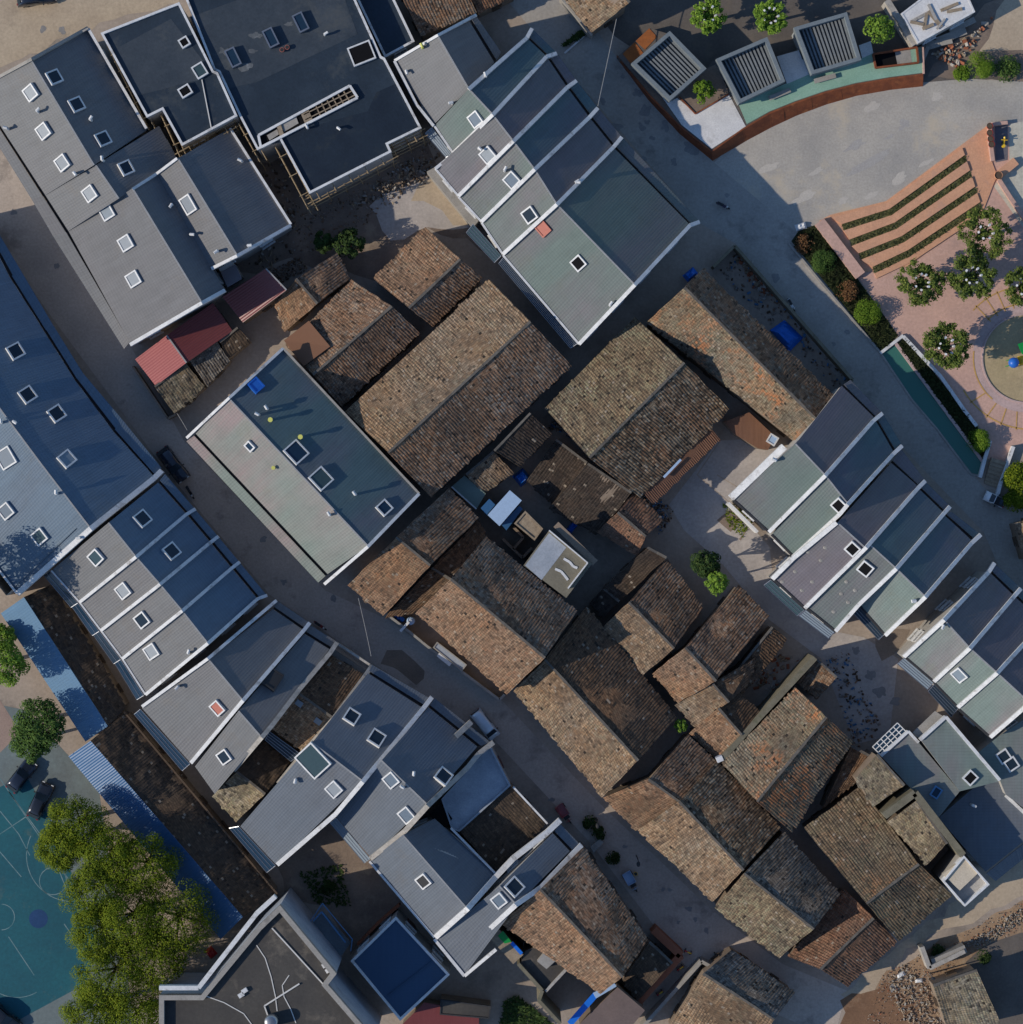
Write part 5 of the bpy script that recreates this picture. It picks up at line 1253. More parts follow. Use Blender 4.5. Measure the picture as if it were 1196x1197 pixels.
struct('plaza', [(835, 190), (872, 150), (930, 122), (1000, 100), (1085, 96), (1130, 92), (1206, 96), (1206, 142), (1157, 145), (1036, 236), (971, 252), (935, 275)], M['gravel'], .012)
struct('gardens_ground', rough([(700, 18), (790, -40), (1206, -40), (1206, 96), (1085, 96), (860, 120), (740, 60)]), M['grey_earth'], .006)
struct('bare_soil', rough([(1080, 90), (1140, 20), (1206, -40), (1206, 96)]), M['soil'], .010)
struct('pale_path', rough([(1148, 60), (1165, 30), (1175, -20), (1206, -20), (1206, 60)]), M['lane'], .014)
struct('pink_square', [(957, 258), (1036, 237), (1157, 146), (1206, 140), (1206, 520), (1182, 520), (1175, 545), (1152, 535), (1146, 500), (1050, 392)], M['pink_paving'], .010)
struct('cream_square', [(1180, 145), (1206, 140), (1206, 280), (1162, 218), (1180, 188)], M['cream_tiles'], .016)
def circle(c, r, n=64): return [(c[0] + r * math.cos(6.28318 * i / n), c[1] + r * math.sin(6.28318 * i / n)) for i in range(n)]
struct('ring_path', circle((1200, 419), 63), M['ring_paving'], .016)
struct('sand_pit', circle((1200, 419), 51), M['sand'], .022)
rim = thing('sand_pit_rim', 'low round kerb of the sand pit on the pink square', 'kerb', U((1200, 419), 0))
cs = circle((1200, 419), 51.5, 72); mb = MB()
for a, b_ in zip(cs, cs[1:] + cs[:1]): mb.bar(U(a, .14), U(b_, .14), .16, .16)
mb.build('kerb_stones', M['ring_paving'], rim)
def line(pts, w, mat, z, name='court_line'):
    mb = MB()
    for a, b_ in zip(pts, pts[1:]): mb.bar(U(a, z), U(b_, z), w, .012)
    o = mb.build(name, M[mat]); o['kind'] = 'structure'; return o
def arc(c, r, a0, a1, n=18): return [(c[0] + r * math.cos(R(a0 + (a1 - a0) * i / n)), c[1] + r * math.sin(R(a0 + (a1 - a0) * i / n))) for i in range(n + 1)]
line(arc((1200, 419), 62, 130, 188), .16, 'line_yellow', .04, 'painted_line'); line(arc((1206, 410), 92, 96, 150), .16, 'line_yellow', .04, 'painted_line')
line(arc((1200, 419), 64, 225, 268), .14, 'line_yellow', .04, 'painted_line'); line(arc((1200, 419), 84, 222, 262), .14, 'line_yellow', .04, 'painted_line')
for a in (100, 112, 124, 140): line([(1200 + 63 * math.cos(R(a)), 419 + 63 * math.sin(R(a))), (1204 + 92 * math.cos(R(a)), 412 + 92 * math.sin(R(a)))], .14, 'line_yellow', .04, 'painted_line')
for a in (226, 236, 246, 256): line([(1200 + 60 * math.cos(R(a)), 419 + 60 * math.sin(R(a))), (1200 + 86 * math.cos(R(a)), 419 + 86 * math.sin(R(a)))], .13, 'line_yellow', .04, 'painted_line')
struct('hedge_bed', [(925, 282), (935, 268), (957, 262), (1050, 392), (1031, 412)], M['grass_bed'], .02)
struct('hedge_bed', [(1048, 402), (1058, 394), (1142, 497), (1156, 525), (1150, 541)], M['grass_bed'], .02)
struct('yard_paving', [(782, 590), (840, 515), (905, 512), (918, 524), (856, 588), (900, 640), (905, 690), (960, 735), (1010, 745), (1050, 770), (1040, 860), (1000, 870), (960, 770), (900, 725), (845, 660), (800, 620)], M['yard_slab'], .012)
for ps in ([(842, 515), (815, 555), (862, 595)], [(838, 555), (880, 580)]): line(ps, .12, 'dirt', .016, 'slab_joint')
for ps in ([(838, 608), (860, 590), (880, 608), (866, 632)],): struct('weedy_bed', ps, M['soil'], .022)
o = struct('slab_path', [(845, 632), (872, 602), (880, 610), (856, 640)], M['yard_slab'], .03)
struct('garden_soil', rough([(322, 1010), (395, 950), (470, 1050), (410, 1115), (378, 1060), (330, 1045)]), M['soil'], .012)
struct('demolished_yard', rough([(300, 190), (495, 160), (520, 200), (590, 300), (500, 268), (440, 330), (340, 300), (300, 320), (270, 320)]), M['soil'], .008)
struct('yard_concrete', rough([(430, 240), (480, 215), (515, 205), (560, 265), (500, 268), (455, 280)]), M['yard_slab'], .014)
struct('pale_yard', rough([(500, 200), (520, 208), (552, 262), (530, 262), (500, 235), (480, 232)]), M['lane'], .02)
struct('rubble_field', rough([(1000, 1215), (1030, 1140), (1090, 1105), (1206, 1050), (1206, 1215)]), M['rubble_ground'], .010)
struct('brown_earth', rough([(985, 1170), (1040, 1150), (1075, 1180), (1080, 1215), (980, 1215)]), surf('brown_earth', (.24, .135, .075), (.15, .085, .05), .3, stain=(.33, .22, .14), amt=.5, fine=4, bump=.4), .018)
struct('dark_bare_ground', rough([(1130, 1125), (1150, 1108), (1206, 1085), (1206, 1215), (1172, 1215)]), M['grey_earth'], .014)
# sports court
struct('court_apron', [(-20, 820), (30, 830), (115, 920), (160, 1215), (-20, 1215)], M['court_grey'], .008)
struct('sports_court', [(-20, 930), (30, 905), (60, 960), (115, 1100), (100, 1150), (-20, 1215)], M['court_teal'], .014)
for ps in ([(0, 910), (75, 1020), (110, 1075)], [(0, 948), (22, 975), (35, 1000)], [(-5, 990), (25, 1025)], [(0, 975), (45, 945), (62, 925)], [(10, 925), (36, 960), (58, 990), (80, 1045)], [(10, 1095), (40, 1140)], [(75, 1080), (110, 1130)]): line(ps, .1, 'line_white', .02)
line(arc((62, 1030), 16, 0, 360), .09, 'line_white', .02); line(arc((2, 1072), 15, -90, 90), .09, 'line_white', .02); line(arc((85, 1000), 54, 95, 205), .09, 'line_white', .02); line(arc((20, 1120), 46, 60, 140), .08, 'line_white', .02)
struct('court_disc', circle((45, 1074), 11, 30), surf('disc_blue', (.02, .06, .16), (.015, .05, .13), .5), .02)
struct('pale_court', [(-20, 870), (-20, 800), (0, 818), (20, 850), (10, 870)], surf('pale_court', (.34, .25, .20), (.28, .20, .17), .3), .012)
struct('red_court', [(-20, 812), (0, 820), (22, 858), (0, 880), (-20, 880)], surf('pale_court', (.34, .25, .20)), .016)

surf('damp', (.25, .24, .23), (.20, .19, .185), .8); surf('damp_plaza', (.37, .35, .32), (.33, .31, .29), .8); surf('dusty', (.475, .435, .375), (.43, .395, .35), .6)
random.seed(77)
def blot(p, r, mat, z=.02, sq=1.0, a0=0.0):
    pts = []; sd = random.uniform(0, 99)
    for i in range(26):
        a = 6.28318 * i / 26; q = r * (1 + .75 * noise.noise(Vector((math.cos(a) * 1.3 + sd, math.sin(a) * 1.3, sd))))
        x, y = math.cos(a) * q, math.sin(a) * q * sq; pts.append((p[0] + x * math.cos(a0) - y * math.sin(a0), p[1] + x * math.sin(a0) + y * math.cos(a0)))
    struct('damp_patch', pts, M[mat], z)
for p, r in (((754, 129), 8), ((750, 148), 4.5), ((757, 143), 3.5), ((778, 148), 5.5), ((762, 161), 3.5), ((788, 190), 5), ((808, 172), 9), ((751, 185), 5), ((728, 89), 3), ((745, 108), 6), ((720, 148), 7), ((907, 325), 5), ((990, 388), 3.5), ((975, 402), 3), ((705, 118), 4), ((850, 228), 3), ((812, 178), 5)): blot(p, r, 'damp', .02 + r * .0005, .75, random.uniform(0, 3))
for p, r in (((775, 1040), 3), ((783, 1040), 2.5), ((805, 1062), 3.5), ((813, 1075), 3), ((826, 1088), 3.5), ((793, 1078), 2.5), ((645, 935), 3), ((730, 990), 3), ((66, 311), 3.5), ((100, 330), 2.5), ((390, 700), 4), ((308, 630), 4), ((332, 680), 4), ((16, 248), 4), ((1018, 790), 6), ((1030, 810), 7), ((1047, 820), 6), ((1000, 760), 5), ((50, 35), 4), ((73, 36), 4.5), ((1044, 1155), 5)): blot(p, r, 'damp', .02 + r * .0005, .8, random.uniform(0, 3))
for p, r, q in (((1058, 143), 5, .9), ((1054, 150), 4, .6), ((1040, 160), 6, .35), ((1000, 170), 14, .3), ((1022, 185), 22, .14), ((1010, 195), 26, .12)): blot(p, r, 'damp_plaza', .02 + r * .0004, q, -.45)
for p, r, q in (((1020, 125), 9, .6), ((1052, 208), 10, .5), ((1018, 228), 8, .4), ((1096, 113), 6, .8), ((900, 195), 12, .3), ((940, 230), 16, .3), ((985, 235), 7, .5), ((955, 200), 9, .3), ((1085, 190), 9, .3)): blot(p, r, 'dusty', .018 + r * .0004, q, -.5)

# ================= pool, stairs and kerbs
struct('pool', [(1031, 414), (1047, 402), (1150, 541), (1146, 555), (1136, 553), (1096, 501), (1066, 466)], M['pool_water'], .03)
def kerb(label, pts, h, w, mat, name='kerb'):
    q = [U(p, h) for p in pts]; mb = MB()
    for a, b_ in zip(q, q[1:]): mb.bar(a, b_, w, h + .02)
    o = mb.build(name, M[mat]); tag(o, label, 'kerb'); return o
kerb('brown inner kerb between the green pool and the dark planting', [(1047, 401), (1150, 541), (1147, 556)], .3, .35, 'ring_paving')
kerb('low grey kerb of the green pool towards the street', [(1030, 413), (1066, 467), (1096, 502), (1135, 554), (1146, 557)], .12, .2, 'concrete')
kerb('pale stone kerb crossing the top end of the green pool', [(1029, 413), (1056, 392)], .35, .35, 'white_wall')
kerb('white stone kerb curving along the pink square above the pool', [(1056, 393), (1100, 440), (1128, 480), (1142, 498)], .4, .4, 'white_wall')
kerb('white stone wall on the pool side of the brown steps', [(1158, 515), (1152, 535), (1146, 558)], .8, .4, 'white_wall', 'stone_wall')
kerb('white stone wall between the brown steps and the clipped shrubs', [(1185, 522), (1178, 542), (1170, 565), (1166, 580)], .8, .4, 'white_wall', 'stone_wall')
kerb('dark street kerb along the hedge bed', [(922, 284), (958, 328), (1030, 413)], .2, .25, 'concrete')
stp = thing('steps', 'brown wooden-looking steps from the pink square down to the street', 'steps', U((1163, 552), 0))
for i in range(7):
    t0 = i / 7; a = Vector((1158, 535)).lerp(Vector((1150, 565)), t0); c = Vector((1178, 541)).lerp(Vector((1168, 571)), t0)
    d = Vector((-8 / 7, 30 / 7)); hh = .75 - .1 * i
    MB().prism([U(p, 0) for p in (a, c, (c[0] - 10 / 7, c[1] + 30 / 7), (a[0] - 8 / 7, a[1] + 30 / 7))], 0, hh).build('step', M['timber'] if i % 2 else M['terracotta'] if False else M['timber'], stp)
struct('pink_path', [(1160, 516), (1184, 521), (1178, 541), (1156, 534)], M['pink_paving'], .03)

# ================= terrace of brick seats
seat_e = [[(984, 262), (1040, 244), (1128, 181)], [(993, 280), (1046, 260), (1134, 199)], [(1004, 296), (1054, 276), (1140, 218)], [(1020, 312), (1062, 292), (1146, 236)]]
tr = thing('brick_terrace', 'pink brick seating terrace stepping down from the gravel plaza in four planted strips', 'seating terrace', U((1070, 230), 0))
rows = [[(971, 252), (1036, 236), (1150, 150)]]
def prism_strip(name, up, lo, z, mat):
    poly = [U(p, z) for p in up] + [U(p, z) for p in lo[::-1]]
    return MB().prism(poly, -.02, z).build(name, mat, tr)
S = lambda L, dx, dy: [(p[0] + dx, p[1] + dy) for p in L]
MB().prism([U(p, .12) for p in ((958, 258), (971, 251), (1036, 235), (1158, 144), (1160, 190), (1166, 206), (1162, 214), (1150, 245), (1060, 312), (1010, 318))], -.02, .12).build('paved_base', M['pink_brick'], tr)
hs = (.34, .33, .32, .30)
tops_ = [[(972, 254), (1037, 237), (1125, 173)]] + [S(e, 2.4, 7.6) for e in seat_e[:3]]
for i, e in enumerate(seat_e):
    up = tops_[i]
    prism_strip('seat', up, e, hs[i], M['pink_brick'])
    lo = S(e, 2.3, 7.4)
    st_o = prism_strip('planted_strip', S(e, .1, .25), lo, .14, surf('strip_grass', (.13, .135, .06), (.085, .095, .04), 1.2, stain=(.22, .18, .08), amt=.5, fine=6, bump=.8))
prism_strip('seat', S(seat_e[3], 2.4, 7.6), S(seat_e[3], 4.8, 13.5), .2, M['pink_brick'])
MB().bar(U((958, 259), .7), U((1006, 322), .7), 1.3, .72).build('ramp_wall', M['pink_paving'], tr)
# planters
wlp = kerb('pink low wall carrying four red flower pots', [(1157, 146), (1158, 165), (1161, 188)], .75, .45, 'pink_paving', 'low_wall')
kerb('short pink wall end beside the red flower pots', [(1160, 145), (1178, 143)], .75, .4, 'pink_paving', 'low_wall')
kerb('pink retaining wall spur next to the cream paving', [(1166, 206), (1188, 188)], .6, 1.0, 'pink_brick', 'low_wall')
kerb('pink retaining wall running down beside the cream paving', [(1168, 210), (1182, 232), (1200, 258)], .6, .5, 'pink_paving', 'low_wall')
for i, p in enumerate(((1157.5, 147), (1157.5, 155), (1158.5, 162), (1159.5, 168.5))):
    b = U(p, 1.5); b.z = .75
    t = thing('flower_pot', 'red round flower pot filled with dark soil on the pink low wall', 'flower pot', b, 'red flower pots')
    MB().tube((0, 0, 0), (0, 0, .62), .28, .38, 16, False).local('pot', M['toy_red'], t); MB().tube((0, 0, .5), (0, 0, .57), .34, .34, 16).local('soil', M['old_wood'], t)
b = U((1166.5, 205.5), .6); b.z = .6; t = thing('planter', 'round brown planter on the corner of the brick terrace', 'planter', b); MB().tube((0, 0, 0), (0, 0, .5), .42, .46, 20, False).local('bowl', M['pink_brick'], t); MB().tube((0, 0, .3), (0, 0, .4), .42, .42, 20).local('soil', M['old_wood'], t)
t = thing('spring_rider', 'yellow spring rider toy on the dark mat beside the flower pots', 'playground toy', U((1172, 167), 0)); mb = MB(); mb.tube((0, 0, 0), (0, 0, .4), .12); mb.local('spring', M['dark_plastic'], t)
mb = MB(); mb.bar((0, -.5, .65), (.1, .45, .65), .18, .25); mb.dome((.1, .5, .75), .16, .16, .2, 8, 3, True); mb.bar((-.3, .25, .8), (.45, .2, .8), .08, .1); mb.tube((0, -.45, .45), (0, -.45, .7), .22); mb.local('body', M['yellow_plastic'], t)
struct('play_mat', [(1163, 148), (1178, 146), (1178, 187), (1164, 190)], surf('play_mat', (.16, .15, .17), (.12, .115, .13), .8), .03)

# ================= kiosk square
pl = thing('kiosk_platform', 'raised platform with white slab, green floor and curved rusty steel wall', 'platform', U((930, 110), 0))
H_ = 1.5
edge_o = [(722, 66), (760, 111), (797, 148), (832, 176), (868, 150), (900, 131), (930, 119), (965, 107), (1000, 98), (1040, 91), (1079, 86)]
edge_b = [(721, 68), (758, 117), (795, 157), (833, 188), (872, 165), (902, 149), (932, 135), (967, 122), (1002, 112), (1042, 105), (1079, 101)]
inner = [(1078, 54), (1019, 62), (990, 60), (950, 80), (926, 60), (905, 70), (838, 66), (826, 80), (795, 111), (783, 40), (760, 33)]
MB().prism([U(p, H_) for p in edge_o] + [U(p, H_) for p in inner], 0, H_ - .03).build('base', M['grey_earth'], pl)
top = [U(p, H_ + .06) for p in edge_o]; bot = [U(p, 0) for p in edge_b]
mid = [Vector((t_.x, t_.y, H_ + .06)) + Vector((b_.x - t_.x, b_.y - t_.y, 0)).normalized() * .18 for t_, b_ in zip(top, bot)]
n = len(top); vs = top + mid + bot
mesh('steel_wall', vs, [(i, i + 1, n + i + 1, n + i) for i in range(n - 1)] + [(n + i, n + i + 1, 2 * n + i + 1, 2 * n + i) for i in range(n - 1)], M['corten'], pl)
mb = MB()
for i in range(n - 1):
    k = max(1, int((top[i + 1] - top[i]).length / 1.3))
    for j in range(k):
        s = j / k; mb.bar(mid[i].lerp(mid[i + 1], s) + Vector((0, 0, .01)), bot[i].lerp(bot[i + 1], s) + Vector((0, 0, .03)), .05, .05)
mb.build('wall_ribs', M['corten'], pl)
def plate(name, poly, z, mat, root): return mesh(name, [U(p, z) for p in poly] , [tuple(range(len(poly)))], mat, root)
plate('white_slab', [(768, 105), (783, 119), (794, 113), (813, 133), (852, 110), (872, 148), (832, 174), (797, 146)], H_ + .012, M['white_slab'], pl)
plate('green_floor', [(863, 121), (918, 98), (950, 84), (1007, 68), (1020, 62), (1078, 55), (1079, 85), (1040, 90), (1000, 97), (965, 106), (930, 118), (900, 130), (873, 145)], H_ + .016, M['green_floor'], pl)
plate('pale_slab', [(908, 66), (936, 58), (948, 86), (920, 98)], H_ + .02, M['white_slab'], pl); plate('pale_slab', [(1004, 53), (1018, 48), (1021, 62), (1008, 68)], H_ + .02, M['white_slab'], pl)
plate('soil_bed', [(786, 110), (826, 80), (840, 74), (852, 109), (813, 132)], H_ + .016, M['soil'], pl)
party(pl, [((794, 113), H_ + .15), ((813, 133), H_ + .15), ((852, 110), H_ + .15)], .14, .2, M['corten'], 'steel_edging')
for q_ in ([(728, 63), (742, 49), (752, 62), (737, 74)], [(743, 48), (759, 33), (768, 43), (754, 58)]): plate('rusty_plate', q_, H_ + .03, surf('corten_plate', (.34, .11, .03), (.22, .075, .025), 1.0, stain=(.20, .09, .04), amt=.6), pl)
party(pl, [((1021, 63), H_ + .5), ((1072, 55), H_ + .5), ((1074, 73), H_ + .5), ((1024, 79), H_ + .5), ((1021, 63), H_ + .5)], .2, .5, M['corten'], 'stair_rim')
plate('stair_opening', [(1022, 64), (1046, 60), (1049, 75), (1025, 78)], H_ + .03, M['shaft_dark'], pl); plate('stair_floor', [(1046, 60), (1064, 57), (1066, 73), (1049, 75)], H_ + .025, M['concrete'], pl)
party(pl, [((1079, 55), H_ + .25), ((1080, 86), H_ + .25)], .2, .3, M['pink_paving'], 'rim')
for lab, a, c in (('long grey bench on the green floor near the curved rusty wall', (952, 95), (977, 88)), ('long grey bench on the green floor nearer the white slab', (899, 115), (924, 105))):
    A, B = U(a, H_ + .45), U(c, H_ + .45); z0 = Vector((0, 0, -.45)); t = thing('bench', lab, 'bench', (A + B) / 2 + z0, 'benches on the green floor')
    MB().bar(A, B, .55, .1).build('seat', M['concrete'], t)
    for s in (.12, .88): q = A.lerp(B, s); MB().box(q + Vector((0, 0, -.27)), (.12, .4, .35), (B - A).normalized(), Vector((0, 0, 1)).cross((B - A).normalized())).build('leg', M['concrete'], t)
def kiosk(label, c4, z, zb):
    P4 = [U(p, z) for p in c4]; base = sum(P4, Vector()) / 4; base.z = zb
    root = thing('kiosk', label, 'kiosk', base, 'grey kiosks with slatted roofs')
    MB().prism(inset(P4, .25), zb, z - 1.22).build('wall', surf('kiosk_wall', (.30, .32, .33), (.25, .27, .28), .6), root)
    Q4 = P4 if sum(a.x * b_.y - b_.x * a.y for a, b_ in zip(P4, P4[1:] + P4[:1])) > 0 else P4[::-1]
    loopwall(Q4, .42, 1.25).build('parapet', surf('kiosk_rim', (.17, .20, .215), (.14, .165, .18), .8), root)
    ctr = sum(P4, Vector()) / 4
    I4 = [a.lerp(ctr, .11) + Vector((0, 0, -1.05)) for a in P4]
    # A,B = eave edge; ribs run from c4[0]-c4[1] edge to the opposite one
    panel('slat_roof', root, I4[0], I4[1], I4[2], I4[3], surf('slat_gap', (.085, .095, .10), (.065, .072, .078), 1.0), per=.40, amp=.02, nv=1, thick=.1)
    mb = MB(); d = (I4[1] - I4[0]); w = d.length; k = int(w / .40)
    for i in range(k):
        s = (i + .5) / k; mb.bar(I4[0].lerp(I4[1], s) + Vector((0, 0, .2)), I4[3].lerp(I4[2], s) + Vector((0, 0, .2)), .21, .10)
    mb.build('slats', surf('slat_grey', (.21, .225, .225), (.165, .18, .185), 1.0), root)
    # door and window on the wall facing the street
    a, b_ = inset(P4, .25)[0], inset(P4, .25)[3]; d = (b_ - a); d.z = 0; d.normalize(); nn = Vector((d.y, -d.x, 0)); 
    if nn.dot(base - ctr.xyz + a - base) < 0: nn = -nn
    mid_ = (a + b_) / 2; nn = (mid_ - Vector((ctr.x, ctr.y, 0))); nn.z = 0; nn.normalize()
    MB().box(Vector((mid_.x, mid_.y, zb + 1.1)) + nn * .03, (1.1, .1, 2.1), d, nn).build('door', M['dark_plastic'], root)
    return root
kiosk('grey kiosk at the street corner of the platform, turned diamond-wise', [(783, 36), (738, 74), (783, 118), (826, 80)], 4.4, 0)
kiosk('middle grey kiosk of the platform between the soil bed and the pale slab', [(864, 121), (918, 95), (897, 43), (837, 69)][::1], 4.4, 0)
kiosk('grey kiosk beside the round green tree at the right of the platform', [(949, 87), (1007, 70), (990, 14), (928, 32)], 4.4, 0)
kerb('pale pavement kerb beside the rusty wall', [(660, 62), (700, 27), (728, -8)], .15, .2, 'white_wall')
# white building with debris
wb = flat('white flat roofed building strewn with broken boards at the top edge', [(1053, 16), (1073, 51), (1140, 14), (1132, -4), (1100, -20)], 3.4, M['white_slab'], .06, .2, wall='wall_new')
random.seed(11); 
for i, (p, a, l) in enumerate((((1075, 20), .5, 2.2), ((1082, 24), 1.4, 1.8), ((1093, 22), -.9, 2.4), ((1090, 14), -1.1, 2.0), ((1110, 8), .4, 2.2), ((1116, 12), .2, 1.8), ((1100, 28), .9, 1.5), ((1072, 27), -.2, 1.6), ((1085, 31), .4, 1.4))):
    c = U(p, 3.55 + i * .01); d = Vector((math.cos(a), math.sin(a), 0)); o = MB(); o.bar(c - d * l / 2, c + d * l / 2, random.uniform(.2, .5), .06)
    tag(o.build('broken_board', M['timber'] if i % 3 else M['concrete_raw']), 'broken board lying loose on the white flat roof', 'board', 'broken boards on the white roof')
sw = MB(); sw.bar(U((1037, 0), 2.6), U((1070, 52), 2.6), .7, 2.6); tag(sw.build('side_wall', M['concrete_raw']), 'stepped pale side wall left of the white flat roofed building', 'wall')
for i, (p, a, l, w) in enumerate((((1085, 55), .3, 2.6, .7), ((1098, 50), .2, 3.0, .8), ((1112, 42), .35, 3.6, .9), ((1125, 30), .45, 3.2, .7), ((1082, 62), 1.2, 1.6, .5))):
    c = U(p, .3 + i * .06); d = Vector((math.cos(a), math.sin(a), 0)); o = MB(); o.bar(c - d * l / 2, c + d * l / 2 + Vector((0, 0, .2)), w, .1)
    tag(o.build('torn_sheet', M['concrete']), 'torn grey sheet in the rubble below the white flat roofed building', 'sheet', 'torn sheets below the white roof')

# ================= plants
G1 = leaf_mat('leaf_olive', (.060, .098, .009), (.140, .190, .014), (.27, .305, .022))
G2 = leaf_mat('leaf_dark', (0.034, 0.072, 0.019), (0.076, 0.142, 0.034), (0.142, 0.218, 0.048))
G3 = leaf_mat('leaf_fresh', (0.085, 0.162, 0.023), (0.190, 0.314, 0.042), (0.323, 0.456, 0.067))
G4 = leaf_mat('leaf_street', (.055, .085, .022), (.13, .18, .038), (.23, .265, .055))
G5 = leaf_mat('leaf_bush', (0.067, 0.133, 0.015), (0.142, 0.237, 0.023), (0.228, 0.323, 0.038))
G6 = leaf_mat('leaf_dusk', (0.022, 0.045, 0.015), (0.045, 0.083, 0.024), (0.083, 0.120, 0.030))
G7 = leaf_mat('leaf_red', (0.114, 0.057, 0.028), (0.209, 0.104, 0.048), (0.285, 0.171, 0.076))
TG = 'big yellow-green trees between the court and the blue roof'
big = [((88, 965), 3.2, 9.5, 'topmost big yellow-green tree, next to the dark parked cars'), ((128, 1000), 3.4, 10.5, 'big yellow-green tree right beside the glittering blue roof'), ((70, 990), 2.6, 8.5, 'big yellow-green tree leaning furthest over the court circle'),
       ((112, 1040), 3.4, 10.8, 'big yellow-green tree in the middle with a white speck in its crown'), ((168, 1014), 3.7, 10, 'big yellow-green tree whose crown reaches furthest over the dark blue shade'), ((150, 1075), 3.6, 11, 'big yellow-green tree with the widest crown between court and stained flat roof'),
       ((115, 1090), 3.2, 10, 'big yellow-green tree at the lower court line'), ((205, 1076), 4.2, 10, 'shaded big tree nearest the white rail of the stained flat roof'), ((130, 1140), 3.8, 11, 'big yellow-green tree low down beside the corner of the stained flat roof'), ((178, 1120), 3.6, 10, 'big yellow-green tree pressed against the stained flat roof'),
       ((110, 1185), 3.4, 10, 'yellow-green tree cut by the bottom edge by the court apron'), ((155, 1190), 3.2, 10.5, 'yellow-green tree cut by the bottom edge beside the stained flat roof')]
for i, (p, r_, h_, l_) in enumerate(big): tree('broadleaf_tree', l_, p, r_ * 1.22, h_, G1, TG, nclump=24, per=560, leaf=.17, seed=100 + i)
tree('broadleaf_tree', 'round dark green tree beside the lower end of the bright blue roof', (47, 845), 3.3, 9, G2, None, 34, 200, .24, seed=201)
tree('broadleaf_tree', 'dark green tree just below the round one, over the court corner', (36, 868), 2.6, 7.5, G2, None, 26, 180, .24, seed=202)
tree('broadleaf_tree', 'fresh green tree cut by the left edge beside the bright blue roof', (4, 775), 3.0, 9, G3, None, 28, 180, .25, seed=203)
tree('broadleaf_tree', 'small fresh green tree at the upper left corner of the bright blue roof', (2, 745), 2.0, 6, G3, None, 18, 150, .25, seed=204)
tree('broadleaf_tree', 'tall tree whose shadow falls on the end of the curved house', (-66, 690), 4.8, 16, G2, None, 28, 160, .35, seed=205)
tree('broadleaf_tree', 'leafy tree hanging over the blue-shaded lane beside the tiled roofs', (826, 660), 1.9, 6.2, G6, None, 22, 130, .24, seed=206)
tree('broadleaf_tree', 'bright-topped little tree beside the tiled roof by the blue-shaded lane', (838, 681), 1.5, 7.0, G3, None, 16, 110, .22, seed=207)
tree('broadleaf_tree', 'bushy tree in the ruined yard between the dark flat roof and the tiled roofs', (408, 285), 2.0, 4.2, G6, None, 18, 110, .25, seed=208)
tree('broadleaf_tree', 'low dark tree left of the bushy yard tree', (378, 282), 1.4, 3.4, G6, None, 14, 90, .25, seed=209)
tree('broadleaf_tree', 'small bright green tree squeezed between two dark tiled roofs', (795, 849), .95, 4.6, G3, None, 10, 90, .2, seed=210)
tree('broadleaf_tree', 'green feathery tree in the shade right of the last kiosk', (1028, 33), 1.9, 5.0, G3, None, 16, 90, .26, seed=211)
tree('broadleaf_tree', 'loose yellow-green tree in the steel-edged soil bed', (822, 106), 1.5, 4.5, G5, None, 13, 70, .25, seed=212)
LT = 'lopped street trees with white wrapped limbs'
for i, (p, r_, l_) in enumerate((((1077, 330), 2.9, 'lopped tree with a ring of white stubs nearest the brick terrace corner and hedge bed'), ((1136, 323), 2.9, 'lopped tree with white stubs over the yellow play lines'), ((1106, 405), 2.9, 'lopped tree with white stubs beside the white kerb of the pool'), ((1151, 272), 3.2, 'lopped tree with white stubs directly below the brick terrace'))):
    lopped_tree(l_, p, r_, 4.8, G4, LT, 300 + i)
lopped_tree('fresh green lopped tree with white stubs above the diamond kiosk', (828, 18), 2.1, 4.6, G3, LT, 310); lopped_tree('fresh green lopped tree with white stubs above the middle kiosk', (901, 19), 2.0, 4.6, G3, LT, 311)
lopped_tree('lopped tree cut by the right edge above the sand pit', (1196, 335), 2.4, 4.8, G4, LT, 312)
SG = 'clipped round bushes'
bush('bright clipped round bush at the edge of the gravel plaza', (1147, 75), 1.7, 2.0, G5, group=SG, per=3200); bush('loose olive bush beside the bright round one at the gravel plaza', (1178, 80), 1.6, 1.2, G2, 'shrub', per=900, leaf=.2, flat_=.4); bush('low yellow-green hedge piece left of the bright round bush', (1124, 86), 1.0, .7, G5, 'shrub', per=900, leaf=.18, flat_=.4)
bush('clipped round bush in the hedge bed facing the pink ramp', (1015, 365), 1.65, 1.9, G5, group=SG, per=3000); bush('dark clipped round bush at the upper end of the hedge bed', (963, 306), 1.5, 1.6, G2, group=SG, per=2400); bush('red-leaved shrub between the two round bushes of the hedge bed', (991, 340), 1.3, 1.3, G7, 'shrub', per=700, leaf=.2, flat_=.3)
bush('clipped round bush at the lower end of the green pool', (1144, 515), 1.45, 1.9, G5, group=SG, per=2800); bush('dark red creeper shrub at the top corner of the hedge bed', (940, 285), 1.2, .9, G7, 'shrub', per=500, leaf=.2, flat_=.3)
bush('olive shrub mass beside the brown steps, cut by the right edge', (1193, 560), 2.0, 2.4, G1, 'shrub', per=2600, leaf=.24, flat_=.4); bush('low olive shrub between the brown steps and the white pickup', (1186, 585), 1.4, 1.6, G1, 'shrub', per=1400, leaf=.24, flat_=.4)
G8 = leaf_mat('leaf_ground', (.018, .024, .010), (.03, .042, .015), (.05, .06, .022))
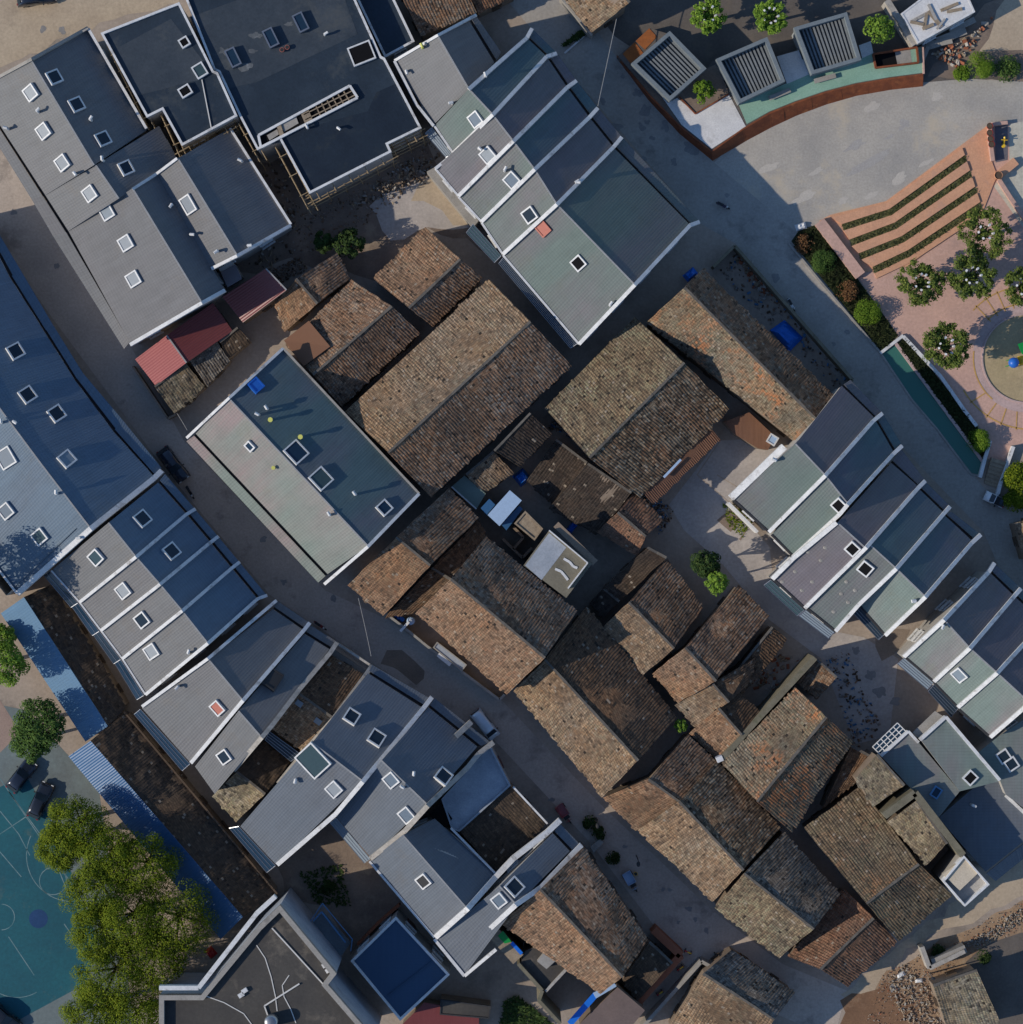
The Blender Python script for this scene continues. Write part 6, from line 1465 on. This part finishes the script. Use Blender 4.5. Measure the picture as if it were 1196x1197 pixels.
def ground_cover(name, poly, n, size, mat, zmax):
    ps = [U(p, .1) for p in poly]; x0 = min(p.x for p in ps); x1 = max(p.x for p in ps); y0 = min(p.y for p in ps); y1 = max(p.y for p in ps)
    vs = []; fs = []; k = 0
    while k < n:
        p = Vector((random.uniform(x0, x1), random.uniform(y0, y1), 0))
        if not inside(p, ps): continue
        k += 1; a = random.uniform(0, 6.28); s = size * random.uniform(.6, 1.4); e = Vector((math.cos(a), math.sin(a), random.uniform(.1, .6))) * s; f = Vector((-math.sin(a), math.cos(a), 0)) * s * .4
        p.z = random.uniform(.03, zmax); i = len(vs); vs += [p - f, p + e * .5 - f * .2, p + e, p + f]; fs.append((i, i + 1, i + 2, i + 3))
    o = mesh(name, vs, fs, mat); o['kind'] = 'stuff'; return o
ground_cover('ground_cover', [(927, 284), (937, 270), (957, 264), (1048, 392), (1031, 410)], 2600, .3, G8, .4)
ground_cover('ground_cover', [(1049, 403), (1058, 396), (1140, 497), (1155, 525), (1150, 538)], 2600, .26, G8, .4)
ground_cover('weeds', [(655, 55), (700, 20), (725, -5), (700, -10), (690, 38)], 1500, .35, G6, .4)
ground_cover('weeds', [(845, 590), (862, 590), (880, 608), (868, 628), (850, 612)], 260, .25, G1, .2)
ground_cover('weeds', [(605, 1165), (650, 1200), (585, 1200), (590, 1170)], 900, .35, G6, .4)
ground_cover('weeds', [(350, 1020), (400, 1010), (410, 1060), (370, 1055)], 500, .3, G6, .3)

for e in seat_e: ground_cover('grass_strip', S(e, .3, 1.0) + S(e, 2.2, 7.0)[::-1], 900, .22, leaf_mat('leaf_dry', (.06, .065, .025), (.12, .12, .045), (.22, .19, .085)), .3)
# ================= playground piece in the sand
pg = thing('play_tower', 'colourful play tower with a blue dome, yellow tube and green panel in the sand pit', 'playground', U((1194, 422), 0))
b = U((1185, 424), 2.6); m_ = MB(); m_.dome(b, .62, .62, .6, 18, 7); m_.build('dome_roof', M['blue_plastic'], pg, True)
mb = MB()
for a in range(4): d = Vector((math.cos(a * 1.571 + .6), math.sin(a * 1.571 + .6), 0)) * .5; mb.tube(Vector((b.x, b.y, 0)) + d, Vector((b.x, b.y, 2.65)) + d, .06)
mb.build('posts', M['green_plastic'], pg)
MB().tube(U((1190, 422), 1.6), U((1204, 420), 1.9), .55, .55, 14).build('tube', M['yellow_plastic'], pg, True)
mb = MB(); mb.prism([U(p, 2.2) for p in ((1190, 402), (1210, 396), (1210, 412), (1195, 414))], 2.0, 2.2); mb.build('panel', M['green_plastic'], pg)
mb = MB()
for p in ((1192, 403), (1208, 398), (1196, 413)): mb.tube(U(p, 0), U(p, 2.1), .07)
mb.build('posts', M['blue_steel'], pg)

# ================= vehicles
def car(name, label, cat, p, ang, L, W, Hh, paint, kind='suv', zoff=0.0, group=None):
    """ang: heading of the nose in the picture, degrees clockwise from right"""
    root = thing(name, label, cat, U(p, 0.8) * Vector((1, 1, 0)), group, R(-ang)) if False else thing(name, label, cat, Vector((U(p, .8).x, U(p, .8).y, zoff)), group, R(-ang))
    h = L / 2; w = W / 2
    if kind == 'van': prof = [(-h, .45, .75), (-h, 1.0, .97), (-h + .12, Hh * .92, .9), (-h + .5, Hh, .84), (h - 1.6, Hh, .84), (h - 1.0, Hh * .93, .85), (h - .45, Hh * .62, .93), (h - .1, Hh * .5, .95), (h, .55, .85)]
    elif kind == 'pickup': prof = [(-h, .5, .9), (-h + .05, .85, .95), (-h + L * .5, .85, .95), (-h + L * .5 + .02, Hh, .86), (h - 1.2, Hh, .86), (h - .6, Hh * .68, .93), (h - .1, Hh * .55, .95), (h, .5, .85)]
    else: prof = [(-h, .5, .82), (-h + .08, .95, .95), (-h + .5, Hh * .93, .84), (-h + 1.0, Hh, .80), (h - 2.1, Hh * .98, .80), (h - 1.3, Hh * .66, .93), (h - .5, Hh * .60, .93), (h - .08, Hh * .5, .86), (h, .5, .78)]
    vs = []; fs = []
    for (x, z, k) in prof:
        low = min(.32, z - .05)
        ring_ = [(-w * .92, low), (-w, min(.6, z * .62)), (-w * (k + 1) / 2, z * .80), (-w * k * .92, z * .97), (-w * k * .55, z), (0, z + .03), (w * k * .55, z), (w * k * .92, z * .97), (w * (k + 1) / 2, z * .80), (w, min(.6, z * .62)), (w * .92, low)]
        vs += [Vector((x, y, zz)) for y, zz in ring_]
    m_ = 11
    for i in range(len(prof) - 1):
        for j in range(m_ - 1): fs.append((i * m_ + j, (i + 1) * m_ + j, (i + 1) * m_ + j + 1, i * m_ + j + 1))
    fs.append(tuple(range(m_))); fs.append(tuple(range((len(prof) - 1) * m_ + m_ - 1, (len(prof) - 1) * m_ - 1, -1)))
    link('body', raw('body', vs, fs, paint, True), root)
    gl = MATS['glass_dark']
    def pane(name, x0, z0, x1, z1, y0, y1):
        d = Vector((x1 - x0, 0, z1 - z0)).normalized(); nn = Vector((-d.z, 0, d.x)); nn = nn if nn.z > 0 else -nn
        o_ = nn * .025; link(name, raw(name, [Vector((x0, -y0, z0)) + o_, Vector((x0, y0, z0)) + o_, Vector((x1, y1, z1)) + o_, Vector((x1, -y1, z1)) + o_], [(0, 1, 2, 3)], gl), root)
    if kind == 'van': pane('windscreen', h - .5, Hh * .66, h - .98, Hh * .95, w * .84, w * .72); pane('rear_window', -h + .14, Hh * .93, -h + .02, 1.15, w * .7, w * .8)
    elif kind == 'pickup': pane('windscreen', h - .65, Hh * .74, h - 1.15, Hh + .0, w * .84, w * .72); pane('rear_window', h - 1.75, Hh + .02, h - 2.1, Hh + .02, w * .5, w * .5)
    else: pane('windscreen', h - 1.35, Hh * .70, h - 2.05, Hh * .97, w * .84, w * .68); pane('rear_window', -h + .55, Hh * .97, -h + .15, 1.1, w * .66, w * .78)
    for s in (-1, 1):
        o_ = MB(); o_.add([(-h * .55, s * w * .985, Hh * .62), (h * .2, s * w * .985, Hh * .62), (h * .08, s * w * .93, Hh * .88), (-h * .5, s * w * .93, Hh * .88)], [(0, 1, 2, 3)]); o_.local('side_window', gl, root)
        MB().box((h - .03, s * w * .62, .68), (.1, .3, .16)).local('headlight', MATS['lamp_glass'], root); MB().box((-h + .03, s * w * .66, .8), (.1, .22, .2)).local('tail_light', MATS['red_lamp'], root)
        MB().box((h - 1.5 if kind != 'van' else h - .75, s * (w + .1), Hh * .63), (.14, .2, .14)).local('mirror', MATS['dark_plastic'], root)
        for x in (-h * .6, h * .62):
            wm = MB(); wm.tube((x, s * (w - .22), .32), (x, s * (w - .0), .32), .32, .32, 18); wo = wm.local('wheel', MATS['rubber'], root); rm = MB(); rm.tube((x, s * (w - .05), .32), (x, s * (w + .012), .32), .2, .2, 14); rm.local('rim', MATS['rim_metal'], wo)
    if kind == 'pickup':
        MB().box((-h + L * .25, 0, .88), (L * .44, W * .78, .04)).local('cargo_bed', MATS['dark_plastic'], root)
    return root
car('van', 'pale silver minivan parked on the left street below the tan tiled yard', 'van', (567, 847), 52, 3.9, 1.6, 1.75, M['car_silver'], 'van')
car('parked_car', 'navy blue car parked beside the end of the curved house', 'car', (202, 543), 53, 4.5, 1.8, 1.5, M['car_navy'])
car('parked_car', 'dark car under the topmost big tree at the court, standing upright in the shade', 'car', (47, 936), -65, 4.4, 1.8, 1.5, M['car_black'])
car('parked_car', 'dark car at the corner of the court next to the dark green tree', 'car', (25, 907), -52, 4.2, 1.8, 1.5, M['car_navy'])
car('parked_car', 'dark blue car cut by the top edge on the pale lane', 'car', (42, -4), -8, 4.6, 1.9, 1.55, M['car_navy'])
car('mini_truck', 'tiny white pickup parked beside the clipped shrubs at the street end', 'pickup truck', (1163, 584), 205, 2.5, 1.2, 1.4, M['car_white'], 'pickup')
car('parked_car', 'black car in the shade at the lower left corner of the court', 'car', (4, 1190), 40, 4.4, 1.8, 1.5, M['car_black'])
# red cargo tricycle and mopeds
def tricycle(label, p, ang, paint):
    root = thing('cargo_tricycle', label, 'tricycle', Vector((U(p, .5).x, U(p, .5).y, 0)), None, R(-ang))
    mb = MB(); mb.box((-.35, 0, .62), (1.5, 1.05, .08))
    for s in (-1, 1): mb.box((-.35, s * .5, .82), (1.5, .06, .36))
    mb.box((-1.07, 0, .82), (.06, 1.0, .36)); mb.box((.37, 0, .82), (.06, 1.0, .36)); mb.local('cargo_box', paint, root)
    MB().box((.62, 0, .78), (.42, .7, .12)).local('seat', MATS['dark_plastic'], root)
    mb = MB(); mb.tube((.5, 0, .5), (1.25, 0, .55), .05); mb.tube((1.25, 0, .3), (1.08, 0, 1.0), .04); mb.tube((1.05, -.36, 1.05), (1.05, .36, 1.05), .03); mb.local('frame', paint, root)
    for (x, y) in ((1.3, 0), (-.7, .55), (-.7, -.55)): wm = MB(); wm.tube((x, y - .06, .27), (x, y + .06, .27), .27, .27, 14); wo = wm.local('wheel', MATS['rubber'], root); rm = MB(); rm.tube((x, y - .07, .27), (x, y + .07, .27), .14, .14, 10); rm.local('rim', MATS['rim_metal'], wo)
tricycle('red cargo tricycle parked at the end of the bare terrace', (659, 950), 55, M['car_red'])
tricycle('pale blue cargo tricycle with a yellow bucket beside it on the shaded lower street', (737, 1029), 60, M['pale_blue_roof'])
t = thing('bucket', 'yellow bucket on the shaded lower street beside the pale tricycle', 'bucket', U((743, 1021), 0)); MB().tube((0, 0, 0), (0, 0, .4), .18, .24, 14).local('pail', M['yellow_plastic'], t); MB().tube((0, 0, .36), (0, 0, .41), .2, .2, 14).local('filling', M['dark_plastic'], t)
def moped(label, p, ang, paint):
    root = thing('moped', label, 'moped', Vector((U(p, .5).x, U(p, .5).y, 0)), 'parked mopeds', R(-ang))
    mb = MB(); mb.box((-.35, 0, .6), (.75, .3, .34)); mb.box((.15, 0, .36), (.5, .32, .1)); mb.bar((.42, 0, .95), (.55, 0, .5), .38, .3); mb.local('body', paint, root)
    mb = MB(); mb.box((-.3, 0, .82), (.72, .28, .1)); mb.local('seat', MATS['dark_plastic'], root)
    mb = MB(); mb.tube((.45, -.33, 1.05), (.45, .33, 1.05), .025); mb.tube((.45, 0, 1.05), (.7, 0, .3), .04); mb.local('handlebar', MATS['steel'], root)
    MB().dome((.55, 0, .92), .12, .12, .1, 10, 3).local('headlight', MATS['lamp_glass'], root)
    for x in (.68, -.58): wm = MB(); wm.tube((x, -.06, .25), (x, .06, .25), .25, .25, 14); wo = wm.local('wheel', MATS['rubber'], root); rm = MB(); rm.tube((x, -.07, .25), (x, .07, .25), .13, .13, 10); rm.local('rim', MATS['rim_metal'], wo)
moped('dark purple moped standing out on the plaza street', (845, 240), 25, plain('moped_purple', (.06, .04, .08), .35)); moped('black moped parked under the awning of the green pool street row', (1037, 496), 50, M['car_black']); moped('white and black moped against the mossy brick yard wall', (925, 356), 60, M['car_white'])
moped('dark moped between the flat wall and the lower street', (842, 1118), 30, M['car_black']); moped('black moped at the left street beside the two-seat porch of the curved house', (222, 575), 60, M['car_black']); moped('red moped near the porch of the grey terrace below the dark alley', (374, 731), 35, M['car_red'])
# street furniture and small things
def lamp(label, p, h=4.6):
    b_ = U(p, 0); root = thing('street_lamp', label, 'street lamp', b_, 'street lamps on the lower street'); MB().tube((0, 0, 0), (0, 0, h), .07, .05, 8).local('pole', MATS['dark_plastic'], root); MB().tube((0, 0, h - .1), (.0, -.3, h + .1), .04).local('arm', MATS['dark_plastic'], root); mb = MB(); mb.dome((0, -.35, h + .05), .22, .32, .14, 12, 4, True); mb.local('lantern', MATS['dark_plastic'], root)
lamp('street lamp by the plants near the end of the terrace row', (697, 956)); lamp('street lamp beside the pale tricycle', (744, 1000))
pst = thing('lamp_post', 'pale lamp post bent over the rubble beside the sunny lane', 'lamp post', U((1087, 1138), 0)); MB().tube((0, 0, 0), (-.3, .2, 4.6), .09, .06, 8).local('pole', M['steel'], pst); MB().dome((-.4, .3, 4.6), .3, .22, .14, 10, 3, True).local('lantern', M['dark_plastic'], pst)
def cable(label, p, z0, q, z1, sagm=.6, r=.05):
    A, B = U(p, z0), U(q, z1); mb = MB(); last = A
    for i in range(1, 13): s = i / 12; c = A.lerp(B, s) - Vector((0, 0, sagm * 4 * s * (1 - s))); mb.tube(last, c, r, r, 5); last = c
    tag(mb.build('cable', M['cable']), label, 'cable', 'overhead cables')
cable('overhead cable from the tiled roof across the plaza street to the terrace row', (721, 21), 4.6, (699, 124), 6.2); cable('overhead cable along the eave of the largest end house', (724, 172), 6.0, (806, 262), 6.0, 1.2, .035)
cable('overhead cable from the corner tiled house over the left street', (419, 699), 5.3, (434, 767), 5.6, .5, .04); cable('overhead cable from the red sheds towards the silver-green house', (207, 483), 2.4, (219, 503), 5.6, .2, .04)
random.seed(21)
t = MB(); c = U((920, 392), 1.0); 
nx = 9; vs = []; fs = []
for j in range(nx):
    for i in range(nx):
        s, u_ = i / (nx - 1), j / (nx - 1); a = Vector((900, 386)).lerp(Vector((917, 374)), s); b_ = Vector((923, 411)).lerp(Vector((939, 395)), s); p = a.lerp(b_, u_)
        e = min(s, 1 - s, u_, 1 - u_); vs.append(U(p, .25 + .75 * min(1, e * 5) + random.uniform(-.05, .05)))
for j in range(nx - 1):
    for i in range(nx - 1): fs.append((j * nx + i, j * nx + i + 1, (j + 1) * nx + i + 1, (j + 1) * nx + i))
k = len(vs); loop = [i for i in range(nx)] + [j * nx + nx - 1 for j in range(1, nx)] + [(nx - 1) * nx + i for i in range(nx - 2, -1, -1)] + [j * nx for j in range(nx - 2, 0, -1)]
for q in loop: vs.append(Vector((vs[q].x, vs[q].y, 0.02)))
for i in range(len(loop)): fs.append((loop[i], loop[(i + 1) % len(loop)], k + (i + 1) % len(loop), k + i))
tag(mesh('blue_tarpaulin', vs, fs, M['blue_tarp']), 'bright blue tarpaulin over a pile in the walled yard', 'tarpaulin')
def crumpled(name, label, cat, p, w, l, h, mat, ang=0, group=None):
    vs = []; fs = []; n_ = 6; c = U(p, 0); d = Vector((math.cos(ang), math.sin(ang), 0)); f = Vector((-d.y, d.x, 0))
    for j in range(n_):
        for i in range(n_):
            s, u_ = i / 5 - .5, j / 5 - .5; e = min(.5 - abs(s), .5 - abs(u_)); vs.append(c + d * s * w + f * u_ * l + Vector((0, 0, .05 + (h if e > 0 else .05) * random.uniform(.75, 1.1))))
    for j in range(n_ - 1):
        for i in range(n_ - 1): fs.append((j * n_ + i, j * n_ + i + 1, (j + 1) * n_ + i + 1, (j + 1) * n_ + i))
    tag(mesh(name, vs, fs, mat), label, cat, group)
crumpled('blue_tarpaulin', 'blue tarpaulin in the alley beside the orange-patched roof', 'tarpaulin', (807, 321), 1.6, 1.0, .8, M['blue_tarp'], .7)
crumpled('blue_tarpaulin', 'dark blue tarpaulin in the shaded inner court', 'tarpaulin', (610, 558), 1.6, 1.6, 1.4, M['blue_tarp'], .7); crumpled('blue_tarpaulin', 'narrow blue tarpaulin behind the little roof terrace', 'tarpaulin', (669, 616), 1.9, .8, 1.4, M['blue_tarp'], .9)
crumpled('white_sheet', 'white plastic sheet in the rubble by the sunny lane', 'sheet', (1053, 1139), 1.0, .6, .25, M['white_paint'], .4); crumpled('white_sheet', 'small white sack in the rubble below the white plastic sheet', 'sack', (1074, 1146), .9, .5, .3, M['white_paint'], .1); crumpled('white_sack', 'white sack heap at the corner of the hedge bed', 'sacks', (936, 265), 1.3, .8, .5, M['white_paint'], .3)
crumpled('red_cloth', 'bright red cloth at the end of the white rail under the shaded big tree', 'cloth', (247, 1113), 1.0, 1.2, .5, M['toy_red'], .7)
for i, (p, l_) in enumerate((((804, 1112), 'red and yellow barrier at the street corner of the terracotta wall'), ((795, 1131), 'red and yellow barrier beside the terracotta wall'), ((771, 1160), 'red and yellow barrier at the lower end of the terracotta wall'))):
    t = thing('barrier', l_, 'barrier', U(p, 0), 'red and yellow barriers', .6 if i else -.4); mb = MB(); mb.box((0, 0, .5), (.9, .12, .3)); mb.local('board', M['toy_red'], t); MB().box((.15, 0, .68), (.5, .14, .08)).local('stripe', M['yellow_plastic'], t)
    for s in (-1, 1): MB().box((s * .35, 0, .2), (.08, .5, .4)).local('foot', M['dark_plastic'], t)
for p, l_ in (((384, 1038), 'small dark shrub on the bare soil of the garden behind the terrace row'), ((690, 962), 'potted shrub by the end of the terrace row'), ((700, 974), 'second potted shrub on the street beside the old tiled house'), ((716, 1003), 'dark shrub along the old tiled house on the lower street'), ((886, 1146), 'dark shrub in the shade of the grey-capped yard wall'), ((1150, 1118), 'dark shrub at the far side of the collapsed house'), ((1097, 1112), 'dark bush between the sunny lane and the stone slab wall')):
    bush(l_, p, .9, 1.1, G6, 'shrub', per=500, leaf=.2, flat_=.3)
pt_ = MB(); pt_.prism([U(p, .8) for p in ((690, 990), (702, 980), (706, 985), (694, 997))], 0, .8); tag(pt_.build('low_table', M['concrete']), 'low grey slab table on the street by the potted shrubs', 'table')
surf('rubble_brown', (.26, .17, .11), (.20, .12, .08), 3.0); surf('rubble_brown2', (.34, .25, .17), (.25, .18, .12), 3.0); surf('rubble_grey', (.30, .26, .22), (.22, .19, .165), 3.0)
# debris: individual piles read as one mass
def rubble(name, polys, n, mats, smin, smax):
    for m_i, mat in enumerate(mats):
        mb = MB()
        for poly in polys:
            ps = [U(p, 0) for p in poly]; x0 = min(p.x for p in ps); x1 = max(p.x for p in ps); y0 = min(p.y for p in ps); y1 = max(p.y for p in ps); k = 0
            while k < n // len(mats):
                p = Vector((random.uniform(x0, x1), random.uniform(y0, y1), 0))
                if not inside(p, ps): continue
                k += 1; s = random.uniform(smin, smax); a = Vector((random.gauss(0, 1), random.gauss(0, 1), random.gauss(0, .4))).normalized(); b2 = a.orthogonal().normalized()
                mb.box(p + Vector((0, 0, random.uniform(.03, .25))), (s * random.uniform(.8, 2.2), s, s * .5), a, b2, a.cross(b2))
        o = mb.build(name, mat); o['kind'] = 'stuff'
rubble('rubble', [[(1035, 1145), (1060, 1125), (1095, 1160), (1105, 1200), (1060, 1200)], [(1110, 1110), (1160, 1085), (1200, 1055), (1200, 1075), (1150, 1105)]], 520, [M['rubble_brown'], M['rubble_grey'], M['timber'], M['rubble_brown2'], M['concrete']], .05, .2)
rubble('rubble', [[(405, 245), (470, 190), (515, 180), (500, 215), (440, 235)], [(300, 195), (330, 190), (350, 250), (345, 300), (290, 320)]], 170, [M['timber'], M['concrete'], M['old_wood']], .10, .3)
rubble('rubble', [[(320, 215), (360, 250), (480, 190), (500, 165), (515, 180), (455, 245), (400, 280), (350, 300)], [(300, 320), (330, 310), (350, 300), (360, 315), (320, 335)]], 420, [M['rubble_brown'], M['rubble_grey'], M['timber'], M['old_wood']], .05, .17)
rubble('rubble', [[(1010, 1200), (1030, 1140), (1085, 1110), (1200, 1050), (1200, 1085), (1120, 1120), (1060, 1200)]], 700, [M['rubble_brown'], M['rubble_grey'], M['concrete_raw'], M['terracotta']], .03, .1)
rubble('rubble', [[(840, 318), (860, 295), (990, 440), (978, 455)], [(1000, 880), (965, 770), (990, 760), (1030, 850)], [(745, 560), (790, 600), (770, 625)], [(640, 500), (660, 480), (690, 520)]], 200, [M['rubble_brown'], M['rubble_grey'], M['old_wood'], M['blue_steel']], .05, .25)
rubble('rubble', [[(858, 300), (872, 300), (905, 345), (890, 350)], [(868, 795), (900, 760), (935, 772), (900, 815)], [(1085, 62), (1130, 45), (1160, 20), (1120, 80)]], 90, [M['timber'], M['terracotta'], M['concrete_raw']], .10, .4)
struct('dark_stain', rough([(444, 775), (452, 762), (468, 760), (484, 776), (496, 782), (498, 795), (484, 799), (468, 790)]), surf('stain', (.27, .21, .16), (.19, .15, .12), .3), .02)
struct('wet_patch', rough([(1026, 748), (1048, 735), (1062, 738), (1056, 752), (1030, 775), (1022, 756)]), surf('stain', (.10, .08, .065)), .02)
openings()
# ================= light, sky, camera
w = bpy.data.worlds.new('World'); SC.world = w; w.use_nodes = True
nt = w.node_tree; bg = nt.nodes['Background']
sky = nt.nodes.new('ShaderNodeTexSky'); sky.sky_type = 'NISHITA'; sky.sun_disc = False
EL, AZ = 29.0, (0.97, 0.23)          # light travels this way across the ground
sky.sun_elevation = R(EL); sky.sun_rotation = math.atan2(-AZ[0], -AZ[1]); sky.altitude = 200; sky.air_density = 1.0; sky.dust_density = 0.2; sky.ozone_density = 4.5
nt.links.new(sky.outputs[0], bg.inputs[0]); bg.inputs[1].default_value = 0.142
ld = bpy.data.lights.new('sun', 'SUN'); ld.energy = 3.9; ld.angle = R(0.5); ld.color = (1.0, 0.90, 0.76)
lo = bpy.data.objects.new('sun', ld); COL.objects.link(lo)
hv = Vector((AZ[0], AZ[1], 0)).normalized() * math.cos(R(EL)); lo.rotation_euler = Vector((hv.x, hv.y, -math.sin(R(EL)))).to_track_quat('-Z', 'Y').to_euler(); lo.location = (-60, -20, 60)
cd = bpy.data.cameras.new('camera'); co = bpy.data.objects.new('camera', cd); COL.objects.link(co)
co.location = (0, 0, CAMH); cd.sensor_fit = 'VERTICAL'; cd.angle = 2 * math.atan(59.85 / CAMH); cd.clip_start = 1; cd.clip_end = 3000
SC.camera = co
SC.view_settings.view_transform = 'Standard'; SC.view_settings.look = 'None'; SC.view_settings.exposure = 0; SC.view_settings.gamma = 1
